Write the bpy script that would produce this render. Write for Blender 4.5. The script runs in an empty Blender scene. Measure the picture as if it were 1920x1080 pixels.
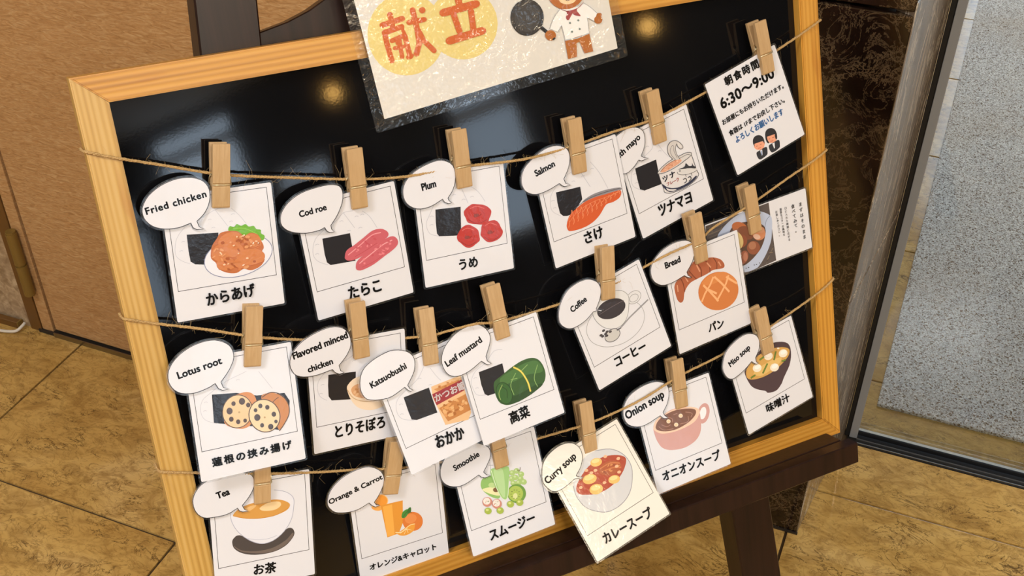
import bpy, bmesh, math, random
from mathutils import Matrix, Vector
S = bpy.context.scene
COL = S.collection
# ---------------- camera, world, light, exposure ----------------
cd = bpy.data.cameras.new('camera'); cam = bpy.data.objects.new('camera', cd); COL.objects.link(cam)
cd.sensor_width = 36; cd.lens = 41.536; cd.clip_start = .02
cr = Vector((.92258, .38571, -.00862)); cu = -Vector((.22688, -.56047, -.79649)); cb = -Vector((-.31204, .73287, -.60459))
cm = Matrix((cr, cu, cb)).transposed().to_4x4(); cm.translation = (0, 0, 1.5); cam.matrix_world = cm
S.camera = cam
W = bpy.data.worlds.new('world'); S.world = W; W.use_nodes = True
bg = W.node_tree.nodes['Background']
sky = W.node_tree.nodes.new('ShaderNodeTexSky'); sky.sky_type = 'HOSEK_WILKIE'; sky.sun_direction = (-.5, -.3, .8); sky.turbidity = 4
W.node_tree.links.new(sky.outputs[0], bg.inputs[0]); bg.inputs[1].default_value = 0.9
vs = S.view_settings; vs.view_transform = 'Standard'; vs.look = 'None'; vs.gamma = 1; vs.use_curve_mapping = False; vs.exposure = -0.32
def area(name, loc, size, power, color, target=None, shape='DISK', sy=None):
    l = bpy.data.lights.new(name, 'AREA'); l.shape = shape; l.size = size; l.energy = power; l.color = color
    if sy: l.size_y = sy
    o = bpy.data.objects.new(name, l); COL.objects.link(o); o.location = loc
    d = (Vector(target) - Vector(loc)) if target else Vector((0, 0, -1))
    o.rotation_euler = d.to_track_quat('-Z', 'Y').to_euler(); return o
WARM = (.95, .975, 1); CEIL = 2.9
# unseen ceiling panels, added to brighten the cards; matching fittings are built below
FILL_PANELS = [(-.9, -.7), (1.1, -.7), (.2, -2.6), (2.9, -1.4), (-2.6, -1.6)]
for i, (x, y) in enumerate(FILL_PANELS):
    area('added_panel_light', (x, y, CEIL - .03), .55, [46, 40, 34, 26, 26][i], WARM, shape='SQUARE')
SPOTS = [(-.20, 4.30), (.19, 3.95), (1.6, 4.4)]
for x, y in SPOTS:
    area('downlight_light', (x, y, CEIL - .035), .09, 12, (1, .78, .5))
LOBBY = [(2.6, -.35), (3.5, -1.1), (2.4, -1.6), (3.9, .2), (4.4, -.7), (3.2, .6), (4.6, -2.0)]
for x, y in LOBBY:
    area('downlight_light', (x, y, CEIL - .035), .12, 20, (1, .85, .62))
# daylight entering by the lobby windows and the vestibule opening
WINS = [(-3.8, -3.5, 1.6, 2.5), (-3.3, -2.6, 1.75, 2.85), (-2.45, -2.0, 1.75, 2.3), (-1.12, -.62, 1.3, 2.35)]
for (y0, y1, z0, z1), pw in zip(WINS, (4, 20, 4, 9)):
    area('window_daylight', (6.05, (y0+y1)/2, (z0+z1)/2), y1-y0, pw, (.66, .82, 1), (0, (y0+y1)/2, (z0+z1)/2), 'RECTANGLE', z1-z0)
area('entrance_daylight', (1.4, 6.9, 1.6), 3.0, 130, (.58, .76, 1), (1.0, 1.6, .2), 'RECTANGLE', 2.2)

# ---------------- material helpers ----------------
def lin(h):
    r = [int(h[i:i+2], 16) / 255 for i in (0, 2, 4)]
    return [c / 12.92 if c <= .04045 else ((c + .055) / 1.055) ** 2.4 for c in r] + [1]
class NT:
    def __init__(s, name):
        s.m = bpy.data.materials.new(name); s.m.use_nodes = True; s.t = s.m.node_tree
        s.b = s.t.nodes['Principled BSDF']; s.out = s.t.nodes['Material Output']
    def n(s, typ, inp=None, **kw):
        x = s.t.nodes.new('ShaderNode' + typ)
        for k, v in kw.items(): setattr(x, k, v)
        for k, v in (inp or {}).items(): s.set(x.inputs[k], v)
        return x
    def set(s, sock, v):
        if isinstance(v, bpy.types.NodeSocket): s.t.links.new(v, sock)
        elif isinstance(v, bpy.types.Node): s.t.links.new(v.outputs[0], sock)
        else:
            sock.default_value = v
    def p(s, **kw):
        for k, v in kw.items(): s.set(s.b.inputs[k.replace('_', ' ')], v)
    def coord(s, scale=(1, 1, 1), rot=(0, 0, 0), kind='Object'):
        c = s.n('TexCoord'); m = s.n('Mapping', {'Vector': c.outputs[kind], 'Scale': scale, 'Rotation': rot}); return m.outputs[0]
    def noise(s, v, scale, detail=3, rough=.5, dist=0): return s.n('TexNoise', {'Vector': v, 'Scale': scale, 'Detail': detail, 'Roughness': rough, 'Distortion': dist}).outputs[0]
    def ramp(s, f, stops):
        r = s.n('ValToRGB', {'Fac': f}); e = r.color_ramp.elements
        while len(e) < len(stops): e.new(.5)
        for i, (p_, c) in enumerate(stops):
            e[i].position = p_; e[i].color = lin(c) if isinstance(c, str) else (c, c, c, 1)
        return r.outputs[0]
    def mix(s, f, a, b, mode='MIX'):
        x = s.n('Mix', data_type='RGBA', blend_type=mode); s.set(x.inputs[0], f)
        s.set(x.inputs[6], lin(a) if isinstance(a, str) else a); s.set(x.inputs[7], lin(b) if isinstance(b, str) else b); return x.outputs[2]
    def math(s, op, a, b=0.0):
        x = s.n('Math', operation=op); s.set(x.inputs[0], a); s.set(x.inputs[1], b); return x.outputs[0]
    def bump(s, h, dist=.001, st=1.0, normal=None):
        x = s.n('Bump', {'Height': h, 'Distance': dist, 'Strength': st}); return x.outputs[0]
def simple(name, col, rough=.5, metal=0, **kw):
    t = NT(name); t.p(Base_Color=lin(col), Roughness=rough, Metallic=metal, **kw); return t.m

def mat_laminated(name, base=None, bscale=260, bstr=.25, coat=.6, cr_=.14, bd=.0012):
    t = NT(name)
    c = t.n('Attribute', attribute_name='Col').outputs[0] if base is None else lin(base)
    v = t.coord()
    h = t.noise(v, bscale, 2, .6, .4); h2 = t.noise(v, bscale * .12, 2, .5)
    hh = t.math('ADD', t.math('MULTIPLY', h, .35), t.math('MULTIPLY', h2, 1.6))
    b = t.bump(hh, bd, bstr)
    t.p(Base_Color=c, Roughness=.55, Coat_Weight=coat, Coat_Roughness=cr_, Coat_Normal=b, Specular_IOR_Level=.3)
    return t.m
M = {}
M['print'] = mat_laminated('laminated_print')
M['paper'] = mat_laminated('laminated_paper', 'e0e0e6')
M['sign_print'] = mat_laminated('wrinkled_laminated_print', None, 95, 1.0, 1.0, .10, .0040)
M['sign_paper'] = mat_laminated('wrinkled_laminated_paper', 'dedad2', 95, 1.0, 1.0, .10, .0040)
def mat_film(name, tr, rough, bs):
    t = NT(name); t.t.nodes.remove(t.b)
    v = t.coord(); h = t.noise(v, bs, 3, .6, .5); b = t.bump(h, .0012, .6)
    g = t.n('BsdfGlossy', {'Color': (1, 1, 1, 1), 'Roughness': rough, 'Normal': b}); d = t.n('BsdfDiffuse', {'Color': (.5, .5, .5, 1)}); x = t.n('BsdfTransparent')
    f = t.n('Fresnel', {'IOR': 1.5, 'Normal': b}); k = t.math('MULTIPLY', f, .8)
    a = t.n('MixShader', {0: tr}); t.t.links.new(x.outputs[0], a.inputs[1]); t.t.links.new(d.outputs[0], a.inputs[2])
    o = t.n('MixShader', {0: k}); t.t.links.new(a.outputs[0], o.inputs[1]); t.t.links.new(g.outputs[0], o.inputs[2]); t.t.links.new(o.outputs[0], t.out.inputs[0])
    return t.m
M['film'] = mat_film('laminate_film', .015, .2, 60)
M['sign_film'] = mat_film('wrinkled_laminate_film', .02, .1, 75)
def mat_pine(name, a, b, c):
    t = NT(name); v = t.coord((1.2, 26, 26)); n1 = t.noise(v, 2.2, 5, .6, .6)
    w = t.n('TexWave', {'Vector': t.coord((1.5, 60, 60)), 'Scale': 1.1, 'Distortion': 3.5, 'Detail': 3, 'Detail Scale': 1.2}, bands_direction='Y').outputs[0]
    f = t.math('ADD', t.math('MULTIPLY', n1, .76), t.math('MULTIPLY', w, .24))
    c1 = t.ramp(f, [(.25, a), (.5, b), (.75, c)])
    k = t.ramp(t.noise(t.coord((9, 40, 40)), 1.0, 2, .5), [(.66, 0.0), (.74, 1.0)])
    c2 = t.mix(t.math('MULTIPLY', k, .35), c1, 'a8641c')
    t.p(Base_Color=c2, Roughness=.38, Normal=t.bump(f, .0006, .4), Coat_Weight=.25, Coat_Roughness=.3); return t.m
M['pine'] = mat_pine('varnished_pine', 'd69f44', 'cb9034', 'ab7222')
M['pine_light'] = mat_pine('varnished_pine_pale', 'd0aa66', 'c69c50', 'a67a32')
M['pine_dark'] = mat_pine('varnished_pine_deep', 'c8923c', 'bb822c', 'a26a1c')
def mat_pin(name, a, b):
    t = NT(name); oi = t.n('ObjectInfo').outputs['Random']
    v = t.n('Mapping', {'Vector': t.n('TexCoord').outputs['Object'], 'Scale': (300, 22, 120)})
    t.t.links.new(t.n('CombineXYZ', {0: t.math('MULTIPLY', oi, 9.0), 1: t.math('MULTIPLY', oi, 5.0), 2: oi}).outputs[0], v.inputs['Location'])
    n1 = t.noise(v.outputs[0], 1.6, 4, .6, .8)
    t.p(Base_Color=t.mix(t.math('MULTIPLY', oi, .45), t.ramp(n1, [(.3, a), (.7, b)]), 'bd9868'), Roughness=.55, Normal=t.bump(n1, .0003, .4)); return t.m
M['pin'] = mat_pin('beech_wood', 'c6a67c', 'b49264')
M['wire'] = simple('brassy_spring_wire', 'd8c9a4', .3, .8)
def mat_twine():
    t = NT('jute_twine'); n1 = t.noise(t.coord((1, 1, 1)), 900, 3, .7)
    t.p(Base_Color=t.ramp(n1, [(.3, '967648'), (.55, 'bf9c66'), (.75, 'd9ba8a')]), Roughness=.9, Normal=t.bump(n1, .0004, .8)); return t.m
M['twine'] = mat_twine(); M['fuzz'] = simple('jute_fibre', 'b39a6c', .8)
def mat_dark_wood(name='dark_stained_wood'):
    t = NT(name); n1 = t.noise(t.coord((60, 2.5, 60)), 1.5, 5, .6, .3)
    t.p(Base_Color=t.ramp(n1, [(.3, '1c100b'), (.6, '2a1812'), (.8, '342118')]), Roughness=.34, Normal=t.bump(n1, .0004, .35), Coat_Weight=.15, Coat_Roughness=.2, Specular_IOR_Level=.2); return t.m
M['dark_wood'] = mat_dark_wood()
def mat_board():
    t = NT('glossy_black_panel'); v = t.coord()
    h = t.math('ADD', t.math('MULTIPLY', t.noise(v, 420, 2, .5), .6), t.math('MULTIPLY', t.noise(v, 9, 1, .5), 1.0))
    t.p(Base_Color=lin('0d0d0f'), Roughness=.055, Normal=t.bump(h, .0004, .02), Specular_IOR_Level=.5, Coat_Weight=.0); return t.m
M['board'] = mat_board()
def mat_floor():
    t = NT('beige_marble_tile'); oi = t.n('ObjectInfo').outputs['Random']
    mp = t.n('Mapping', {'Vector': t.n('TexCoord').outputs['Object'], 'Scale': (1, 1.7, 1)})
    t.t.links.new(t.n('CombineXYZ', {0: t.math('MULTIPLY', oi, 7.0), 1: t.math('MULTIPLY', oi, 3.0)}).outputs[0], mp.inputs['Location']); v = mp.outputs[0]
    big = t.noise(v, 3.2, 5, .55, .8)
    c = t.ramp(big, [(.25, 'b58d4a'), (.5, 'c9a45e'), (.72, 'd9b878')])
    sw = t.noise(v, 16, 6, .66, 1.2)
    c = t.mix(t.math('MULTIPLY', t.ramp(sw, [(.38, 1.0), (.55, 0.0)]), .55), c, '8a6530')
    r = t.math('ABSOLUTE', t.math('SUBTRACT', t.noise(v, 10, 7, .66, 2.4), .5))
    m = t.ramp(t.noise(v, 11, 3, .6), [(.47, 0.0), (.57, 1.0)])
    vein = t.math('MULTIPLY', t.ramp(r, [(.004, 1.0), (.017, 0.0)]), m)
    c = t.mix(t.math('MULTIPLY', vein, .85), c, '3e2a16')
    r2 = t.math('ABSOLUTE', t.math('SUBTRACT', t.noise(v, 19, 6, .6, 2.2), .5))
    c = t.mix(t.math('MULTIPLY', t.ramp(r2, [(.005, 1.0), (.03, 0.0)]), .38), c, '6f5128')
    t.p(Base_Color=c, Roughness=.15, Normal=t.bump(t.noise(v, 30, 3), .001, .15), Specular_IOR_Level=.45); return t.m
M['floor'] = mat_floor(); M['grout'] = simple('dark_grout', '4a3a24', .8)
def mat_veneer():
    t = NT('figured_wood_veneer')
    v = t.coord((1, 1, 1)); warp = t.noise(v, 3, 3, .5)
    w = t.n('TexNoise', {'Vector': t.coord((14, 14, 60), (0, .3, 0)), 'Scale': 2.8, 'Detail': 4, 'Roughness': .6, 'Distortion': 1.8}).outputs[0]
    big = t.noise(v, 2.2, 3, .5)
    c = t.ramp(w, [(.3, 'a2774a'), (.5, 'bf9463'), (.7, 'd2ae80')])
    c = t.mix(t.math('MULTIPLY', big, .5), c, 'b58856')
    t.p(Base_Color=c, Roughness=.5, Normal=t.bump(w, .0016, .7)); return t.m
M['veneer'] = mat_veneer()
def mat_dmarble():
    t = NT('dark_brown_marble'); v = t.coord()
    n1 = t.noise(v, 6, 5, .6, 1.0); c = t.ramp(n1, [(.35, '0d0705'), (.55, '1c110c'), (.75, '33221a')])
    vo = t.n('TexVoronoi', {'Scale': 7.0, 'Randomness': 1.0}, feature='DISTANCE_TO_EDGE')
    wv = t.mix(.3, v, t.n('TexNoise', {'Vector': v, 'Scale': 9, 'Detail': 8, 'Roughness': .7}).outputs[1]); t.set(vo.inputs['Vector'], wv)
    e = t.ramp(vo.outputs[0], [(.0, .8), (.02, 0.0)])
    r = t.math('ABSOLUTE', t.math('SUBTRACT', t.noise(v, 16, 9, .72, 1.2), .5))
    e2 = t.math('MULTIPLY', t.ramp(r, [(.002, 1.0), (.016, 0.0)]), .5)
    mk = t.noise(v, 5, 3, .6)
    f = t.math('MULTIPLY', t.math('MAXIMUM', e, e2), mk)
    t.p(Base_Color=t.mix(f, c, '8a7458'), Roughness=.1); return t.m
M['dmarble'] = mat_dmarble()
def mat_sheen_marble():  # side of the dark pillar; oblique reflection put into its paler colour
    t = NT('brown_marble_sheen_tone'); v = t.coord((1.6, 1.6, .3), (.35, 0, 0))
    n1 = t.noise(v, 26, 7, .7, 1.2); c = t.ramp(n1, [(.3, '50453b'), (.5, '74675a'), (.72, '9a8b76')])
    r = t.math('ABSOLUTE', t.math('SUBTRACT', t.noise(v, 11, 6, .65, 1.2), .5))
    c = t.mix(t.math('MULTIPLY', t.ramp(r, [(.002, 1.0), (.02, 0.0)]), .85), c, 'c9bfae')
    pt = t.noise(t.coord((14, 14, 3.2), (.3, 0, 0)), 1.0, 4, .75, .6)
    c = t.mix(t.math('MULTIPLY', t.ramp(pt, [(.62, 0.0), (.68, 1.0)]), .6), c, 'b5a896')
    t.p(Base_Color=c, Roughness=.18); return t.m
M['sheen_marble'] = mat_sheen_marble()
def mat_stone():
    t = NT('mottled_beige_stone'); n1 = t.noise(t.coord(), 60, 6, .65, .8)
    t.p(Base_Color=t.ramp(n1, [(.35, '8c7458'), (.55, 'b0987a'), (.7, 'cdb898')]), Roughness=.3); return t.m
M['stone'] = mat_stone()
def mat_mat():
    t = NT('speckled_loop_mat'); v = t.coord()
    vo = t.n('TexVoronoi', {'Vector': v, 'Scale': 430.0}); sep = t.n('SeparateColor', {0: vo.outputs['Color']})
    c = t.ramp(sep.outputs[0], [(0, '3e3a3a'), (.12, '7c6a60'), (.24, 'b0b2ba'), (.5, 'c2c6d0'), (.75, 'd4d8e2'), (.9, 'eceff6')])
    c = t.mix(t.math('MULTIPLY', t.ramp(t.noise(v, 2.2, 3), [(.5, 0.0), (.75, 1.0)]), .35), c, 'a4927e')
    t.p(Base_Color=c, Roughness=.9, Normal=t.bump(vo.outputs['Distance'], .002, .3), Specular_IOR_Level=.1); return t.m
M['mat'] = mat_mat()
M['alu'] = simple('grey_aluminium', '8a8e94', .45, .05); M['steel'] = simple('brushed_steel', '9a958c', .28, 1); M['chrome'] = simple('bright_steel', 'b0b4b8', .3, 1)
M['gasket'] = simple('black_rubber', '0c0b0a', .7); M['brass'] = simple('aged_brass', '8a7038', .4, .35); M['bronze'] = simple('bronze_frame', '6e4c24', .45, .1)
M['cable'] = simple('white_plastic', 'd8cfc0', .5); M['blackstrip'] = simple('black_brush_strip', '26221e', .5)
M['plaster'] = simple('cream_plaster', 'cfc4b2', .8); M['ceil'] = simple('white_ceiling', 'd8d4cc', .9); M['white_metal'] = simple('white_metal', 'd9d9d6', .4)
M['dark_metal'] = simple('dark_frame_metal', '2a2c30', .4, .6)
def mat_glass():
    t = NT('clear_glass'); t.t.nodes.remove(t.b)
    g = t.n('BsdfGlossy', {'Roughness': .02}); x = t.n('BsdfTransparent', {'Color': (.93, .96, .95, 1)}); f = t.n('Fresnel', {'IOR': 1.45})
    o = t.n('MixShader', {0: f}); t.t.links.new(x.outputs[0], o.inputs[1]); t.t.links.new(g.outputs[0], o.inputs[2]); t.t.links.new(o.outputs[0], t.out.inputs[0]); return t.m
M['glass'] = mat_glass()
def emis(name, col, st):
    t = NT(name); t.p(Base_Color=(0, 0, 0, 1), Emission_Color=lin(col), Emission_Strength=st); return t.m
M['lamp'] = emis('lit_diffuser', 'ffdca8', 5); M['bulb'] = emis('lit_bulb', 'ffc46a', 28)

# ---------------- mesh helpers ----------------
def link(name, me, m=None, parent=None, mw=None, ml=None):
    o = bpy.data.objects.new(name, me); COL.objects.link(o)
    if m is not None and me is not None and not me.materials: me.materials.append(m)
    if parent is not None:
        o.parent = parent
        if ml is not None: o.matrix_local = ml
    elif mw is not None: o.matrix_world = mw
    return o
def tag(o, label=None, cat=None, group=None, kind=None):
    for k, v in (('label', label), ('category', cat), ('group', group), ('kind', kind)):
        if v: o[k] = v
    return o
def obj(name, bm, m, parent=None, mw=None, smooth=False):
    me = bpy.data.meshes.new(name); bm.to_mesh(me); bm.free()
    if smooth:
        for p in me.polygons: p.use_smooth = True
    return link(name, me, m, parent, mw)
def box(bm, x0, x1, y0, y1, z0, z1, bev=0):
    r = bmesh.ops.create_cube(bm, size=1, matrix=Matrix.Translation(((x0+x1)/2, (y0+y1)/2, (z0+z1)/2)) @ Matrix.Diagonal((x1-x0, y1-y0, z1-z0, 1)))
    if bev:
        es = list({e for v in r['verts'] for e in v.link_edges}); bmesh.ops.bevel(bm, geom=es, offset=bev, segments=2, affect='EDGES', profile=.6)
def prism(bm, pts, z0, z1, bev=0):
    a = [bm.verts.new((x, y, z0)) for x, y in pts]; b = [bm.verts.new((x, y, z1)) for x, y in pts]; n = len(pts)
    fs = [bm.faces.new(a[::-1]), bm.faces.new(b)] + [bm.faces.new((a[i], a[(i+1) % n], b[(i+1) % n], b[i])) for i in range(n)]
    bmesh.ops.recalc_face_normals(bm, faces=fs)
    if bev: bmesh.ops.bevel(bm, geom=list({e for f in fs for e in f.edges}), offset=bev, segments=1, affect='EDGES')
def tube(bm, pts, r, n=6, cap=True):
    pts = [Vector(p) for p in pts]; rings = []; up = None
    for i, p in enumerate(pts):
        t = (pts[min(i+1, len(pts)-1)] - pts[max(i-1, 0)]).normalized()
        if up is None: up = t.orthogonal().normalized()
        up = (up - t * up.dot(t)).normalized(); s = t.cross(up)
        rr = r[i] if isinstance(r, (list, tuple)) else r
        rings.append([bm.verts.new(p + (up * math.cos(a) + s * math.sin(a)) * rr) for a in [2*math.pi*k/n for k in range(n)]])
    for A, B in zip(rings, rings[1:]):
        for k in range(n): bm.faces.new((A[k], A[(k+1) % n], B[(k+1) % n], B[k]))
    if cap: bm.faces.new(rings[0][::-1]); bm.faces.new(rings[-1])
def cyl(bm, c, r, h, axis='Z', n=24, r2=None):
    R = {'Z': Matrix(), 'X': Matrix.Rotation(math.pi/2, 4, 'Y'), 'Y': Matrix.Rotation(math.pi/2, 4, 'X')}[axis]
    bmesh.ops.create_cone(bm, cap_ends=True, segments=n, radius1=r, radius2=r if r2 is None else r2, depth=h, matrix=Matrix.Translation(c) @ R)
def spline(P, n=8):
    P = [Vector(p) for p in P]; out = []
    for i in range(len(P)-1):
        a, b, c, d = P[max(i-1, 0)], P[i], P[i+1], P[min(i+2, len(P)-1)]
        for k in range(n):
            t = k/n; out.append(.5*((2*b)+(c-a)*t+(2*a-5*b+4*c-d)*t*t+(3*b-a-3*c+d)*t**3))
    return out + [P[-1]]
rnd = random.Random(7)

# ---------------- setting: floor ----------------
tile_x = {}
fl = bpy.data.objects.new('floor', None); COL.objects.link(fl); tag(fl, 'beige marble floor tiles with dark veins and thin dark joints', 'floor', kind='structure')
bm = bmesh.new(); box(bm, -4.2, 6.2, -5.2, 7.2, -.05, -.004); obj('grout_bed', bm, M['grout'], fl)
rows = [-.05 - .5125*k for k in range(9, -1, -1)] + [.4625, .975, 1.4875]
def tiles(ys, offs, w, x0, x1):
    g = .0022
    for j in range(len(ys)-1):
        x = offs[j % len(offs)]
        while x > x0: x -= w
        while x < x1:
            a, b = max(x, x0), min(x+w, x1)
            if b - a > .02:
                bm = bmesh.new(); cx, cy = (a+b)/2, (ys[j]+ys[j+1])/2
                box(bm, a-cx+g, b-cx-g, ys[j]-cy+g, ys[j+1]-cy-g, -.012, 0, .0008)
                obj('tile', bm, M['floor'], fl, None).location = (cx, cy, 0)
            x += w
n = len(rows)
tiles([rows[-2], rows[-1]], [-1.4955], .698, -4.2, 6.2)
tiles([rows[-3], rows[-2]], [-1.02], .698, -4.2, 6.2)
tiles(rows[:-2], [-1.4955, -1.02], .698, -4.2, 6.2)
tiles([1.4875, 1.6235], [.9], 1.8, -.10, 6.2)
tiles([1.654, 1.8075, 2.2635, 2.697, 3.1365, 3.549, 3.99, 4.43, 4.87, 5.31, 5.75, 6.19, 6.63, 7.1], [-.4, -.1], .7, -.12, 4.2)
# ---------------- walls ----------------
def sh(p, k=.0155): return p
wb = bpy.data.objects.new('wall_back', None); COL.objects.link(wb); tag(wb, 'wall with the wooden door and stone beside it', 'wall', kind='structure')
bm = bmesh.new(); box(bm, -4.2, -1.62, 1.3335, 1.45, 0, 3); obj('stone_slab', bm, M['stone'], wb)
bm = bmesh.new(); box(bm, -1.62, -.62, 1.35, 1.45, 2.13, 3); obj('upper_slab', bm, M['stone'], wb)
bm = bmesh.new(); box(bm, -.60, -.42, 1.3335, 1.45, 0, 3); obj('stone_slab', bm, M['stone'], wb)
bm = bmesh.new(); box(bm, -.415, -.125, 1.40, 1.46, 0, 3); obj('backing', bm, M['plaster'], wb)
bm = bmesh.new(); box(bm, -1.66, -.5, 1.455, 1.49, 0, 3); obj('backing', bm, M['plaster'], wb)
# marble pillar: front slabs face the lobby, side slabs run to the glass
pil = bpy.data.objects.new('wall_right', None); COL.objects.link(pil); tag(pil, 'polished dark brown marble pillar between board and glass door', 'pillar', kind='structure')
def slab(name, quad, z0, z1, m, g=.0015):
    bm = bmesh.new(); k = .0155
    f = lambda z: [bm.verts.new((x + k*z, y, z)) for x, y in quad]
    a, b = f(z0+g), f(z1-g); n = len(quad)
    fs = [bm.faces.new(a[::-1]), bm.faces.new(b)] + [bm.faces.new((a[i], a[(i+1) % n], b[(i+1) % n], b[i])) for i in range(n)]
    bmesh.ops.recalc_face_normals(bm, faces=fs); bmesh.ops.bevel(bm, geom=[e for e in bm.edges], offset=.0012, segments=1, affect='EDGES')
    return obj(name, bm, m, pil)
for z0, z1 in ((0, .912), (.915, 1.82), (1.823, 3)):
    slab('marble_slab', [(-.42, 1.377), (-.0835, 1.377), (-.088, 1.40), (-.42, 1.40)], z0, z1, M['dmarble'])
for z0, z1 in ((0, .48), (.482, .93), (.932, 1.4), (1.402, 1.87), (1.872, 3)):
    slab('side_slab', [(-.0825, 1.3775), (-.0520, 1.648), (-.075, 1.652), (-.106, 1.39)], z0, z1, M['sheen_marble'])
bm = bmesh.new(); box(bm, -.40, -.1, 1.40, 1.64, 0, 3); obj('core', bm, M['plaster'], pil)
for y0, y1 in ((1.3745, 1.3775),):
    bm = bmesh.new(); box(bm, -.42, -.0815, y0, y1, 0, .004); obj('foot_joint', bm, M['blackstrip'], pil)
# wooden door in its frame
d1 = bpy.data.objects.new('door_1', None); COL.objects.link(d1); tag(d1, 'brown figured wood door leaf behind the easel', 'door', kind='structure')
bm = bmesh.new(); box(bm, -1.5605, -.72, 1.3335, 1.372, .012, 2.1, .002); obj('door_leaf', bm, M['veneer'], d1)
bm = bmesh.new(); box(bm, -1.593, -1.5655, 1.3315, 1.40, .004, 2.12, .0015); obj('jamb', bm, M['veneer'], d1)
bm = bmesh.new(); box(bm, -1.5655, -1.5605, 1.345, 1.40, 0, 2.1); obj('seal', bm, M['gasket'], d1)
bm = bmesh.new(); box(bm, -1.622, -1.594, 1.329, 1.40, 0, 2.15, .0015); obj('bronze_frame', bm, M['bronze'], d1)
bm = bmesh.new(); box(bm, -.715, -.62, 1.3315, 1.40, .004, 2.12, .0015); obj('jamb', bm, M['veneer'], d1)
bm = bmesh.new(); box(bm, -1.593, -.62, 1.3315, 1.40, 2.103, 2.14, .0015); obj('head', bm, M['veneer'], d1)
bm = bmesh.new(); box(bm, -1.60, -.62, 1.3265, 1.375, .0, .0075, .001); obj('threshold', bm, M['blackstrip'], d1)
bm = bmesh.new(); box(bm, -1.56, -.62, 1.3245, 1.3265, .0, .011); obj('threshold_lip', bm, M['steel'], d1)
hg = bpy.data.objects.new('door_hinge', None); COL.objects.link(hg); hg.location = (-1.5835, 1.320, .105); tag(hg, 'aged brass butt hinge on the edge of the brown wood door', 'hinge')
for z0, z1, tp in ((.0, .070, 0), (.0735, .145, 1)):
    bm = bmesh.new(); cyl(bm, (0, 0, (z0+z1)/2), .0105, z1-z0, n=28); obj('knuckle', bm, M['brass'], hg, smooth=False)
bm = bmesh.new(); cyl(bm, (0, 0, .147), .0095, .004, n=28); obj('pin_cap', bm, M['brass'], hg)
bm = bmesh.new(); cyl(bm, (0, 0, .0718), .0085, .0035, n=20); obj('hinge_washer', bm, M['brass'], hg)
bm = bmesh.new(); box(bm, -.0095, -.004, .0, .014, .0, .145); obj('leaf', bm, M['brass'], hg)
# floor channel and cable at the far left
ch = bpy.data.objects.new('floor_channel', None); COL.objects.link(ch); ch.location = (-1.85, 1.322, .0); tag(ch, 'short brown metal channel along the foot of the stone wall', 'channel')
bm = bmesh.new(); prism(bm, [(-.3, .008), (.205, .008), (.205, -.004), (-.3, -.004)], .0, .016, .001); obj('body', bm, M['bronze'], ch)
bm = bmesh.new(); box(bm, .2055, .2085, -.005, .009, 0, .018, .0008); obj('end_cap', bm, M['brass'], ch)
bm = bmesh.new(); tube(bm, spline([(-2.3, 1.29, .004), (-1.95, 1.30, .004), (-1.76, 1.305, .004), (-1.70, 1.2965, .004), (-1.668, 1.297, .0045), (-1.640, 1.305, .006), (-1.632, 1.318, .012), (-1.632, 1.326, .014)]), .0032, 8)
tag(obj('cable', bm, M['cable'], smooth=True), 'thin white cable lying on the floor by the wall', 'cable')
# ---------------- glass door, threshold, vestibule ----------------
K = .0155
def lean(bm, z=None):
    for v in bm.verts: v.co.x += K * v.co.z
d2 = bpy.data.objects.new('door_2', None); COL.objects.link(d2); tag(d2, 'glass entrance door with steel edge beside the marble pillar', 'door', kind='structure')
bm = bmesh.new(); box(bm, -.0515, -.0435, 1.640, 1.665, 0, 2.5, .001); lean(bm); obj('gasket', bm, M['gasket'], d2)
bm = bmesh.new(); box(bm, -.0432, -.0298, 1.638, 1.662, 0, 2.5, .001); lean(bm); obj('mullion', bm, M['alu'], d2)
bm = bmesh.new(); box(bm, -.0297, 1.15, 1.6485, 1.6545, .012, 2.45); obj('glass_pane', bm, M['glass'], d2)
bm = bmesh.new(); box(bm, -.0297, 1.15, 1.6465, 1.6565, .002, .011, .001); obj('bottom_rail', bm, M['dark_metal'], d2)
bm = bmesh.new(); box(bm, 1.15, 1.19, 1.636, 1.668, 0, 2.5, .001); obj('mullion', bm, M['steel'], d2)
bm = bmesh.new(); box(bm, -.04, 6.1, 1.62, 1.68, 2.5, 3.0); obj('transom', bm, M['dark_metal'], d2)
bm = bmesh.new(); box(bm, 1.19, 6.1, 1.6485, 1.6565, .012, 2.5); obj('glass_pane', bm, M['glass'], d2)
th = bpy.data.objects.new('trim_1', None); COL.objects.link(th); tag(th, 'double steel floor track under the glass door', 'threshold', kind='structure')
bm = bmesh.new(); box(bm, -.046, 6.1, 1.6235, 1.6545, -.012, -.001); obj('track_bed', bm, M['gasket'], th)
for y0, y1 in ((1.6250, 1.6272), (1.6350, 1.6378)):
    bm = bmesh.new(); box(bm, -.030, 6.1, y0, y1, -.011, .0022, .0006); obj('track_rail', bm, M['chrome'], th)
bm = bmesh.new(); box(bm, -.010, 2.2, 1.737, 6.2, .0, .007, .002)
tag(obj('entrance_mat', bm, M['mat']), 'pale grey speckled entrance mat behind the glass door', 'mat')
for nm, b, mt in (('wall_left', (-4.3, -4.2, -5.3, 1.5, 0, 3), 'plaster'), ('wall_front', (-4.3, 6.1, -5.3, -5.2, 0, 3), 'plaster'),
                  ('ceiling', (-4.3, 6.3, -5.3, 7.2, 2.93, 3.03), 'ceil'), ('wall_vestibule', (-.55, -.45, 1.66, 7.1, 0, 3), 'plaster'), ('wall_entrance', (4.2, 4.3, 1.7, 7.1, 0, 3), 'plaster')):
    bm = bmesh.new(); box(bm, *b); tag(obj(nm, bm, M[mt]), kind='structure')
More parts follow.
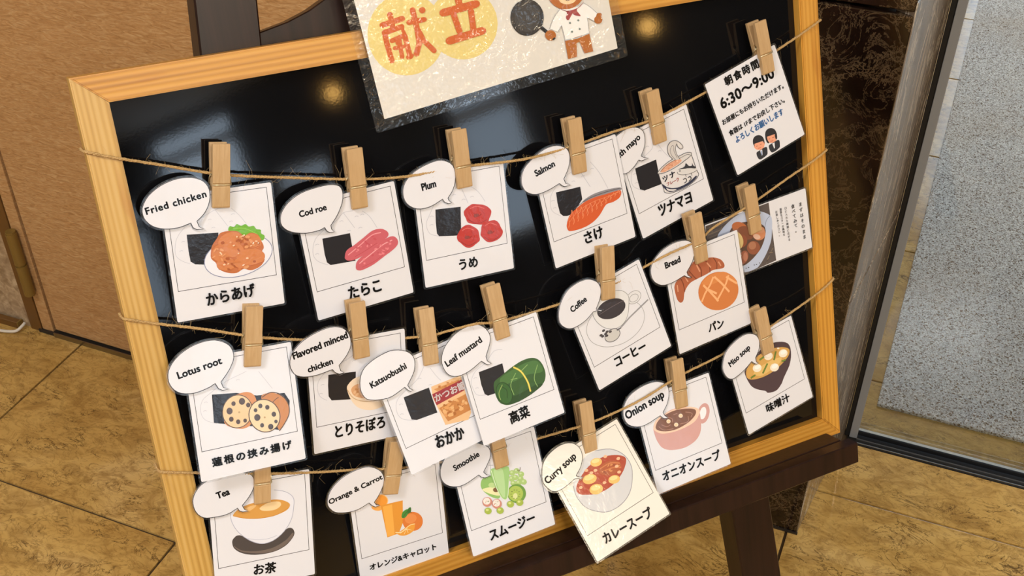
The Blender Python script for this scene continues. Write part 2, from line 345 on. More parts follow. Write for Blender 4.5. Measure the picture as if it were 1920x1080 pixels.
# lobby windows in the side wall (they show as pale reflections in the black panel)
we = bpy.data.objects.new('wall_windows', None); COL.objects.link(we); tag(we, 'lobby wall with windows', 'wall', kind='structure')
ops = WINS
ylist = [-5.2] + [v for o_ in ops for v in o_[:2]] + [1.62]
for i in range(0, len(ylist), 2):
    bm = bmesh.new(); box(bm, 6.0, 6.1, ylist[i], ylist[i+1], 0, 3); obj('pier', bm, M['dark_metal'], we)
for k, (y0, y1, z0, z1) in enumerate(ops):
    bm = bmesh.new(); box(bm, 6.0, 6.1, y0, y1, 0, z0); obj('sill_wall', bm, M['dark_metal'], we)
    bm = bmesh.new(); box(bm, 6.0, 6.1, y0, y1, z1, 3); obj('lintel', bm, M['dark_metal'], we)
    w_ = bpy.data.objects.new('window_%d' % (k+1), None); COL.objects.link(w_); tag(w_, kind='structure')
    for (a, b, c, d) in ((y0, y0+.04, z0, z1), (y1-.04, y1, z0, z1), (y0, y1, z0, z0+.04), (y0, y1, z1-.04, z1), (y0, y1, z1-.22, z1-.14)):
        bm = bmesh.new(); box(bm, 6.02, 6.07, a, b, c, d); obj('window_frame', bm, M['white_metal'], w_)
# ceiling fittings
for i, (x, y) in enumerate(FILL_PANELS):  # fittings for the added card-brightening panels
    t = bpy.data.objects.new('added_ceiling_light', None); COL.objects.link(t); t.location = (x, y, CEIL); tag(t, 'unseen square ceiling panel added to brighten the cards', 'ceiling light', 'added ceiling light panels')
    bm = bmesh.new(); box(bm, -.3, .3, -.3, .3, .0, .03); obj('tray', bm, M['white_metal'], t)
    bm = bmesh.new(); box(bm, -.275, .275, -.275, .275, -.004, .0); obj('diffuser', bm, M['lamp'], t)
for x, y in SPOTS + LOBBY:
    t = bpy.data.objects.new('downlight', None); COL.objects.link(t); t.location = (x, y, CEIL); tag(t, 'round downlight in the ceiling', 'downlight', 'ceiling downlights')
    bm = bmesh.new(); cyl(bm, (0, 0, .015), .08, .03); obj('trim_ring', bm, M['white_metal'], t)
    bm = bmesh.new(); cyl(bm, (0, 0, -.003), .058, .006); obj('bulb', bm, M['bulb'], t)
for px_, py_, pz_, nm_ in ((5.2, -1.495, 2.445, 'higher warm pendant lamp in the lobby'), (5.2, .417, 2.09, 'lower warm pendant lamp in the lobby')):
    pl = bpy.data.objects.new('pendant_lamp', None); COL.objects.link(pl); pl.location = (px_, py_, pz_); tag(pl, nm_, 'lamp')
    bm = bmesh.new(); cyl(bm, (0, 0, (CEIL-pz_)/2 + .06), .004, CEIL-pz_-.08, n=8); obj('cord', bm, M['dark_metal'], pl)
    bm = bmesh.new(); cyl(bm, (0, 0, .09), .09, .05, r2=.03); obj('lamp_shade', bm, M['brass'], pl)
    bm = bmesh.new(); bmesh.ops.create_uvsphere(bm, u_segments=16, v_segments=10, radius=.045); obj('bulb', bm, M['bulb'], pl, smooth=True)

# ---------------- board frame of reference ----------------
BM = Matrix(((.641754, -.243525, .727219, -.611293), (.764844, .272803, -.583603, .636541), (-.056265, .930738, .361331, 1.060047), (0, 0, 0, 1)))
def bmat(u=0, v=0, w=0): return BM @ Matrix.Translation((u, v, w))
# easel
es = bpy.data.objects.new('easel', None); COL.objects.link(es); es.matrix_world = bmat(.322, -.5, -.03); tag(es, 'dark brown wooden easel holding the framed menu board', 'easel')
def lg(name, pts, z0, z1, bev=.0015):   # pts in board u,v
    bm = bmesh.new(); prism(bm, [(u-.322, v+.5) for u, v in pts], z0+.03, z1+.03, bev); return obj(name, bm, M['dark_wood'], es)
def floor_v(u, w): # board v where this u,w meets the floor
    return -(1.060047 - .056265*u + .361331*w) / .930738
for s in (-1, 1):
    cx0 = .109 if s < 0 else .535; k = .086*s
    c = lambda v: cx0 - k*(v-.05)
    vb = floor_v(c(-1.1), -.035); vt = .60
    lg('leg', [(c(vb)-.026, vb), (c(vb)+.026, vb), (c(vt)+.026, vt), (c(vt)-.026, vt)], -.05, -.02)
arc = [(.135, .0335), (.16, .0385), (.18, .045), (.2, .0545), (.22, .068), (.24, .0835), (.26, .098), (.28, .109), (.30, .1165), (.322, .119)]
arc = [(u, v) for u, v in arc]; arc += [(.644-u, v) for u, v in arc[-2::-1]]
lg('crossbar', [(.128, -.03)] + [(.128, .0325)] + arc + [(.516, .0325), (.522, -.03)], -.043, -.027, .001)
lg('top_rail', [(.145, .50), (.165, .55), (.479, .55), (.499, .50)], -.043, -.027, .001)
bm = bmesh.new(); prism(bm, [(-.345, .003), (.362, .003), (.362, -.008), (-.345, -.008)], .012, .054, .001); obj('ledge', bm, M['dark_wood'], es)
bm = bmesh.new(); prism(bm, [(-.352, .003), (.371, .003), (.371, -.0215), (-.352, -.0215)], .055, .071, .0012); obj('ledge_lip', bm, M['dark_wood'], es)
# hind leg: from the top rail down to the floor behind the board
top = BM @ Vector((.322, .50, -.045)); foot = Vector((-.50, 1.19, .012))
lt = es.matrix_world.inverted(); bm = bmesh.new()
dv = (foot-top); L_ = dv.length; q_ = dv.to_track_quat('Y', 'Z').to_matrix().to_4x4()
box(bm, -.02, .02, 0, L_, -.012, .012, .0015); hl = obj('leg', bm, M['dark_wood'], es)
hl.matrix_local = lt @ (Matrix.Translation(top) @ q_)
# menu board
PANEL_W = -.010
bm = bmesh.new(); box(bm, -.008, .688, -.487, .008, -.014, PANEL_W); mb = obj('menu_board', bm, M['board'], None, BM.copy())
tag(mb, 'glossy black panel in a varnished pine frame standing on the easel', 'board')
O = (-.0255, .7040, -.5030, .0230); I = (0, .680, -.479, 0)
def rail(pts, m, ang, org):
    R = Matrix.Translation(org + (0,)) @ Matrix.Rotation(ang, 4, 'Z'); Ri = R.inverted()
    bm = bmesh.new(); q = [Ri @ Vector((x, y, 0)) for x, y in pts]; prism(bm, [(v.x, v.y) for v in q], -.0185, 0)
    bmesh.ops.bevel(bm, geom=[e for e in bm.edges if all(v.co.z > -.001 for v in e.verts)], offset=.0012, segments=2, affect='EDGES')
    o = obj('frame_rail', bm, m, mb); o.matrix_local = R; return o
g = .0002
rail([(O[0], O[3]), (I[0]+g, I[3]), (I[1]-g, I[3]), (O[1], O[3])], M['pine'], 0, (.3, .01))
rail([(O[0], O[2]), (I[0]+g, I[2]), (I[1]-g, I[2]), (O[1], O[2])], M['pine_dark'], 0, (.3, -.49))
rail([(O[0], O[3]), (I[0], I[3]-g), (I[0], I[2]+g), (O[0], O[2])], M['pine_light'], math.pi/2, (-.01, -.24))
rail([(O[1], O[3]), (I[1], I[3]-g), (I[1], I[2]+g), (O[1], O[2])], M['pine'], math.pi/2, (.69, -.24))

# card data: pose, size, printed shapes and lettering in 0.1 mm on each card
CARDS={
 'fried':{"q":[0.06708, -0.08374, 0.00401, -0.06956, 0.02274, -0.00262],"wh":[0.09122, 0.10599],"b":[-190,-233,-170,-219,-143,-198,-118,-173,-98,-146,-81,-115,-69,-84,-61,-52,-58,-19,-59,12,-66,39,-78,64,-95,86,-119,105,-149,120,-183,132,-220,138,-261,140,-303,138,-347,131,-392,119,-435,103,-475,83,-514,58,-547,32,-574,2,-595,-30,-610,-61,-615,-92,-613,-124,-606,-152,-592,-178,-573,-202,-549,-223,-522,-239,-490,-252,-456,-261,-419,-266,-380,-268,-342,-266,-305,-260,-270,-250,-246,-242,-234,-283,-203,-306,-145,-306,-178,-280,-190,-233],
  "s":[
   [4,"c3c4ce",[-290,-583,-306,-574,-329,-562,-352,-547,-370,-532,-382,-518,-391,-504,-396,-487,-398,-467,-396,-441,-390,-411,-381,-380,-368,-352,-351,-327,-329,-303,-304,-281,-277,-262,-245,-245,-210,-232,-173,-220,-140,-208,-110,-195,-82,-183,-56,-172,-32,-164,-9,-158,12,-155,30,-154,43,-152],0],
   [4,"c3c4ce",[100,-168,111,-180,126,-198,144,-218,159,-237,173,-258,188,-282,200,-303,209,-318],0],
   [4,"c3c4ce",[-32,-164,53,-312],0],
   [4,"c3c4ce",[-100,-240,-97,-239,-93,-237,-89,-235,-85,-234,-81,-235,-77,-237,-73,-239,-71,-240],0],
   [4,"c3c4ce",[93,-224,96,-223,100,-221,105,-219,109,-218,113,-218,117,-220,121,-223,123,-224],0],
   [4,"c3c4ce",[-337,-391,-334,-390,-330,-388,-326,-386,-322,-385,-318,-386,-314,-388,-311,-390,-308,-391],0],
   [4,"c3c4ce",[-362,-466,-359,-464,-355,-462,-350,-460,-346,-459,-342,-460,-338,-462,-335,-464,-333,-466],0],
   [4,"c3c4ce",[72,-282,74,-280,78,-278,83,-276,87,-275,91,-276,95,-278,99,-280,101,-282],0],
   [4,"c3c4ce",[-80,-311,-77,-310,-73,-308,-68,-306,-64,-305,-60,-306,-56,-308,-53,-310,-50,-311],0],
   [4,"c3c4ce",[-217,-245,-214,-244,-210,-242,-206,-240,-202,-239,-198,-239,-194,-241,-191,-244,-188,-245],0],
   [0,"19171d",[-287,-335,-157,-346,-30,-357,-50,-494,-162,-610,-250,-592,-285,-564,-290,-470]],
   [0,"e6e6ee",[401,-545,402,-572,395,-600,381,-627,361,-653,334,-678,302,-699,265,-718,224,-734,181,-745,136,-753,90,-756,45,-755,2,-749,-38,-740,-75,-726,-107,-710,-133,-690,-154,-667,-168,-642,-175,-616,-175,-590,-169,-563,-155,-536,-135,-511,-109,-487,-78,-466,-42,-447,-3,-432,40,-420,84,-412,129,-408,174,-408,217,-413,258,-422,296,-435,329,-452,356,-471,378,-494,393,-519]],
   [6,"8288a8",[401,-545,402,-572,395,-600,381,-627,361,-653,334,-678,302,-699,265,-718,224,-734,181,-745,136,-753,90,-756,45,-755,2,-749,-38,-740,-75,-726,-107,-710,-133,-690,-154,-667,-168,-642,-175,-616,-175,-590,-169,-563,-155,-536,-135,-511,-109,-487,-78,-466,-42,-447,-3,-432,40,-420,84,-412,129,-408,174,-408,217,-413,258,-422,296,-435,329,-452,356,-471,378,-494,393,-519],1],
   [0,"6fae2e",[56,-358,53,-346,56,-334,63,-324,70,-318,77,-318,86,-322,96,-327,104,-329,111,-325,118,-318,124,-312,131,-309,139,-312,147,-318,156,-325,164,-329,174,-328,183,-324,193,-320,201,-320,209,-324,215,-332,221,-340,228,-345,238,-346,249,-345,259,-344,268,-345,274,-351,278,-360,283,-369,288,-376,297,-380,307,-382,317,-384,324,-388,325,-394,324,-402,322,-410,323,-418,329,-425,338,-431,346,-437,350,-444,350,-454,346,-466,339,-476,328,-481,312,-478,293,-470,271,-459,246,-449,219,-440,188,-430,158,-419,131,-408,107,-396,85,-383,68,-370]],
   [6,"8cc748",[94,-341,113,-343,139,-345,169,-349,197,-357,224,-372,252,-392,277,-412,295,-426],0],
   [0,"bd6c3a",[-113,-514,-110,-500,-105,-485,-100,-470,-92,-456,-82,-442,-70,-428,-58,-415,-47,-403,-39,-391,-32,-380,-24,-370,-13,-363,3,-358,22,-356,43,-355,62,-356,81,-358,101,-362,119,-367,135,-374,147,-384,157,-396,167,-408,178,-415,192,-414,207,-408,222,-401,237,-399,252,-402,268,-408,283,-416,295,-426,303,-438,309,-453,314,-469,318,-484,324,-498,329,-513,332,-527,333,-540,329,-552,321,-561,314,-571,310,-583,313,-598,320,-615,326,-632,327,-648,320,-664,308,-678,294,-692,278,-702,260,-710,239,-716,218,-720,199,-720,183,-716,169,-709,155,-701,141,-698,126,-702,111,-710,95,-719,78,-723,57,-722,34,-718,10,-711,-10,-703,-28,-693,-46,-681,-60,-668,-71,-656,-77,-644,-78,-633,-78,-622,-81,-611,-88,-600,-98,-590,-108,-578,-115,-567,-117,-554,-117,-541,-115,-528]],
   [0,"cd7f4a",[160,-422,161,-437,158,-452,151,-466,140,-480,126,-492,109,-503,90,-510,70,-515,49,-517,29,-516,10,-512,-7,-504,-21,-495,-32,-483,-39,-470,-42,-456,-41,-441,-36,-426,-27,-412,-14,-399,1,-388,19,-379,38,-372,59,-369,79,-368,99,-371,117,-376,133,-385,146,-395,155,-408]],
   [4,"b25a2c",[-29,-480,-15,-487,6,-497,28,-507,51,-513,74,-513,98,-508,121,-503,136,-499],0],
   [0,"cd7f4a",[314,-511,304,-523,291,-533,275,-539,257,-540,238,-537,220,-530,203,-520,188,-506,178,-491,171,-474,169,-457,172,-441,179,-427,190,-416,204,-408,221,-404,240,-405,259,-410,276,-418,292,-430,305,-445,314,-461,319,-478,318,-495]],
   [5,"b25a2c",[177,-506,187,-512,202,-521,220,-530,236,-534,254,-533,273,-529,290,-524,301,-520],0],
   [0,"cd7f4a",[160,-552,154,-566,143,-577,129,-586,112,-591,92,-593,72,-591,52,-586,33,-578,16,-566,2,-553,-8,-537,-15,-522,-17,-506,-15,-490,-9,-477,2,-466,16,-457,33,-452,52,-450,72,-451,92,-456,111,-465,128,-476,142,-490,153,-505,160,-521,162,-537]],
   [4,"b25a2c",[-6,-557,6,-563,24,-573,44,-582,64,-588,84,-587,106,-583,126,-577,140,-574],0],
   [0,"cd7f4a",[22,-581,9,-594,-8,-604,-26,-609,-44,-609,-62,-603,-78,-593,-91,-580,-100,-562,-105,-544,-104,-524,-99,-505,-90,-489,-76,-475,-60,-465,-42,-460,-24,-460,-6,-466,10,-476,24,-489,33,-506,37,-525,37,-545,32,-564]],
   [4,"b25a2c",[-96,-578,-87,-584,-73,-594,-58,-603,-43,-608,-27,-606,-10,-600,6,-593,16,-589],0],
   [0,"cd7f4a",[75,-645,71,-660,62,-672,49,-683,33,-690,15,-694,-4,-693,-23,-689,-40,-681,-56,-670,-67,-657,-75,-642,-78,-627,-76,-612,-69,-598,-58,-586,-44,-578,-27,-572,-8,-570,11,-573,29,-579,46,-588,59,-600,69,-614,74,-629]],
   [4,"b25a2c",[-67,-664,-57,-670,-42,-678,-25,-687,-9,-691,8,-691,27,-687,44,-682,55,-679],0],
   [0,"cd7f4a",[333,-615,331,-629,324,-641,314,-653,300,-663,283,-671,264,-676,243,-680,221,-680,199,-679,178,-674,157,-668,139,-659,123,-649,110,-637,100,-624,95,-611,93,-597,96,-584,102,-571,112,-560,126,-550,143,-542,162,-536,182,-533,204,-532,226,-534,248,-538,268,-544,287,-552,303,-563,316,-575,326,-588,332,-601]],
   [5,"b25a2c",[112,-641,128,-649,152,-660,178,-671,204,-678,231,-678,260,-674,285,-669,303,-666],0],
   [0,"cd7f4a",[182,-666,175,-678,164,-687,150,-692,133,-694,116,-690,99,-684,85,-673,74,-660,68,-646,66,-632,70,-619,79,-608,92,-601,108,-598,125,-599,142,-604,158,-612,170,-624,179,-638,183,-652]],
   [5,"b25a2c",[74,-669,82,-674,93,-680,106,-687,119,-690,132,-690,147,-687,160,-683,169,-681],0],
   [0,"a9582a",[253,-649,246,-659,232,-658,225,-648,232,-638,246,-639]],
   [0,"a9582a",[11,-446,4,-459,-13,-461,-22,-449,-15,-435,2,-434]],
   [0,"cc7a44",[-24,-467,-27,-480,-42,-487,-54,-480,-51,-466,-36,-460]],
   [0,"a9582a",[296,-492,302,-503,296,-511,284,-508,279,-496,285,-488]],
   [0,"dc9864",[245,-480,230,-480,214,-466,212,-452,226,-451,243,-465]],
   [0,"dc9864",[261,-508,254,-515,241,-514,234,-506,241,-498,255,-499]],
   [0,"cc7a44",[122,-581,108,-582,86,-572,78,-560,91,-559,113,-570]],
   [0,"cc7a44",[96,-481,84,-486,71,-478,71,-464,83,-458,96,-467]],
   [0,"cc7a44",[234,-522,224,-520,219,-508,223,-499,233,-501,239,-513]],
   [0,"dc9864",[-77,-547,-83,-556,-100,-563,-110,-561,-104,-552,-88,-544]],
   [0,"a9582a",[152,-470,138,-475,127,-464,129,-449,143,-445,154,-456]],
   [0,"cc7a44",[117,-511,106,-521,89,-517,82,-504,93,-494,110,-497]],
   [0,"a9582a",[7,-628,-5,-627,-16,-613,-15,-601,-4,-603,7,-616]],
   [0,"cc7a44",[-10,-491,-22,-489,-27,-478,-20,-468,-9,-470,-4,-481]],
   [0,"cc7a44",[126,-456,115,-454,108,-442,114,-432,125,-433,132,-445]],
   [0,"dc9864",[-4,-518,-18,-521,-34,-508,-36,-494,-22,-491,-6,-504]],
   [0,"cc7a44",[-19,-654,-30,-653,-43,-641,-45,-629,-34,-630,-21,-643]],
   [0,"dc9864",[190,-675,184,-690,164,-701,149,-696,154,-682,174,-671]],
   [0,"dc9864",[-22,-553,-31,-557,-47,-553,-53,-545,-44,-542,-29,-545]],
   [0,"cc7a44",[137,-463,137,-472,128,-477,120,-473,121,-464,129,-459]],
   [0,"cc7a44",[-42,-477,-48,-493,-68,-500,-82,-493,-77,-478,-56,-470]],
   [0,"a9582a",[212,-463,197,-463,179,-448,175,-433,190,-433,208,-448]],
   [0,"cc7a44",[99,-618,98,-628,88,-634,78,-631,79,-620,90,-614]],
   [0,"cc7a44",[121,-693,113,-704,99,-703,93,-691,100,-680,114,-681]],
   [0,"a9582a",[59,-651,48,-652,37,-642,38,-630,49,-629,59,-640]],
   [0,"cc7a44",[121,-630,110,-634,94,-627,88,-616,98,-612,115,-619]],
   [0,"a9582a",[125,-545,116,-540,108,-526,110,-516,119,-520,126,-535]],
   [0,"dc9864",[-23,-604,-34,-598,-41,-581,-38,-570,-28,-575,-20,-592]],
   [0,"a9582a",[161,-458,150,-459,134,-450,129,-440,140,-439,156,-448]],
   [0,"dc9864",[160,-447,151,-446,146,-436,151,-428,160,-429,165,-439]],
   [0,"a9582a",[196,-501,183,-507,171,-497,173,-482,186,-476,198,-486]],
   [0,"a9582a",[35,-594,23,-603,6,-596,1,-581,13,-573,30,-579]],
   [0,"dc9864",[158,-697,145,-696,139,-684,148,-673,162,-674,167,-686]],
   [0,"dc9864",[71,-456,63,-460,51,-456,47,-448,55,-443,67,-447]],
   [0,"dc9864",[241,-476,239,-489,228,-492,219,-483,221,-470,232,-467]],
   [0,"dc9864",[9,-541,1,-552,-19,-563,-32,-563,-25,-552,-4,-541]],
   [0,"a9582a",[29,-687,19,-689,6,-682,3,-671,13,-668,26,-676]],
   [0,"dc9864",[228,-434,214,-443,191,-438,181,-423,195,-413,219,-419]],
   [0,"a9582a",[135,-434,130,-445,112,-456,100,-455,105,-444,123,-433]],
   [0,"dc9864",[204,-510,197,-524,178,-526,167,-515,174,-501,193,-499]],
   [0,"cc7a44",[71,-620,59,-630,37,-627,28,-614,40,-604,61,-607]],
   [0,"dc9864",[-49,-500,-57,-500,-64,-491,-62,-483,-54,-484,-47,-492]],
   [0,"dc9864",[150,-431,138,-431,132,-421,138,-411,150,-410,156,-421]],
   [0,"cc7a44",[253,-607,243,-607,236,-598,240,-588,249,-588,256,-598]],
   [0,"dc9864",[-63,-481,-66,-495,-82,-512,-94,-516,-91,-502,-76,-485]],
   [0,"a9582a",[72,-669,63,-668,57,-659,59,-650,68,-651,74,-661]],
   [0,"fbe6d4",[293,-491,293,-497,288,-500,282,-498,282,-492,288,-489]],
   [0,"f6c9a4",[176,-418,169,-422,160,-419,156,-412,163,-408,173,-411]],
   [0,"f6c9a4",[193,-612,186,-617,174,-615,169,-607,176,-602,188,-604]],
   [0,"f6c9a4",[-4,-631,-9,-638,-21,-640,-29,-634,-24,-626,-11,-625]],
   [0,"f6c9a4",[285,-480,278,-484,265,-480,260,-473,268,-470,280,-473]],
   [0,"f6c9a4",[118,-555,116,-561,109,-562,105,-557,107,-551,114,-550]],
   [0,"f6c9a4",[-29,-539,-37,-537,-44,-527,-42,-518,-34,-520,-27,-530]],
   [0,"f6c9a4",[124,-413,119,-420,111,-420,107,-413,111,-406,120,-406]],
   [0,"f6c9a4",[234,-505,231,-510,220,-514,214,-511,218,-506,228,-502]],
   [0,"f6c9a4",[-24,-548,-31,-546,-37,-536,-36,-529,-28,-531,-22,-540]],
   [0,"f6c9a4",[25,-629,21,-634,12,-636,7,-633,10,-628,19,-626]],
   [0,"f6c9a4",[92,-479,88,-486,77,-489,70,-485,74,-478,85,-476]],
   [0,"f6c9a4",[163,-416,158,-419,151,-418,147,-413,152,-410,160,-411]],
   [0,"fbe6d4",[253,-479,253,-487,246,-496,238,-498,238,-490,246,-481]],
   [0,"fbe6d4",[183,-406,182,-412,177,-414,172,-409,173,-403,178,-401]],
   [0,"fbe6d4",[152,-658,148,-664,137,-668,130,-666,134,-660,145,-657]],
  ],"t":[["からあげ",-196,-962,213,-943,105,"0e0c0e",0.03,0]],"bt":[["Fried chicken",-580,-120,-90,-43,51,"0e0c0e",0.03,0]]},
 'cod':{"q":[0.17387, -0.1093, 0.00601, 0.03437, 0.04979, -0.00157],"wh":[0.09118, 0.10513],"b":[-181,-239,-158,-217,-125,-185,-95,-150,-70,-115,-47,-76,-32,-39,-24,-3,-22,32,-29,61,-43,83,-65,98,-95,109,-134,117,-182,120,-232,120,-283,118,-336,114,-386,105,-432,91,-475,72,-514,49,-547,23,-575,-7,-595,-38,-606,-69,-610,-102,-605,-132,-589,-160,-565,-186,-534,-208,-496,-226,-452,-241,-409,-252,-366,-257,-325,-258,-291,-257,-268,-254,-254,-248,-244,-244,-228,-283,-206,-301,-163,-304,-181,-271,-181,-239],
  "s":[
   [5,"c3c4ce",[-271,-582,-289,-571,-315,-555,-341,-536,-361,-517,-372,-498,-380,-478,-383,-456,-382,-433,-376,-407,-367,-379,-354,-351,-336,-326,-312,-304,-282,-286,-251,-269,-222,-254,-195,-241,-168,-232,-142,-222,-119,-212,-100,-199,-83,-184,-67,-171,-49,-162,-26,-160,-2,-162,21,-165,37,-167],0],
   [5,"c3c4ce",[120,-189,131,-200,146,-215,163,-234,178,-256,192,-284,206,-318,218,-350,227,-372],0],
   [5,"c3c4ce",[-49,-162,25,-319],0],
   [5,"c3c4ce",[-97,-232,-94,-230,-89,-228,-84,-227,-79,-226,-74,-228,-70,-231,-66,-234,-63,-236],0],
   [5,"c3c4ce",[43,-226,47,-224,51,-222,57,-220,62,-220,66,-222,71,-224,75,-227,77,-229],0],
   [5,"c3c4ce",[-350,-378,-346,-377,-342,-375,-336,-374,-332,-373,-327,-375,-323,-377,-319,-380,-316,-382],0],
   [5,"c3c4ce",[-366,-460,-363,-459,-358,-457,-353,-455,-348,-455,-344,-456,-340,-459,-336,-462,-333,-464],0],
   [5,"c3c4ce",[-47,-331,-44,-330,-39,-328,-34,-326,-29,-326,-24,-327,-20,-330,-16,-333,-13,-335],0],
   [5,"c3c4ce",[57,-333,61,-332,66,-330,71,-328,76,-327,81,-329,85,-332,89,-335,92,-337],0],
   [5,"c3c4ce",[96,-222,100,-221,105,-219,110,-217,115,-217,119,-218,124,-221,128,-224,131,-226],0],
   [0,"19171d",[-277,-338,-26,-354,-29,-461,-23,-611,-251,-588,-278,-557,-284,-478]],
   [0,"c8606a",[-110,-546,-107,-535,-102,-522,-94,-509,-83,-498,-68,-489,-48,-482,-26,-476,-4,-468,19,-457,44,-446,69,-435,93,-424,115,-413,137,-402,159,-392,180,-386,201,-383,222,-383,242,-386,259,-390,275,-396,289,-406,301,-416,310,-426,316,-436,319,-447,319,-457,316,-466,310,-474,301,-481,289,-487,275,-494,259,-501,240,-507,220,-514,198,-522,175,-533,151,-544,126,-556,101,-566,77,-575,53,-584,29,-591,6,-596,-16,-599,-37,-600,-57,-599,-73,-597,-86,-593,-96,-588,-103,-581,-109,-575,-112,-569,-114,-562,-113,-555]],
   [9,"e99aa0",[-80,-543,-62,-534,-35,-522,-5,-508,26,-493,60,-476,96,-456,132,-438,163,-425,191,-420,217,-420,238,-422,253,-423],0],
   [5,"b84a55",[-25,-575,-5,-570,24,-563,56,-554,87,-545,118,-535,151,-523,181,-513,202,-506],0],
   [0,"c8606a",[-31,-662,-28,-651,-24,-639,-17,-628,-6,-616,11,-604,32,-593,57,-582,82,-570,110,-558,140,-546,170,-534,198,-522,225,-512,250,-502,273,-493,295,-487,314,-483,330,-482,345,-483,358,-486,370,-493,380,-503,387,-514,392,-526,394,-537,394,-549,390,-562,384,-573,373,-583,359,-593,343,-602,326,-610,309,-618,291,-626,270,-633,248,-642,221,-654,192,-666,161,-679,131,-690,101,-698,71,-704,43,-709,20,-711,3,-711,-10,-707,-20,-702,-27,-696,-32,-689,-33,-681,-33,-672]],
   [9,"eba3a8",[6,-646,24,-637,51,-624,82,-610,113,-596,146,-581,182,-564,218,-549,250,-536,278,-528,305,-523,327,-520,343,-518],0],
   [5,"bb4e58",[25,-686,48,-682,81,-677,118,-670,154,-661,191,-647,231,-629,267,-612,292,-601],0],
   [0,"e18189",[225,-623,215,-625,199,-618,193,-608,203,-606,220,-613]],
   [0,"e18189",[62,-625,56,-622,52,-612,56,-606,62,-610,66,-619]],
   [0,"e18189",[62,-653,60,-663,49,-666,41,-659,43,-649,54,-646]],
   [0,"e18189",[299,-575,298,-586,287,-595,276,-593,277,-582,288,-573]],
   [0,"e18189",[191,-553,186,-563,171,-566,161,-559,166,-549,181,-546]],
   [0,"e18189",[68,-622,61,-630,46,-630,39,-620,46,-611,60,-612]],
   [0,"c4545f",[219,-542,215,-550,201,-558,191,-558,196,-550,210,-542]],
   [0,"e18189",[252,-617,244,-625,228,-623,221,-613,229,-605,244,-607]],
   [0,"e18189",[242,-546,232,-549,220,-541,219,-530,230,-527,241,-535]],
   [0,"c4545f",[320,-523,312,-526,297,-521,292,-513,301,-510,315,-515]],
   [0,"c4545f",[152,-600,148,-611,135,-614,125,-606,129,-595,142,-592]],
   [0,"e18189",[280,-577,276,-585,268,-585,264,-576,268,-568,275,-568]],
   [0,"e18189",[259,-594,249,-594,234,-586,228,-578,238,-578,253,-586]],
   [0,"e18189",[329,-542,325,-553,312,-555,303,-547,307,-537,320,-534]],
   [0,"c4545f",[198,-591,200,-599,195,-604,187,-601,184,-593,190,-588]],
   [0,"e18189",[235,-608,229,-606,224,-599,225,-593,231,-594,236,-602]],
   [0,"e18189",[114,-496,114,-504,105,-512,98,-513,99,-505,107,-497]],
   [0,"c4545f",[28,-517,25,-525,16,-526,10,-520,12,-513,21,-511]],
   [0,"c4545f",[139,-506,130,-505,114,-495,109,-487,118,-488,134,-497]],
   [0,"c4545f",[108,-522,100,-524,92,-517,92,-508,101,-506,109,-513]],
   [0,"c4545f",[185,-436,177,-442,161,-441,153,-435,161,-429,177,-430]],
   [0,"e18189",[110,-519,100,-520,96,-514,101,-506,111,-504,115,-511]],
   [0,"e18189",[25,-530,14,-530,6,-519,9,-508,20,-509,28,-520]],
   [0,"e18189",[13,-529,9,-535,-3,-536,-9,-532,-5,-526,6,-525]],
   [0,"c4545f",[117,-487,109,-494,97,-491,94,-480,102,-472,113,-476]],
   [0,"c4545f",[30,-502,21,-506,4,-504,-5,-498,4,-494,21,-496]],
   [0,"e18189",[152,-512,145,-516,137,-512,135,-504,142,-501,150,-504]],
   [0,"e18189",[55,-498,53,-503,46,-506,40,-502,42,-497,50,-495]],
   [0,"c4545f",[103,-462,101,-471,93,-473,87,-464,89,-455,97,-453]],
   [0,"c4545f",[199,-476,186,-477,173,-465,172,-453,185,-452,198,-463]],
  ],"t":[["たらこ",-142,-941,159,-945,108,"0e0c0e",0.03,0]],"bt":[["Cod roe",-435,-100,-193,-94,49,"0e0c0e",0.03,0]]},
 'plum':{"q":[0.28181, -0.1104, 0.00498, -0.0351, -0.00826, 0.0054],"wh":[0.08993, 0.10115],"b":[-136,-234,-120,-218,-97,-194,-77,-166,-61,-134,-48,-98,-40,-61,-38,-22,-41,18,-54,52,-80,80,-117,102,-156,117,-196,120,-240,116,-285,107,-332,95,-382,78,-426,59,-465,35,-499,8,-526,-20,-545,-51,-557,-83,-562,-115,-561,-148,-554,-182,-539,-212,-515,-240,-484,-263,-448,-280,-407,-288,-362,-288,-317,-283,-270,-270,-224,-251,-192,-237,-177,-268,-142,-288,-105,-284,-129,-255,-136,-234],
  "s":[
   [5,"c3c4ce",[-261,-566,-278,-559,-303,-550,-329,-538,-348,-523,-359,-503,-366,-480,-370,-455,-369,-432,-363,-412,-353,-393,-340,-374,-326,-354,-312,-332,-297,-308,-280,-284,-259,-263,-233,-244,-202,-228,-171,-212,-140,-198,-111,-186,-81,-175,-54,-165,-33,-157,-20,-150,-11,-144,-6,-139,-3,-136],0],
   [5,"c3c4ce",[105,-172,118,-183,136,-198,156,-216,173,-236,189,-260,205,-289,219,-315,228,-333],0],
   [5,"c3c4ce",[11,-173,59,-320],0],
   [5,"c3c4ce",[-88,-221,-84,-220,-79,-217,-74,-215,-68,-214,-63,-216,-58,-218,-54,-221,-51,-223],0],
   [5,"c3c4ce",[84,-269,88,-268,93,-265,99,-263,104,-262,109,-264,114,-266,118,-269,122,-271],0],
   [5,"c3c4ce",[-329,-376,-325,-374,-320,-372,-315,-370,-310,-369,-305,-370,-300,-373,-295,-376,-292,-378],0],
   [5,"c3c4ce",[-339,-452,-335,-450,-330,-448,-324,-446,-319,-445,-314,-446,-310,-449,-305,-452,-302,-454],0],
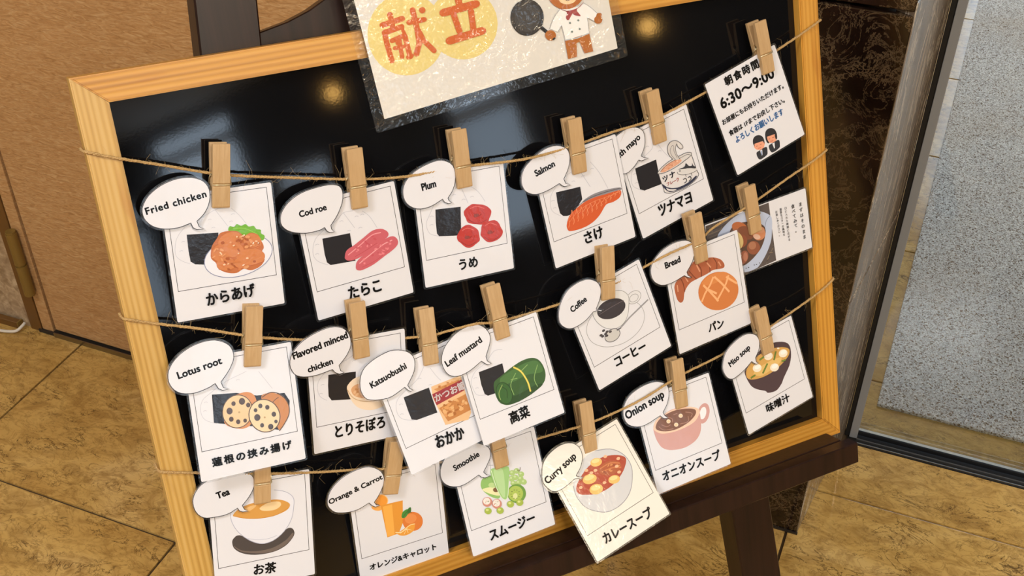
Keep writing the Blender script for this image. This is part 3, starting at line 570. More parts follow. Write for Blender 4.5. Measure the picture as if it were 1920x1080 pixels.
   [5,"c3c4ce",[-2,-280,2,-278,7,-276,13,-274,18,-273,23,-274,28,-277,32,-280,36,-281],0],
   [5,"c3c4ce",[-176,-335,-173,-333,-168,-331,-162,-329,-157,-328,-152,-329,-147,-332,-142,-335,-139,-336],0],
   [0,"19171d",[-266,-318,-20,-337,-45,-599,-261,-566,-279,-536,-277,-432]],
   [0,"b9342c",[273,-461,267,-473,260,-484,252,-495,247,-507,241,-519,232,-529,217,-536,199,-539,181,-540,164,-538,146,-534,129,-529,111,-524,93,-520,76,-514,60,-508,44,-501,33,-492,26,-480,23,-468,20,-454,14,-440,8,-426,5,-412,5,-399,7,-388,14,-377,26,-366,43,-356,60,-347,73,-341,86,-336,101,-334,117,-336,134,-340,151,-345,167,-349,184,-353,200,-358,214,-364,227,-371,240,-380,254,-392,268,-408,277,-422,280,-436,277,-449]],
   [5,"8f241e",[40,-468,56,-479,79,-495,105,-511,130,-520,156,-520,184,-515,210,-508,228,-503],0],
   [7,"d4635a",[66,-373,78,-370,95,-365,116,-361,135,-361,156,-367,178,-377,199,-388,213,-395],0],
   [5,"84261f",[101,-420,107,-427,116,-439,127,-450,137,-456,149,-455,161,-450,173,-444,181,-439],0],
   [0,"8e3a32",[151,-440,150,-448,142,-455,131,-459,118,-460,106,-458,98,-452,96,-444,101,-437,110,-431,123,-428,136,-429,146,-434]],
   [6,"a93029",[172,-393,180,-403,191,-419,202,-435,207,-449,204,-460,197,-470,188,-479,182,-485],0],
   [0,"b9342c",[133,-642,134,-656,135,-669,132,-681,123,-689,110,-696,97,-703,83,-710,69,-718,55,-724,41,-727,27,-730,13,-728,-1,-723,-16,-714,-28,-704,-38,-694,-46,-684,-55,-673,-65,-662,-76,-652,-84,-640,-89,-626,-91,-612,-89,-599,-83,-587,-74,-576,-65,-565,-58,-556,-52,-548,-44,-540,-34,-532,-21,-525,-7,-519,8,-515,24,-513,39,-515,53,-520,66,-529,79,-538,93,-549,107,-560,119,-572,125,-581,129,-591,131,-602,132,-614,133,-628]],
   [6,"8f241e",[-57,-656,-44,-667,-26,-683,-5,-698,16,-707,38,-706,62,-700,83,-692,98,-687],0],
   [7,"d4635a",[-34,-559,-24,-555,-9,-549,8,-545,24,-544,42,-550,60,-560,77,-570,89,-577],0],
   [5,"84261f",[-6,-605,-1,-613,7,-624,15,-635,24,-641,33,-640,44,-634,54,-627,60,-623],0],
   [0,"8e3a32",[37,-625,36,-633,29,-640,17,-644,4,-645,-8,-642,-15,-636,-17,-629,-13,-621,-3,-616,10,-613,22,-614,32,-618]],
   [6,"a93029",[55,-576,61,-586,70,-602,78,-618,82,-632,80,-644,73,-654,66,-663,60,-669],0],
   [0,"b9342c",[374,-640,372,-654,365,-668,357,-680,346,-689,334,-698,322,-704,312,-708,303,-711,292,-714,277,-716,262,-718,246,-719,233,-718,220,-716,207,-710,195,-701,183,-688,172,-675,162,-661,152,-647,147,-634,147,-622,151,-610,155,-598,158,-585,160,-571,164,-558,169,-547,175,-538,184,-531,197,-527,213,-526,228,-524,242,-521,256,-519,270,-518,285,-519,301,-521,314,-527,326,-536,336,-548,344,-561,349,-574,353,-587,358,-600,364,-614,371,-627]],
   [6,"8f241e",[176,-654,189,-664,207,-680,228,-695,248,-704,270,-704,293,-697,314,-689,329,-684],0],
   [7,"d4635a",[199,-555,209,-552,223,-546,240,-541,256,-540,273,-546,291,-556,308,-566,320,-573],0],
   [6,"84261f",[227,-602,232,-610,239,-621,247,-632,256,-638,265,-637,276,-631,285,-624,292,-619],0],
   [0,"8e3a32",[270,-622,268,-630,261,-637,249,-641,236,-642,224,-639,216,-633,214,-626,218,-618,228,-612,241,-610,254,-610,264,-615]],
   [6,"a93029",[286,-572,292,-582,301,-598,309,-614,313,-629,311,-640,304,-651,297,-660,292,-666],0],
  ],"t":[["うめ",-99,-916,84,-918,91,"0e0c0e",0.03,0]],"bt":[["Plum",-373,-126,-238,-112,59,"0e0c0e",0.03,0]]},
 'salmon':{"q":[0.40131, -0.11453, 0.00552, 0.11929, 0.02636, -0.00549],"wh":[0.09158, 0.10578],"b":[-180,-238,-159,-215,-130,-181,-106,-148,-89,-116,-76,-84,-69,-54,-67,-24,-71,4,-83,30,-106,54,-138,76,-174,92,-215,102,-260,105,-307,102,-356,91,-406,74,-453,54,-495,34,-533,12,-564,-13,-589,-46,-607,-82,-617,-118,-619,-154,-612,-189,-598,-221,-572,-248,-538,-272,-499,-288,-457,-295,-410,-294,-365,-291,-317,-284,-271,-274,-238,-267,-214,-298,-191,-315,-127,-318,-171,-282,-180,-238],
  "s":[
   [5,"c3c4ce",[-288,-578,-304,-564,-327,-544,-351,-521,-366,-496,-371,-469,-370,-439,-365,-409,-358,-383,-348,-362,-336,-345,-320,-329,-302,-313,-279,-294,-252,-275,-224,-257,-197,-241,-170,-229,-143,-219,-116,-212,-90,-206,-63,-203,-36,-203,-11,-203,9,-203,25,-202,36,-201,44,-200,50,-199],0],
   [6,"c3c4ce",[136,-174,148,-196,167,-228,187,-265,206,-304,222,-350,240,-404,254,-453,265,-487],0],
   [6,"c3c4ce",[6,-220,81,-407],0],
   [5,"c3c4ce",[-102,-296,-98,-296,-92,-294,-86,-293,-81,-293,-76,-295,-71,-298,-67,-302,-64,-304],0],
   [6,"c3c4ce",[119,-245,123,-244,128,-242,134,-241,140,-241,145,-243,150,-247,154,-250,157,-252],0],
   [5,"c3c4ce",[-354,-407,-350,-406,-345,-405,-339,-403,-334,-404,-329,-406,-324,-409,-320,-412,-317,-415],0],
   [5,"c3c4ce",[-352,-480,-348,-478,-343,-477,-337,-476,-332,-476,-327,-478,-322,-481,-318,-485,-315,-487],0],
   [6,"c3c4ce",[11,-281,15,-280,20,-278,26,-277,32,-277,37,-279,42,-282,46,-286,49,-288],0],
   [0,"19171d",[-285,-340,-24,-371,-30,-496,-154,-598,-224,-600,-264,-586,-291,-550,-294,-440]],
   [0,"8d8a90",[-36,-521,-23,-514,1,-505,32,-497,62,-491,91,-487,121,-486,153,-486,184,-487,214,-489,245,-492,275,-496,303,-500,330,-505,356,-510,379,-516,396,-522,406,-529,411,-537,409,-544,400,-548,382,-549,356,-547,325,-545,293,-542,260,-540,224,-536,188,-533,153,-531,120,-531,88,-533,58,-535,31,-535,7,-533,-16,-530,-32,-526]],
   [0,"cf5a2c",[-250,-728,-252,-717,-253,-704,-251,-690,-245,-675,-237,-657,-225,-637,-211,-618,-194,-602,-175,-589,-152,-578,-128,-569,-105,-560,-82,-551,-58,-543,-34,-536,-8,-530,21,-526,51,-524,82,-523,115,-523,149,-525,184,-528,220,-532,254,-534,288,-536,322,-538,352,-540,375,-543,389,-548,396,-554,398,-561,398,-569,395,-580,390,-592,381,-604,369,-614,354,-622,334,-627,313,-631,293,-634,272,-634,251,-632,230,-630,211,-633,194,-643,178,-656,163,-671,148,-685,134,-697,120,-708,105,-718,88,-728,68,-738,46,-747,23,-755,-1,-761,-26,-766,-51,-769,-77,-770,-104,-771,-135,-769,-167,-766,-198,-762,-221,-756,-235,-751,-243,-744,-247,-737]],
   [5,"ea9468",[-235,-715,-231,-708,-224,-698,-218,-686,-214,-676,-213,-666,-215,-656,-216,-646,-215,-637,-208,-629,-199,-622,-190,-615,-182,-607,-175,-595,-170,-582,-166,-569,-162,-560],0],
   [4,"ea9468",[-162,-560,-162,-571,-160,-586,-160,-603,-160,-618,-164,-633,-168,-648,-173,-661,-177,-670],0],
   [5,"ea9468",[-180,-703,-176,-697,-170,-688,-164,-677,-160,-668,-160,-658,-162,-649,-163,-640,-162,-631,-155,-624,-146,-618,-137,-611,-129,-604,-123,-593,-118,-580,-114,-568,-111,-560],0],
   [4,"ea9468",[-111,-560,-110,-570,-108,-584,-107,-600,-108,-614,-110,-628,-115,-642,-120,-654,-123,-663],0],
   [5,"ea9468",[-126,-691,-122,-686,-116,-678,-110,-668,-106,-659,-106,-651,-108,-642,-110,-633,-108,-625,-102,-619,-93,-613,-84,-607,-76,-600,-70,-590,-66,-578,-62,-567,-59,-560],0],
   [4,"ea9468",[-59,-560,-58,-569,-56,-583,-54,-597,-55,-611,-57,-624,-62,-636,-66,-648,-69,-656],0],
   [5,"ea9468",[-71,-680,-67,-675,-61,-667,-56,-659,-52,-651,-52,-643,-54,-635,-56,-627,-55,-620,-49,-614,-40,-608,-31,-603,-23,-597,-18,-588,-13,-577,-9,-567,-7,-560],0],
   [4,"ea9468",[-7,-560,-5,-568,-3,-581,-2,-595,-2,-607,-4,-619,-8,-631,-12,-641,-15,-649],0],
   [5,"ea9468",[-16,-668,-12,-664,-7,-657,-1,-650,2,-643,2,-636,0,-628,-2,-620,-1,-614,5,-608,13,-604,22,-599,30,-593,35,-585,40,-575,43,-566,46,-560],0],
   [4,"ea9468",[46,-560,47,-568,49,-579,51,-592,52,-604,49,-615,46,-625,42,-635,39,-642],0],
   [5,"ea9468",[39,-656,43,-652,48,-647,53,-641,56,-635,56,-628,54,-621,52,-614,53,-608,58,-603,67,-599,76,-595,83,-590,88,-583,92,-574,96,-565,98,-560],0],
   [4,"ea9468",[98,-560,100,-567,102,-578,104,-590,105,-600,103,-610,99,-620,96,-628,93,-634],0],
   [5,"ea9468",[95,-644,98,-641,103,-637,108,-632,111,-626,111,-620,108,-614,106,-607,107,-602,112,-598,120,-594,129,-591,136,-587,141,-580,146,-572,149,-565,151,-559],0],
   [4,"ea9468",[151,-559,153,-566,155,-576,158,-587,158,-597,157,-606,153,-614,150,-622,147,-627],0],
   [5,"ea9468",[150,-632,154,-630,158,-627,163,-622,166,-618,165,-613,162,-607,160,-601,161,-596,166,-592,174,-590,183,-587,190,-583,195,-578,199,-570,202,-564,204,-559],0],
   [4,"ea9468",[204,-559,206,-566,208,-574,211,-584,212,-593,211,-601,208,-609,204,-616,202,-620],0],
   [5,"ea9468",[207,-614,211,-612,215,-610,220,-606,222,-603,221,-598,218,-593,216,-587,216,-583,222,-580,230,-578,238,-576,245,-573,250,-568,254,-562,256,-556,258,-552],0],
   [4,"ea9468",[258,-552,260,-558,264,-566,266,-575,268,-582,266,-590,264,-596,260,-602,258,-606],0],
   [5,"ea9468",[265,-595,268,-594,272,-592,276,-590,279,-588,278,-584,275,-579,272,-574,272,-570,278,-568,285,-566,294,-565,301,-563,305,-559,308,-554,311,-549,313,-546],0],
   [4,"ea9468",[313,-546,315,-550,318,-558,322,-565,323,-572,322,-578,320,-584,316,-589,314,-592],0],
   [5,"ea9468",[322,-576,325,-576,329,-575,333,-574,335,-572,334,-569,331,-565,328,-561,329,-557,334,-556,341,-555,350,-554,356,-553,361,-549,364,-545,366,-541,368,-538],0],
   [4,"ea9468",[368,-538,370,-543,374,-549,377,-556,379,-562,378,-567,376,-571,373,-575,371,-578],0],
   [5,"e58a5c",[-216,-667,-200,-655,-177,-637,-151,-619,-125,-604,-100,-594,-73,-585,-46,-578,-18,-572,12,-567,42,-562,74,-559,107,-557,141,-557,177,-559,213,-561,248,-562,285,-561,324,-559,358,-558,382,-556],0],
   [6,"5b585e",[-134,-559,-111,-551,-79,-539,-41,-528,-5,-518,30,-513,65,-510,101,-508,138,-508,179,-509,221,-511,262,-514,299,-517,330,-520,359,-523,382,-525,399,-527],0],
  ],"t":[["さけ",-93,-938,112,-932,112,"0e0c0e",0.03,0]],"bt":[["Salmon",-455,-123,-242,-89,56,"0e0c0e",0.03,0]]},
 'tuna':{"q":[0.48814, -0.10605, 0.003, 0.2365, 0.02772, 0.00018],"wh":[0.08916, 0.10567],"b":[-204,-257,-185,-239,-158,-212,-136,-184,-121,-154,-111,-123,-105,-94,-102,-69,-104,-47,-111,-25,-126,-4,-147,17,-172,34,-201,47,-235,56,-269,61,-304,61,-340,56,-379,49,-426,39,-476,27,-520,10,-555,-10,-585,-34,-608,-61,-625,-92,-635,-126,-634,-162,-618,-200,-590,-238,-557,-274,-516,-305,-468,-333,-424,-350,-386,-350,-351,-340,-320,-328,-290,-314,-263,-298,-245,-286,-222,-306,-189,-312,-137,-313,-176,-289,-204,-257],
  "s":[
   [6,"c3c4ce",[-293,-595,-309,-580,-333,-559,-357,-536,-374,-514,-381,-494,-384,-474,-382,-454,-378,-434,-372,-415,-363,-395,-351,-376,-335,-359,-314,-344,-290,-331,-263,-319,-237,-309,-213,-300,-188,-292,-164,-285,-140,-277,-116,-270,-92,-264,-70,-255,-52,-242,-38,-219,-29,-190,-22,-162,-18,-143],0],
   [6,"c3c4ce",[16,-235,22,-252,31,-276,41,-303,51,-327,61,-349,73,-371,84,-390,91,-403],0],
   [6,"c3c4ce",[-126,-204,-121,-203,-116,-202,-109,-202,-103,-203,-98,-205,-94,-209,-89,-213,-86,-216],0],
   [6,"c3c4ce",[-344,-398,-340,-398,-334,-397,-328,-397,-322,-397,-317,-400,-312,-404,-308,-408,-305,-411],0],
   [6,"c3c4ce",[-355,-490,-350,-490,-345,-489,-338,-488,-332,-489,-328,-492,-323,-496,-318,-500,-316,-503],0],
   [6,"c3c4ce",[-8,-306,-4,-305,2,-304,9,-304,14,-304,20,-307,24,-311,29,-315,32,-318],0],
   [0,"19171d",[-302,-351,-52,-370,-65,-486,-74,-628,-274,-604,-317,-570,-313,-465]],
   [0,"dcd9da",[-78,-499,-51,-477,36,-455,126,-448,213,-453,300,-458,347,-487,346,-514,352,-595,366,-715,314,-762,227,-778,84,-767,-24,-751,-67,-724,-66,-639,-74,-522]],
   [0,"d4d1d0",[-72,-502,-59,-493,-39,-482,-16,-472,9,-463,35,-458,64,-454,94,-452,125,-451,161,-451,199,-452,237,-454,268,-457,293,-461,314,-466,331,-472,342,-477,349,-483,352,-488,349,-494,343,-499,333,-504,319,-509,301,-514,280,-519,254,-525,224,-531,192,-536,160,-540,127,-543,93,-544,60,-544,30,-543,3,-540,-22,-535,-43,-529,-59,-524,-70,-519,-76,-514,-77,-509]],
   [0,"dba386",[-46,-508,-38,-500,-22,-491,-1,-482,21,-476,44,-471,70,-468,96,-466,120,-466,142,-468,162,-472,180,-478,195,-483,206,-488,214,-494,219,-500,220,-505,216,-510,208,-515,196,-519,182,-523,163,-525,140,-527,115,-528,91,-529,68,-531,44,-532,22,-532,3,-530,-15,-526,-31,-521,-42,-514]],
   [0,"e9bda2",[37,-484,32,-491,19,-492,11,-485,16,-479,29,-478]],
   [0,"c98a6c",[130,-505,123,-506,114,-501,111,-494,117,-493,127,-499]],
   [0,"e9bda2",[80,-506,74,-504,70,-495,71,-489,77,-492,82,-501]],
   [0,"e9bda2",[36,-519,36,-526,30,-528,24,-523,24,-516,30,-514]],
   [0,"e9bda2",[181,-489,179,-498,167,-500,158,-494,160,-486,172,-483]],
   [0,"e9bda2",[125,-510,122,-517,112,-518,105,-513,108,-506,118,-505]],
   [0,"c98a6c",[160,-482,158,-487,150,-489,144,-485,146,-479,154,-478]],
   [0,"c98a6c",[113,-512,104,-512,92,-504,89,-496,98,-495,110,-503]],
   [0,"c98a6c",[90,-493,84,-498,71,-496,64,-490,70,-486,83,-487]],
   [0,"e9bda2",[14,-516,5,-513,3,-505,9,-500,17,-503,20,-511]],
   [0,"c98a6c",[61,-512,62,-520,55,-524,47,-522,47,-514,53,-510]],
   [0,"e9bda2",[127,-505,121,-504,117,-498,119,-493,125,-495,129,-501]],
   [6,"4b4a4e",[-77,-501,-69,-495,-57,-488,-42,-481,-26,-474,-9,-469,11,-464,32,-459,52,-455,71,-452,89,-451,108,-450,126,-449,144,-449,161,-450,179,-450,198,-451,219,-452,242,-452,265,-452,285,-455,302,-458,317,-464,330,-469,339,-475,346,-479,350,-484,352,-489,350,-494,345,-498,337,-504,327,-508,315,-512,300,-516,283,-519,265,-521,246,-524,226,-528,205,-531,183,-535,161,-537,137,-539,112,-540,87,-541,63,-541,40,-540,18,-538,-4,-536,-22,-533,-39,-529,-53,-524,-65,-520,-74,-515,-79,-512,-82,-509,-81,-506],1],
   [4,"4b4a4e",[-45,-505,-32,-500,-14,-493,6,-485,28,-479,51,-475,76,-471,101,-469,124,-468,143,-468,161,-470,178,-473,198,-475,222,-475,248,-475,274,-475,294,-476,308,-480,317,-486,324,-492,328,-496],0],
   [6,"4b4a4e",[-74,-515,-73,-532,-73,-557,-73,-584,-72,-608,-70,-628,-68,-648,-66,-666,-65,-682,-66,-694,-69,-704,-70,-713,-66,-722,-57,-732,-44,-741,-28,-750,-10,-758,10,-764,32,-769,56,-773,81,-776,107,-780,135,-782,164,-784,192,-783,222,-781,252,-776,281,-771,305,-765,323,-758,338,-749,349,-741,358,-733,363,-726,364,-718,363,-712,363,-708],0],
   [6,"4b4a4e",[344,-503,345,-516,346,-536,348,-558,349,-580,350,-602,351,-625,352,-648,353,-666,355,-681,357,-693,359,-702,360,-709],0],
   [0,"30344a",[-64,-633,-57,-640,-47,-655,-34,-674,-19,-689,-2,-702,18,-715,40,-726,62,-735,84,-742,107,-746,130,-749,154,-751,179,-751,205,-750,231,-748,254,-745,276,-740,296,-733,314,-727,326,-725,333,-728,336,-733,334,-740,327,-747,313,-754,293,-761,270,-768,245,-772,218,-775,189,-776,159,-776,130,-775,99,-772,68,-767,39,-762,15,-756,-2,-749,-14,-743,-23,-735,-32,-726,-40,-715,-48,-703,-54,-690,-59,-677,-63,-664,-66,-648,-67,-637]],
   [0,"dcd9da",[-35,-689,-30,-692,-22,-701,-10,-711,2,-721,20,-730,42,-740,61,-748,72,-754,70,-757,60,-758,45,-756,32,-753,18,-748,3,-740,-12,-732,-23,-723,-30,-714,-35,-702,-36,-693]],
   [0,"cfcac8",[95,-363,95,-349,97,-336,101,-324,106,-313,113,-303,121,-294,131,-286,143,-281,157,-279,174,-278,191,-280,206,-284,217,-288,227,-295,235,-304,244,-313,252,-326,261,-341,269,-356,273,-369,275,-378,275,-386,273,-391,269,-394,262,-396,253,-395,244,-392,235,-386,229,-374,223,-358,218,-342,213,-334,207,-335,200,-342,194,-353,190,-365,188,-379,188,-395,188,-412,189,-428,193,-444,199,-460,204,-475,203,-483,194,-484,181,-480,165,-474,152,-467,141,-461,132,-454,122,-446,115,-435,108,-420,102,-400,97,-381]],
   [0,"dad7d6",[227,-320,232,-320,238,-324,246,-331,252,-338,256,-346,260,-355,263,-364,264,-372,264,-376,261,-380,257,-382,253,-382,247,-379,240,-373,233,-366,228,-359,226,-349,225,-337,225,-326]],
   [6,"4b4a4e",[126,-448,122,-440,115,-428,107,-414,102,-402,99,-389,96,-376,95,-362,96,-350,98,-337,101,-324,106,-313,113,-302,123,-293,135,-285,148,-279,160,-275,173,-275,186,-277,198,-280,209,-285,219,-290,228,-297,236,-304,244,-313,252,-324,260,-337,267,-350,272,-361,275,-371,276,-380,275,-387,272,-392,266,-395,258,-396,250,-394,242,-391,236,-385,230,-377,224,-368,221,-358,218,-349,217,-338,217,-329,217,-322],0],
   [5,"4b4a4e",[217,-322,211,-328,203,-336,195,-346,189,-358,185,-371,184,-386,183,-402,184,-419,188,-436,193,-455,199,-472,203,-483],0],
   [5,"77757a",[152,-467,147,-455,138,-439,130,-421,125,-405,123,-390,122,-376,124,-362,127,-350,134,-340,144,-330,154,-322,162,-318,167,-317,171,-319,173,-323,174,-330,173,-340,169,-352,166,-366,165,-382,167,-401,171,-423,176,-444,179,-458],0],
   [0,"d5d3d2",[134,-592,139,-588,145,-583,153,-579,163,-578,176,-579,190,-583,206,-588,222,-594,240,-602,258,-611,276,-620,293,-628,310,-633,327,-636,342,-640,352,-645,358,-652,361,-661,360,-669,355,-674,344,-677,329,-677,312,-676,294,-674,275,-672,256,-669,236,-665,217,-659,198,-652,178,-643,160,-634,147,-626,139,-620,134,-615,132,-610,131,-606,130,-602,130,-599,131,-596]],
   [0,"38383e",[156,-574,167,-574,187,-577,210,-580,228,-579,238,-574,245,-564,250,-556,256,-554,262,-560,268,-571,273,-584,280,-593,289,-599,299,-604,309,-606,316,-606,320,-602,322,-593,323,-585,324,-582,326,-586,326,-594,328,-604,330,-613,335,-620,341,-626,347,-632,351,-637,352,-642,352,-647,349,-651,342,-651,331,-646,315,-637,297,-626,280,-618,262,-611,242,-605,223,-600,206,-594,189,-588,172,-582,160,-577]],
   [4,"4b4a4e",[134,-592,134,-597,134,-604,135,-612,141,-620,152,-629,166,-638,183,-648,202,-656,223,-663,247,-669,272,-674,293,-677,311,-679,328,-678,342,-677,352,-676],0],
   [0,"38383e",[174,-600,170,-603,165,-603,159,-599,157,-594,158,-590,163,-589,169,-591,173,-595]],
   [4,"38383e",[216,-662,216,-687],0],
   [4,"38383e",[285,-677,284,-705],0],
   [8,"38383e",[173,-695,179,-695,189,-694,198,-694,205,-696,208,-702,210,-711,210,-719,207,-726,201,-730,191,-733,182,-734,175,-736],0],
   [9,"38383e",[232,-702,237,-701,246,-700,254,-699,260,-701,264,-707,265,-715,265,-724,263,-731,256,-735,247,-738,237,-739,231,-741],0],
  ],"t":[["ツナ",-45,-624,105,-620,56,"1e2238",0.03,0],["フレーク",-19,-676,128,-685,35,"c4553e",0.02,0],["ツナマヨ",-194,-931,202,-958,114,"0e0c0e",0.03,0]],"bt":[["Tuna with mayo",-674,-247,-156,-93,56,"0e0c0e",0.03,0]]},
 'bread':{"q":[0.52978, -0.23719, 0.01002, 0.11033, 0.03922, -0.00906],"wh":[0.09132, 0.10631],"b":[-220,-221,-198,-200,-167,-170,-139,-139,-119,-109,-102,-78,-91,-46,-87,-13,-90,20,-100,49,-118,74,-143,95,-175,112,-216,124,-264,131,-313,133,-363,128,-413,118,-460,104,-502,85,-541,61,-574,36,-599,9,-619,-20,-631,-52,-636,-89,-634,-128,-623,-165,-603,-198,-573,-228,-539,-251,-501,-264,-457,-270,-411,-271,-356,-266,-299,-255,-259,-248,-236,-271,-209,-290,-173,-298,-213,-257,-220,-221],
  "s":[
   [0,"ad6243",[-387,-382,-388,-363,-388,-345,-385,-328,-378,-311,-364,-294,-347,-276,-326,-260,-304,-246,-277,-235,-246,-228,-217,-220,-194,-212,-182,-201,-178,-189,-174,-177,-165,-167,-148,-158,-126,-151,-102,-146,-78,-143,-54,-144,-28,-149,-2,-155,23,-161,48,-166,74,-172,99,-179,123,-187,147,-199,170,-212,191,-227,208,-242,222,-260,232,-280,240,-299,242,-315,241,-326,236,-334,227,-339,212,-341,189,-338,159,-331,128,-323,100,-319,76,-320,56,-325,35,-330,13,-334,-12,-336,-39,-338,-66,-339,-94,-342,-121,-344,-149,-346,-176,-350,-201,-358,-223,-371,-243,-387,-260,-405,-275,-424,-286,-445,-293,-468,-300,-490,-307,-506,-316,-516,-326,-521,-336,-522,-345,-520,-354,-513,-363,-501,-371,-487,-377,-470,-381,-450,-384,-427,-386,-404]],
   [10,"7a3f2a",[-304,-246,-298,-260,-291,-282,-284,-306,-278,-330,-276,-354,-275,-382,-275,-407,-275,-424],0],
   [10,"7a3f2a",[-194,-212,-184,-230,-168,-257,-152,-284,-139,-306,-130,-320,-123,-331,-118,-338,-115,-343],0],
   [10,"7a3f2a",[-100,-153,-89,-170,-72,-195,-56,-222,-45,-248,-42,-273,-45,-299,-49,-322,-51,-339],0],
   [10,"7a3f2a",[2,-162,14,-178,31,-200,48,-225,60,-248,63,-271,61,-295,58,-316,55,-331],0],
   [10,"7a3f2a",[122,-191,129,-204,138,-223,146,-244,152,-263,152,-281,148,-298,144,-314,141,-325],0],
   [13,"d89a78",[-349,-322,-352,-395],0],
   [13,"d89a78",[-246,-267,-217,-334],0],
   [14,"d89a78",[-87,-195,-61,-279],0],
   [14,"d89a78",[35,-211,75,-282],0],
   [14,"d89a78",[175,-253,197,-308],0],
   [0,"cf7d45",[352,-533,362,-567,366,-601,364,-634,356,-666,342,-695,323,-721,299,-742,270,-760,237,-772,202,-779,164,-781,126,-778,87,-769,50,-755,14,-736,-19,-713,-48,-686,-74,-657,-94,-625,-109,-592,-119,-558,-122,-525,-120,-492,-112,-461,-98,-433,-79,-408,-55,-386,-27,-369,5,-357,39,-349,76,-347,114,-350,152,-358,189,-372,225,-390,258,-412,288,-438,314,-468,336,-499]],
   [0,"d8894e",[-64,-409,-51,-394,-23,-378,13,-365,50,-357,90,-356,133,-360,177,-368,216,-380,250,-400,280,-425,306,-452,327,-478,344,-505,358,-533,363,-556,356,-565,330,-551,290,-522,244,-491,200,-469,157,-462,112,-464,69,-466,32,-463,-2,-453,-34,-439,-57,-423]],
   [22,"f0b480",[-48,-434,19,-534,101,-670],0],
   [21,"f0b480",[-99,-604,-44,-530,32,-463,87,-390],0],
   [22,"f0b480",[97,-393,174,-497,249,-620],0],
   [22,"f0b480",[81,-662,158,-586,224,-516,270,-438],0],
   [22,"f0b480",[-24,-480,95,-582],0],
   [22,"f0b480",[237,-445,356,-565],0],
  ],"t":[["パン",-69,-961,116,-975,95,"0e0c0e",0.03,0]],"bt":[["Bread",-455,-98,-274,-87,60,"0e0c0e",0.03,0]]},
 'coffee':{"q":[0.41256, -0.24679, 0.00998, 0.25621, -0.03452, -0.00115],"wh":[0.09042, 0.10053],"b":[-171,-221,-154,-205,-129,-183,-106,-160,-87,-137,-69,-114,-56,-90,-48,-65,-44,-40,-45,-16,-50,6,-58,25,-72,44,-91,64,-114,85,-142,101,-176,112,-214,119,-253,121,-295,120,-339,114,-380,103,-418,84,-454,60,-485,33,-513,5,-536,-26,-554,-56,-568,-87,-577,-118,-580,-147,-575,-173,-565,-197,-551,-219,-534,-239,-512,-256,-487,-268,-457,-275,-422,-278,-389,-278,-358,-276,-327,-272,-297,-265,-265,-254,-233,-241,-210,-232,-167,-243,-142,-266,-108,-269,-141,-244,-171,-221],
  "s":[
   [5,"9b9b9b",[302,-482,302,-519,295,-554,279,-587,255,-618,225,-644,188,-666,146,-683,99,-694,50,-700,-2,-700,-54,-694,-105,-682,-154,-665,-200,-643,-241,-617,-277,-587,-307,-554,-330,-520,-345,-484,-353,-447,-353,-411,-345,-376,-329,-344,-306,-315,-276,-289,-240,-267,-199,-250,-154,-239,-106,-233,-55,-232,-4,-238,47,-248,96,-264,142,-286,184,-311,221,-341,252,-373,276,-408,293,-445],1],
   [0,"dddde0",[336,-312,339,-330,334,-348,324,-363,308,-376,287,-385,264,-389,240,-388,218,-381,199,-371,184,-356,175,-340,172,-322,177,-304,187,-288,204,-276,224,-267,247,-263,270,-264,293,-270,312,-281,327,-295]],
   [5,"8d8d8d",[336,-312,339,-330,334,-348,324,-363,308,-376,287,-385,264,-389,240,-388,218,-381,199,-371,184,-356,175,-340,172,-322,177,-304,187,-288,204,-276,224,-267,247,-263,270,-264,293,-270,312,-281,327,-295],1],
   [0,"dddde0",[303,-324,304,-338,298,-351,286,-362,270,-368,251,-370,232,-367,217,-359,206,-348,202,-334,204,-320,213,-308,227,-299,245,-295,264,-296,281,-301,295,-311]],
   [5,"8d8d8d",[303,-324,304,-338,298,-351,286,-362,270,-368,251,-370,232,-367,217,-359,206,-348,202,-334,204,-320,213,-308,227,-299,245,-295,264,-296,281,-301,295,-311],1],
   [0,"dededf",[-212,-214,-210,-195,-207,-178,-199,-163,-180,-151,-145,-143,-97,-137,-46,-135,-1,-137,39,-143,76,-153,110,-166,139,-180,163,-195,183,-212,198,-230,207,-250,208,-273,203,-298,194,-324,183,-351,170,-380,156,-410,138,-440,118,-464,95,-484,68,-501,41,-514,15,-522,-10,-523,-35,-520,-59,-512,-82,-500,-106,-484,-130,-464,-152,-441,-170,-417,-185,-392,-197,-365,-207,-338,-213,-312,-217,-286,-217,-260,-215,-236]],
   [5,"8d8d8d",[-212,-214,-215,-231,-219,-254,-222,-281,-220,-308,-213,-336,-203,-367,-189,-397,-173,-424,-154,-448,-132,-470,-108,-488,-83,-503,-57,-513,-30,-519,-2,-521,25,-519,50,-512,74,-500,97,-484,118,-464,138,-439,155,-409,170,-378,183,-351,192,-329,200,-310,204,-292,203,-272,196,-251,185,-229,170,-209,152,-191,127,-176,96,-164,68,-154,48,-147],0],
   [0,"3a3438",[144,-326,142,-344,135,-361,124,-376,108,-388,87,-398,64,-406,38,-410,10,-410,-18,-408,-47,-402,-74,-393,-99,-381,-122,-367,-141,-351,-156,-334,-167,-316,-173,-298,-174,-279,-169,-262,-160,-246,-146,-233,-128,-221,-107,-213,-82,-207,-56,-205,-28,-206,1,-210,28,-217,55,-227,79,-240,101,-255,118,-271,132,-289,140,-308]],
   [5,"6a5f62",[-154,-296,-129,-295,-94,-294,-53,-293,-13,-292,28,-293,74,-294,115,-296,143,-297],0],
   [14,"77767a",[9,-535,134,-490,393,-426],0],
   [5,"b5b3b5",[9,-535,134,-490,393,-426],0],
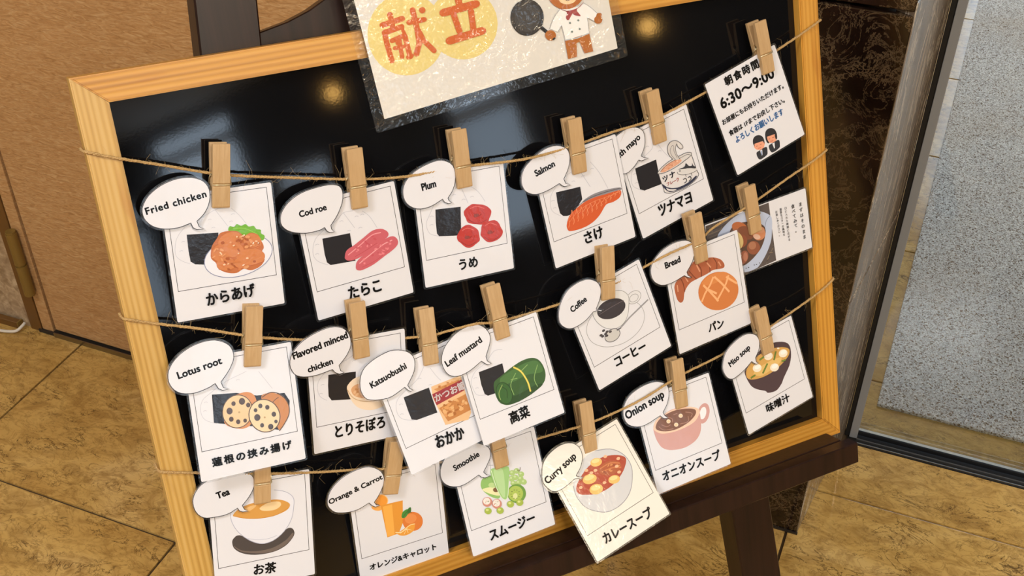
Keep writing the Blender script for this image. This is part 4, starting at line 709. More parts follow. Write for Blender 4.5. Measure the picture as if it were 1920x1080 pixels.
   [0,"c9c7c4",[-21,-554,-20,-571,-26,-588,-38,-602,-55,-613,-76,-620,-99,-623,-123,-621,-146,-615,-165,-605,-181,-591,-191,-575,-195,-558,-192,-541,-183,-526,-169,-513,-150,-504,-128,-499,-104,-498,-80,-502,-59,-510,-41,-523,-28,-538]],
   [8,"6c6a6e",[-21,-554,-20,-571,-26,-588,-38,-602,-55,-613,-76,-620,-99,-623,-123,-621,-146,-615,-165,-605,-181,-591,-191,-575,-195,-558,-192,-541,-183,-526,-169,-513,-150,-504,-128,-499,-104,-498,-80,-502,-59,-510,-41,-523,-28,-538],1],
   [16,"6c6a6e",[-45,-538,8,-538],0],
   [0,"4c4648",[-159,-467,-161,-473,-168,-478,-178,-479,-188,-476,-194,-470,-195,-463,-190,-457,-181,-454,-171,-455,-163,-460]],
   [0,"4c4648",[-129,-497,-131,-503,-138,-508,-148,-509,-158,-506,-164,-500,-165,-492,-161,-487,-152,-484,-142,-485,-133,-490]],
   [0,"4c4648",[-152,-509,-154,-515,-161,-520,-171,-521,-180,-518,-187,-512,-188,-504,-183,-499,-174,-496,-164,-497,-156,-502]],
   [0,"4c4648",[-97,-515,-99,-522,-106,-526,-116,-527,-125,-524,-132,-518,-133,-511,-128,-505,-119,-502,-109,-504,-101,-508]],
   [0,"4c4648",[-203,-496,-205,-503,-212,-507,-222,-508,-231,-505,-238,-499,-239,-492,-234,-486,-225,-484,-215,-485,-207,-490]],
   [0,"4c4648",[-190,-515,-192,-522,-199,-526,-209,-527,-218,-524,-225,-518,-226,-511,-221,-505,-212,-502,-202,-504,-194,-508]],
   [0,"4c4648",[-148,-532,-150,-539,-157,-544,-167,-544,-176,-541,-183,-535,-184,-528,-179,-522,-170,-520,-160,-521,-152,-526]],
  ],"t":[["コーヒー",-188,-882,181,-893,97,"0e0c0e",0.03,0]],"bt":[["Coffee",-417,-125,-228,-93,54,"0e0c0e",0.03,0]]},
 'leaf':{"q":[0.29215, -0.26124, 0.01497, 0.0814, -0.16781, 0.00798],"wh":[0.08796, 0.10226],"b":[-176,-226,-157,-201,-131,-166,-108,-133,-94,-108,-84,-85,-79,-61,-80,-34,-87,-6,-99,21,-117,46,-140,70,-166,89,-196,99,-230,103,-267,104,-308,101,-352,95,-395,83,-439,64,-483,39,-521,13,-551,-15,-575,-45,-593,-76,-605,-106,-611,-137,-612,-167,-607,-200,-597,-233,-581,-261,-559,-281,-532,-297,-500,-307,-463,-311,-421,-309,-376,-302,-325,-288,-272,-268,-235,-254,-205,-290,-184,-309,-145,-307,-175,-268,-176,-226],
  "s":[
   [5,"c3c4ce",[-276,-573,-293,-568,-318,-561,-344,-552,-363,-540,-373,-524,-379,-505,-382,-485,-384,-466,-386,-449,-388,-433,-387,-417,-381,-400,-370,-381,-354,-361,-335,-342,-313,-325,-287,-314,-257,-305,-225,-297,-195,-285,-166,-267,-136,-244,-108,-223,-82,-209,-57,-207,-33,-211,-12,-218,3,-223],0],
   [5,"c3c4ce",[-349,-384,-346,-383,-341,-382,-335,-380,-331,-380,-326,-382,-322,-386,-319,-389,-316,-391],0],
   [5,"c3c4ce",[-361,-479,-358,-478,-353,-477,-348,-476,-343,-476,-338,-478,-334,-481,-331,-484,-328,-486],0],
   [0,"19171d",[-284,-344,-35,-346,-44,-491,-130,-594,-262,-586,-289,-559,-295,-465]],
   [0,"365a2b",[-185,-540,-181,-521,-176,-506,-169,-493,-158,-482,-145,-474,-129,-469,-110,-464,-88,-458,-61,-449,-31,-438,1,-427,32,-418,62,-410,92,-403,121,-397,149,-393,178,-391,206,-391,233,-393,257,-398,278,-405,297,-414,313,-426,327,-440,338,-457,347,-477,354,-498,358,-519,361,-540,362,-562,360,-584,356,-604,349,-623,340,-641,328,-658,311,-672,287,-685,259,-696,228,-706,196,-715,163,-723,129,-730,94,-736,60,-741,26,-745,-9,-748,-41,-750,-70,-748,-94,-743,-116,-735,-134,-724,-149,-713,-162,-700,-171,-686,-178,-669,-183,-649,-187,-624,-188,-594,-187,-564]],
   [0,"48723a",[-93,-473,-64,-461,-24,-452,21,-444,63,-437,102,-432,141,-427,178,-424,212,-424,243,-426,271,-430,295,-439,314,-452,329,-477,341,-510,345,-542,336,-562,308,-565,267,-556,220,-545,177,-538,138,-539,100,-544,63,-549,27,-551,-8,-551,-44,-550,-74,-546,-95,-539,-107,-526,-111,-508,-107,-489]],
   [0,"28481f",[-183,-649,-171,-666,-144,-695,-107,-724,-68,-743,-28,-750,19,-751,67,-746,115,-739,166,-729,222,-713,269,-698,298,-685,301,-675,287,-668,261,-662,231,-660,195,-663,150,-669,103,-677,60,-681,21,-683,-17,-683,-52,-681,-84,-678,-117,-670,-150,-658,-175,-648]],
   [0,"35602a",[-24,-624,-24,-648,-28,-671,-36,-691,-46,-707,-60,-720,-75,-727,-92,-729,-109,-726,-126,-718,-141,-704,-154,-687,-164,-666,-171,-644,-175,-620,-174,-596,-170,-574,-163,-554,-152,-537,-139,-524,-123,-517,-107,-515,-90,-518,-73,-526,-58,-539,-45,-557,-34,-577,-27,-600]],
   [8,"24451b",[-24,-624,-24,-648,-28,-671,-36,-691,-46,-707,-60,-720,-75,-727,-92,-729,-109,-726,-126,-718,-141,-704,-154,-687,-164,-666,-171,-644,-175,-620,-174,-596,-170,-574,-163,-554,-152,-537,-139,-524,-123,-517,-107,-515,-90,-518,-73,-526,-58,-539,-45,-557,-34,-577,-27,-600],1],
   [7,"24451b",[-116,-548,-106,-557,-92,-569,-78,-584,-69,-600,-69,-619,-74,-642,-80,-663,-84,-678],0],
   [8,"8aa65a",[-95,-539,-107,-551,-123,-567,-140,-585,-151,-603,-155,-621,-156,-640,-154,-657,-154,-669],0],
   [7,"86ac62",[67,-481,50,-497,26,-519,2,-544,-14,-569,-19,-596,-17,-626,-13,-653,-10,-672],0],
   [7,"86ac62",[205,-447,121,-484],0],
   [7,"86ac62",[304,-483,290,-503,268,-532,247,-564,234,-593,231,-619,234,-644,240,-666,243,-682],0],
   [7,"86ac62",[69,-533,0,-524],0],
   [17,"d8c64a",[59,-419,71,-430,88,-444,106,-463,121,-484,133,-509,143,-539,152,-570,158,-599,161,-628,161,-658,160,-684,160,-702],0],
   [5,"e9dc7a",[59,-419,71,-430,88,-444,106,-463,121,-484,133,-509,143,-539,152,-570,158,-599,161,-628,161,-658,160,-684,160,-702],0],
  ],"t":[["高菜",-117,-928,91,-923,110,"0e0c0e",0.03,0]],"bt":[["Leaf mustard",-566,-187,-172,-81,54,"0e0c0e",0.03,0]]},
 'katsu':{"q":[0.21238, -0.26729, 0.01097, 0.15297, -0.14971, 9e-05],"wh":[0.08741, 0.10176],"b":[-178,-225,-151,-202,-112,-169,-80,-136,-60,-106,-46,-76,-37,-48,-34,-22,-36,2,-45,26,-60,51,-82,74,-109,95,-141,113,-178,128,-218,138,-265,140,-315,137,-364,131,-410,122,-455,109,-494,92,-524,70,-549,42,-569,12,-585,-22,-597,-60,-602,-96,-600,-129,-592,-160,-576,-187,-547,-208,-510,-226,-472,-240,-435,-251,-396,-259,-355,-261,-304,-254,-251,-242,-214,-232,-196,-271,-177,-292,-145,-289,-170,-260,-178,-225],
  "s":[
   [5,"c3c4ce",[-234,-558,-254,-547,-284,-531,-314,-512,-336,-493,-348,-472,-355,-449,-357,-426,-356,-403,-351,-380,-343,-357,-330,-335,-313,-316,-289,-300,-258,-287,-225,-275,-193,-263,-160,-251,-126,-240,-94,-228,-65,-214,-40,-197,-17,-177,2,-158,18,-144,29,-134,36,-127,41,-123,45,-120],0],
   [5,"c3c4ce",[80,-172,84,-187,90,-208,97,-232,104,-254,112,-273,120,-293,128,-309,134,-321],0],
   [5,"c3c4ce",[-66,-219,-63,-218,-58,-217,-52,-216,-47,-216,-43,-219,-39,-222,-36,-226,-33,-228],0],
   [5,"c3c4ce",[-314,-365,-310,-365,-305,-364,-300,-363,-295,-363,-291,-365,-287,-369,-284,-372,-282,-375],0],
   [5,"c3c4ce",[-339,-452,-335,-452,-330,-451,-324,-450,-320,-450,-316,-453,-312,-456,-308,-460,-306,-462],0],
   [5,"c3c4ce",[7,-314,10,-314,16,-313,21,-312,26,-312,30,-314,34,-318,38,-322,40,-324],0],
   [0,"19171d",[-250,-318,3,-334,-2,-458,-4,-584,-209,-565,-254,-540,-256,-449]],
   [0,"e3b98a",[26,-336,327,-354,300,-724,251,-776,26,-725,14,-538,4,-443]],
   [0,"c98a4e",[41,-369,296,-385,304,-416,67,-399]],
   [0,"9a3038",[9,-405,321,-396,312,-501,13,-519]],
   [0,"c17f43",[26,-553,313,-538,305,-699,61,-705]],
   [0,"e0ad74",[156,-626,157,-642,146,-647,133,-636,132,-620,143,-614]],
   [0,"d89a5c",[68,-568,68,-581,57,-587,46,-580,46,-567,56,-561]],
   [0,"e0ad74",[248,-641,237,-644,225,-634,225,-622,236,-620,248,-629]],
   [0,"a9672f",[266,-598,256,-602,245,-595,244,-584,254,-579,265,-586]],
   [0,"e0ad74",[230,-653,218,-652,210,-639,215,-628,228,-630,235,-642]],
   [0,"e0ad74",[220,-667,209,-666,198,-654,199,-643,210,-644,221,-656]],
   [0,"a9672f",[96,-587,84,-597,59,-596,46,-584,58,-574,83,-575]],
   [0,"a9672f",[99,-597,87,-595,77,-580,79,-569,91,-571,101,-586]],
   [0,"a9672f",[256,-626,243,-640,214,-640,198,-626,211,-612,240,-612]],
   [0,"a9672f",[212,-619,200,-614,196,-599,203,-590,216,-595,220,-610]],
   [0,"d89a5c",[68,-663,52,-655,41,-630,46,-613,63,-621,74,-646]],
   [0,"e0ad74",[146,-650,144,-668,126,-678,109,-669,111,-651,129,-642]],
   [0,"e0ad74",[239,-646,225,-642,207,-623,204,-608,218,-613,236,-632]],
   [0,"a9672f",[97,-565,83,-566,70,-554,71,-540,84,-538,97,-551]],
   [0,"d89a5c",[274,-611,265,-624,242,-628,228,-618,237,-604,260,-601]],
   [0,"a9672f",[161,-656,160,-674,143,-682,127,-672,128,-654,144,-646]],
   [0,"d89a5c",[104,-622,92,-638,64,-638,49,-623,61,-607,88,-607]],
   [0,"a9672f",[129,-620,118,-632,89,-640,72,-635,84,-623,112,-616]],
   [0,"a9672f",[202,-640,189,-649,161,-649,147,-640,160,-631,187,-631]],
   [0,"e0ad74",[241,-664,222,-667,205,-650,208,-630,228,-628,244,-645]],
   [0,"e0ad74",[76,-626,60,-618,49,-593,54,-577,70,-585,81,-610]],
   [0,"e0ad74",[281,-583,278,-597,260,-605,246,-598,250,-584,267,-577]],
   [0,"d89a5c",[170,-583,161,-599,134,-610,115,-606,124,-589,151,-578]],
   [0,"e0ad74",[145,-596,138,-603,123,-601,116,-592,124,-585,139,-587]],
   [0,"e0ad74",[288,-637,273,-630,268,-611,278,-599,294,-606,299,-625]],
   [0,"d89a5c",[119,-589,101,-599,74,-589,65,-568,83,-558,110,-568]],
   [0,"d89a5c",[153,-619,136,-627,111,-617,103,-599,120,-591,144,-601]],
   [0,"d89a5c",[156,-552,147,-568,119,-577,100,-570,110,-554,138,-545]],
   [0,"e0ad74",[160,-597,158,-613,143,-620,129,-611,130,-595,146,-588]],
   [0,"d89a5c",[230,-576,217,-579,200,-570,196,-557,208,-554,225,-563]],
   [0,"e0ad74",[76,-631,55,-624,42,-599,51,-580,72,-587,84,-612]],
   [0,"e0ad74",[225,-560,209,-563,184,-552,174,-538,190,-535,215,-546]],
   [0,"a9672f",[161,-552,148,-553,130,-540,126,-526,140,-526,158,-539]],
   [0,"e0ad74",[136,-663,119,-676,88,-671,74,-653,91,-639,121,-644]],
   [0,"d89a5c",[182,-392,180,-398,172,-400,166,-398,168,-392,176,-389]],
   [0,"b5733c",[199,-372,191,-376,177,-372,172,-363,181,-359,194,-364]],
   [0,"b5733c",[120,-371,121,-378,114,-382,108,-380,108,-373,114,-369]],
   [0,"b5733c",[165,-382,162,-392,150,-398,139,-394,142,-384,155,-378]],
   [0,"b5733c",[191,-368,188,-373,180,-374,176,-370,178,-365,186,-364]],
   [0,"d89a5c",[253,-384,250,-392,239,-398,231,-396,234,-389,245,-383]],
   [0,"d89a5c",[234,-380,228,-387,220,-384,218,-374,224,-367,232,-370]],
   [0,"b5733c",[115,-364,110,-373,95,-377,85,-373,90,-365,106,-360]],
   [0,"b5733c",[106,-380,94,-377,88,-364,92,-354,104,-357,110,-370]],
   [0,"d89a5c",[122,-382,114,-383,106,-375,106,-368,113,-367,121,-375]],
  ],"t":[["かつお節",18,-489,333,-487,71,"f6eeee",0.03,0],["おかか",-123,-893,160,-917,112,"0e0c0e",0.03,0]],"bt":[["Katsuobushi",-497,-112,-131,-74,52,"0e0c0e",0.03,0]]},
 'minced':{"q":[0.16029, -0.23703, 0.00951, -0.08681, 0.07302, 0.00372],"wh":[0.09181, 0.10336],"b":[-185,-213,-164,-193,-136,-164,-110,-134,-91,-105,-75,-74,-65,-42,-63,-7,-67,29,-76,61,-91,89,-112,114,-137,134,-168,147,-203,155,-241,158,-283,154,-327,145,-372,132,-417,116,-462,97,-504,74,-540,47,-572,16,-598,-15,-615,-48,-626,-83,-630,-117,-626,-151,-614,-186,-598,-214,-575,-235,-546,-250,-513,-260,-474,-266,-429,-268,-384,-266,-336,-259,-287,-249,-252,-242,-230,-276,-190,-298,-144,-290,-175,-264,-185,-213],
  "s":[
   [5,"c3c4ce",[-306,-541,-318,-533,-336,-521,-354,-506,-368,-490,-377,-470,-383,-447,-386,-423,-386,-401,-383,-380,-378,-360,-369,-341,-356,-322,-339,-304,-318,-286,-295,-270,-270,-255,-242,-242,-211,-231,-180,-220,-152,-211,-127,-201,-104,-192,-84,-184,-67,-176,-54,-168,-44,-161,-37,-154,-32,-149],0],
   [5,"c3c4ce",[-353,-387,-350,-386,-345,-384,-340,-381,-336,-381,-331,-382,-327,-384,-323,-387,-320,-389],0],
   [5,"c3c4ce",[-375,-468,-372,-466,-367,-464,-362,-462,-358,-461,-354,-462,-349,-465,-345,-468,-342,-470],0],
   [5,"c3c4ce",[-135,-202,-132,-200,-127,-198,-122,-196,-118,-195,-113,-196,-109,-199,-104,-202,-102,-204],0],
   [5,"c3c4ce",[-53,-218,-50,-216,-45,-214,-40,-212,-36,-211,-31,-212,-27,-215,-22,-218,-20,-220],0],
   [0,"19171d",[-278,-301,-24,-321,-34,-457,-76,-578,-265,-550,-290,-506,-288,-404]],
   [0,"ecd6bc",[-116,-474,-116,-458,-114,-446,-108,-436,-99,-426,-87,-413,-71,-400,-52,-388,-30,-380,-4,-375,25,-374,57,-374,88,-378,122,-385,158,-395,193,-408,222,-422,244,-440,262,-459,276,-481,286,-505,292,-534,295,-568,294,-600,288,-629,278,-652,264,-672,245,-690,224,-703,197,-714,166,-720,133,-724,102,-723,72,-717,41,-708,11,-694,-14,-678,-36,-659,-55,-636,-71,-610,-84,-585,-96,-557,-106,-526,-112,-498]],
   [0,"dba678",[-78,-482,-71,-468,-58,-457,-39,-448,-17,-443,12,-441,48,-442,85,-446,118,-453,147,-464,174,-477,198,-492,217,-509,234,-527,247,-549,253,-569,247,-585,225,-596,189,-604,148,-609,109,-608,69,-602,28,-590,-11,-575,-41,-559,-60,-541,-72,-520,-78,-499]],
   [0,"c98d5c",[-10,-517,-13,-530,-26,-532,-35,-521,-32,-508,-19,-506]],
   [0,"e6b98c",[-34,-502,-31,-517,-43,-531,-57,-530,-60,-514,-48,-501]],
   [0,"e6b98c",[-5,-530,-10,-545,-30,-557,-46,-555,-41,-540,-21,-528]],
   [0,"c98d5c",[130,-561,116,-560,97,-545,92,-530,107,-530,126,-546]],
   [0,"c98d5c",[138,-545,138,-560,122,-574,108,-573,109,-559,124,-545]],
   [0,"e6b98c",[68,-562,58,-563,44,-553,40,-543,50,-542,64,-552]],
   [0,"e6b98c",[175,-540,168,-552,147,-560,133,-558,140,-546,161,-538]],
   [0,"c98d5c",[61,-487,49,-487,42,-476,46,-465,58,-465,66,-476]],
   [0,"c98d5c",[78,-537,71,-549,59,-547,54,-532,61,-519,73,-522]],
   [0,"c98d5c",[-14,-500,-25,-504,-41,-496,-45,-483,-34,-479,-19,-487]],
   [0,"c98d5c",[168,-553,169,-571,153,-589,136,-589,135,-571,150,-553]],
   [0,"c98d5c",[67,-579,53,-586,32,-578,24,-563,37,-555,58,-563]],
   [0,"e6b98c",[217,-578,202,-580,178,-569,168,-556,182,-554,207,-565]],
   [0,"c98d5c",[161,-576,148,-570,132,-548,129,-534,143,-540,158,-562]],
   [7,"c9a880",[-116,-474,-107,-493,-95,-520,-79,-548,-58,-573,-32,-592,-1,-608,35,-622,73,-632,121,-638,175,-640,226,-640,262,-641],0],
  ],"t":[["とりそぼろ",-252,-918,220,-919,113,"0e0c0e",0.03,0]],"bt":[["Flavored minced",-587,-79,-90,30,58,"0e0c0e",0.03,0],["chicken",-467,-226,-242,-186,52,"0e0c0e",0.03,0]]},
 'lotus':{"q":[0.05657, -0.22149, 0.01001, -0.082, -0.08709, 0.00134],"wh":[0.09135, 0.10539],"b":[-179,-228,-156,-205,-125,-172,-96,-138,-75,-107,-56,-74,-45,-42,-42,-10,-46,21,-56,50,-72,75,-95,96,-120,114,-149,128,-182,139,-218,144,-259,145,-304,140,-349,131,-396,116,-443,95,-486,71,-523,42,-555,10,-580,-22,-596,-52,-604,-83,-607,-112,-606,-142,-599,-171,-587,-198,-569,-222,-546,-243,-518,-260,-484,-271,-446,-278,-406,-280,-365,-276,-323,-267,-288,-258,-263,-249,-245,-239,-233,-232,-211,-282,-178,-304,-123,-302,-166,-276,-179,-228],
  "s":[
   [4,"c3c4ce",[-260,-582,-278,-572,-305,-558,-333,-542,-354,-524,-366,-506,-374,-485,-378,-464,-379,-443,-377,-422,-372,-399,-364,-378,-352,-358,-336,-342,-315,-328,-291,-315,-265,-301,-236,-284,-204,-267,-171,-250,-139,-236,-107,-224,-74,-214,-42,-206,-16,-199,5,-193,23,-188,36,-184,46,-181],0],
   [4,"c3c4ce",[148,-201,156,-216,169,-239,183,-264,197,-287,210,-311,224,-336,237,-358,246,-374],0],
   [4,"c3c4ce",[-341,-380,-338,-379,-334,-377,-330,-375,-326,-374,-322,-375,-318,-378,-314,-380,-312,-382],0],
   [4,"c3c4ce",[-358,-452,-355,-451,-351,-449,-347,-447,-343,-446,-339,-447,-335,-450,-332,-452,-329,-454],0],
   [4,"c3c4ce",[-52,-242,-49,-241,-44,-239,-40,-237,-36,-236,-32,-238,-28,-240,-24,-242,-22,-244],0],
   [0,"191a22",[-268,-323,-66,-349,105,-407,345,-433,381,-510,356,-645,258,-749,70,-677,-245,-581,-284,-567]],
   [0,"cf8a52",[-132,-404,-120,-386,-110,-377,-99,-372,-83,-368,-60,-363,-32,-359,-3,-357,22,-359,42,-365,59,-374,73,-387,84,-402,91,-421,96,-444,97,-469,94,-497,83,-531,67,-571,48,-609,30,-637,12,-655,-7,-665,-27,-669,-50,-670,-77,-665,-109,-654,-139,-641,-163,-626,-179,-613,-191,-599,-198,-582,-197,-558,-188,-522,-170,-479,-150,-436]],
   [0,"e3c497",[40,-569,30,-590,17,-608,2,-623,-16,-636,-35,-646,-55,-651,-76,-654,-96,-652,-116,-647,-135,-638,-152,-626,-167,-611,-180,-594,-190,-574,-198,-553,-202,-530,-203,-508,-200,-485,-194,-463,-186,-442,-174,-423,-160,-406,-144,-392,-126,-381,-106,-373,-86,-368,-66,-368,-46,-371,-26,-378,-8,-388,9,-401,23,-417,35,-436,44,-457,50,-479,52,-502,52,-525,48,-547]],
   [7,"5a4334",[40,-569,30,-590,17,-608,2,-623,-16,-636,-35,-646,-55,-651,-76,-654,-96,-652,-116,-647,-135,-638,-152,-626,-167,-611,-180,-594,-190,-574,-198,-553,-202,-530,-203,-508,-200,-485,-194,-463,-186,-442,-174,-423,-160,-406,-144,-392,-126,-381,-106,-373,-86,-368,-66,-368,-46,-371,-26,-378,-8,-388,9,-401,23,-417,35,-436,44,-457,50,-479,52,-502,52,-525,48,-547],1],
   [0,"54413a",[0,-437,-5,-450,-13,-459,-25,-462,-36,-460,-46,-452,-52,-440,-53,-426,-48,-414,-40,-405,-28,-402,-17,-404,-7,-412,-1,-424]],
   [0,"54413a",[-82,-440,-86,-450,-93,-456,-103,-457,-111,-453,-117,-444,-118,-433,-114,-423,-106,-417,-97,-416,-88,-420,-83,-429]],
   [0,"54413a",[-116,-499,-120,-511,-129,-520,-140,-524,-151,-521,-161,-513,-166,-501,-167,-488,-163,-476,-154,-467,-143,-463,-132,-466,-122,-474,-116,-485]],
   [0,"54413a",[-117,-570,-121,-581,-130,-588,-140,-588,-149,-584,-155,-574,-156,-562,-152,-552,-144,-545,-134,-544,-124,-549,-118,-559]],
   [0,"54413a",[-64,-605,-68,-615,-75,-621,-85,-622,-94,-617,-99,-608,-100,-597,-96,-587,-89,-581,-79,-580,-70,-585,-65,-594]],
   [0,"54413a",[-7,-606,-11,-616,-18,-621,-27,-620,-35,-614,-38,-605,-37,-595,-31,-587,-22,-585,-14,-588,-8,-596]],
   [0,"54413a",[40,-478,36,-488,28,-494,19,-495,10,-490,4,-481,3,-470,7,-460,15,-454,24,-453,33,-458,39,-467]],
   [0,"b99a6c",[-54,-523,-56,-528,-62,-530,-68,-528,-71,-522,-70,-516,-66,-512,-60,-512,-55,-516]],
   [0,"c4824a",[139,-437,146,-415,164,-406,188,-405,211,-406,233,-408,256,-415,278,-426,298,-439,316,-456,333,-476,347,-498,357,-521,363,-544,365,-568,364,-592,360,-615,351,-637,339,-659,324,-680,310,-698,297,-717,283,-735,270,-748,258,-749,250,-737,244,-715,236,-685,225,-649,204,-599,175,-538,151,-480]],
   [8,"5a4334",[147,-431,162,-425,182,-415,204,-407,227,-404,248,-408,272,-416,294,-428,313,-443,330,-463,345,-487,357,-513,365,-538,369,-562,368,-585,365,-608,358,-630,347,-652,332,-674,316,-694,301,-712,288,-727,275,-739,264,-750,257,-757],0],
   [6,"5a4334",[213,-506,221,-501,232,-492,244,-484,255,-476,265,-471,274,-466,282,-463,288,-460],0],
   [0,"e8cfa6",[270,-558,276,-582,280,-605,279,-629,275,-651,268,-673,258,-692,245,-709,229,-722,211,-733,192,-740,171,-743,150,-742,128,-738,108,-730,88,-718,70,-704,54,-686,40,-666,29,-645,21,-622,16,-599,15,-575,17,-552,23,-531,32,-511,43,-493,57,-478,74,-465,93,-457,112,-451,133,-450,155,-452,176,-458,196,-468,215,-481,233,-497,248,-515,260,-536]],
   [8,"5a4334",[270,-558,276,-582,280,-605,279,-629,275,-651,268,-673,258,-692,245,-709,229,-722,211,-733,192,-740,171,-743,150,-742,128,-738,108,-730,88,-718,70,-704,54,-686,40,-666,29,-645,21,-622,16,-599,15,-575,17,-552,23,-531,32,-511,43,-493,57,-478,74,-465,93,-457,112,-451,133,-450,155,-452,176,-458,196,-468,215,-481,233,-497,248,-515,260,-536],1],
   [0,"4e4240",[141,-507,137,-517,130,-523,120,-524,111,-519,105,-510,104,-499,108,-489,116,-483,126,-482,134,-487,140,-496]],
   [0,"4e4240",[199,-531,195,-541,187,-548,177,-548,168,-544,163,-534,162,-523,165,-513,173,-507,183,-506,192,-511,198,-520]],
   [0,"4e4240",[93,-535,89,-544,81,-550,72,-549,65,-543,61,-534,62,-524,68,-516,77,-514,86,-517,91,-525]],
   [0,"4e4240",[248,-604,244,-615,236,-621,225,-622,216,-617,210,-607,208,-595,213,-584,221,-578,231,-577,241,-582,247,-592]],
   [0,"4e4240",[110,-604,105,-616,96,-625,85,-628,73,-626,64,-618,58,-606,57,-592,61,-580,70,-571,81,-567,93,-570,103,-578,109,-590]],
   [0,"4e4240",[132,-678,129,-688,122,-693,113,-694,104,-690,99,-681,98,-671,102,-662,109,-656,118,-655,126,-659,131,-668]],
   [0,"4e4240",[210,-708,206,-719,198,-727,187,-729,176,-725,168,-716,165,-704,166,-692,173,-682,183,-677,194,-678,203,-684,209,-695]],
   [0,"4e4240",[253,-670,249,-679,242,-683,234,-683,227,-677,223,-668,224,-659,230,-652,238,-650,246,-653,252,-661]],
   [0,"b99a6c",[155,-612,152,-617,147,-619,141,-617,138,-611,139,-605,143,-601,149,-601,154,-606]],
  ],"t":[["蓮根の挟み揚げ",-344,-944,346,-934,72,"0e0c0e",0.04,0]],"bt":[["Lotus root",-520,-133,-150,-71,54,"0e0c0e",0.03,0]]},
 'tea':{"q":[0.05322, -0.34132, 0.00399, -0.12927, -0.00177, -0.01037],"wh":[0.08993, 0.10245],"b":[-165,-218,-149,-202,-126,-179,-104,-154,-85,-127,-68,-99,-55,-72,-48,-47,-46,-23,-48,-2,-51,19,-58,37,-71,54,-90,68,-114,80,-145,90,-185,97,-231,102,-277,103,-322,101,-366,96,-409,88,-447,75,-483,58,-514,38,-540,14,-560,-13,-575,-40,-585,-66,-590,-91,-590,-117,-587,-146,-580,-175,-569,-202,-553,-227,-532,-249,-508,-265,-481,-274,-450,-278,-416,-280,-379,-281,-339,-280,-302,-275,-267,-264,-235,-248,-212,-237,-197,-266,-170,-281,-120,-284,-149,-256,-165,-218],
  "s":[
   [0,"4a4341",[-276,-561,-276,-549,-274,-537,-269,-526,-262,-518,-252,-509,-241,-500,-225,-496,-203,-499,-173,-516,-136,-544,-96,-571,-54,-589,-10,-594,37,-591,83,-584,123,-575,155,-563,182,-547,205,-532,225,-523,242,-522,256,-526,266,-534,274,-544,279,-557,283,-572,282,-590,275,-608,262,-627,243,-648,221,-669,196,-686,169,-699,140,-710,108,-718,75,-722,37,-724,-4,-723,-45,-719,-82,-714,-114,-706,-144,-696,-172,-685,-195,-673,-216,-660,-233,-646,-248,-631,-259,-617,-267,-603,-272,-588,-275,-574]],
   [0,"6f625b",[-266,-584,-257,-592,-241,-610,-219,-630,-194,-647,-165,-658,-131,-668,-95,-676,-60,-682,-26,-685,9,-686,44,-685,77,-681,110,-672,142,-661,173,-647,199,-634,222,-617,241,-598,257,-582,267,-574,273,-579,274,-592,270,-609,259,-626,241,-643,216,-664,186,-683,155,-698,124,-708,90,-715,54,-718,16,-718,-27,-712,-75,-701,-120,-688,-157,-676,-183,-666,-203,-655,-218,-644,-231,-633,-245,-619,-258,-602,-266,-589]],
   [0,"e2e3ec",[-274,-273,-270,-259,-265,-244,-256,-231,-242,-218,-218,-208,-187,-199,-155,-190,-125,-181,-100,-170,-77,-158,-53,-147,-26,-139,8,-134,47,-131,85,-131,120,-134,150,-140,178,-149,204,-161,226,-173,246,-186,262,-200,276,-216,287,-232,293,-248,295,-264,295,-283,292,-306,288,-338,280,-375,271,-413,260,-446,246,-473,231,-496,214,-518,195,-538,173,-558,149,-577,124,-594,102,-607,81,-616,61,-621,42,-624,22,-624,1,-623,-21,-619,-43,-612,-65,-602,-88,-589,-112,-574,-135,-555,-157,-535,-179,-512,-201,-487,-221,-461,-237,-435,-250,-409,-260,-382,-268,-357,-273,-335,-277,-316,-278,-301,-277,-287]],
   [5,"a9acc0",[-274,-273,-274,-286,-274,-303,-273,-324,-269,-346,-263,-369,-254,-395,-242,-422,-228,-447,-212,-472,-192,-497,-170,-521,-148,-542,-126,-562,-102,-580,-78,-595,-55,-607,-33,-616,-12,-621,10,-624,32,-623,54,-620,77,-615,100,-606,122,-596,144,-582,165,-567,186,-549,205,-529,222,-509,239,-486,253,-462,265,-437,275,-408,282,-376,288,-344,292,-316,295,-294,296,-274,295,-255,289,-238,279,-220,264,-203,246,-187,226,-173,200,-160,169,-149,140,-140,120,-134],0],
   [0,"d39a4c",[-252,-298,-246,-289,-236,-278,-223,-267,-206,-256,-186,-247,-162,-238,-136,-231,-108,-225,-79,-221,-47,-220,-15,-219,18,-220,50,-220,83,-222,115,-224,144,-229,170,-237,193,-246,214,-257,230,-268,243,-278,252,-288,257,-299,257,-310,253,-321,245,-332,232,-344,215,-353,193,-361,167,-368,137,-374,106,-377,71,-379,33,-378,-5,-376,-41,-373,-74,-368,-108,-360,-138,-353,-164,-345,-186,-338,-203,-331,-218,-324,-229,-318,-240,-313,-248,-309,-252,-305]],
   [0,"e2b87c",[-169,-269,-155,-263,-134,-255,-110,-248,-90,-244,-74,-242,-58,-242,-47,-245,-42,-249,-48,-256,-61,-267,-78,-277,-93,-285,-108,-288,-124,-290,-139,-290,-151,-288,-160,-285,-168,-280,-172,-275]],
   [0,"eccf9e",[-15,-280,-4,-270,16,-260,41,-250,65,-244,90,-243,118,-244,143,-248,162,-254,173,-262,178,-272,178,-283,174,-293,166,-302,153,-311,137,-318,119,-323,96,-324,69,-322,42,-318,22,-313,5,-307,-8,-298,-16,-289]],
   [5,"c98b3c",[-248,-307,-228,-316,-200,-329,-168,-342,-136,-353,-104,-361,-70,-368,-36,-374,-2,-377,33,-379,68,-379,103,-378,135,-373,166,-364,197,-350,223,-336,242,-327],0],
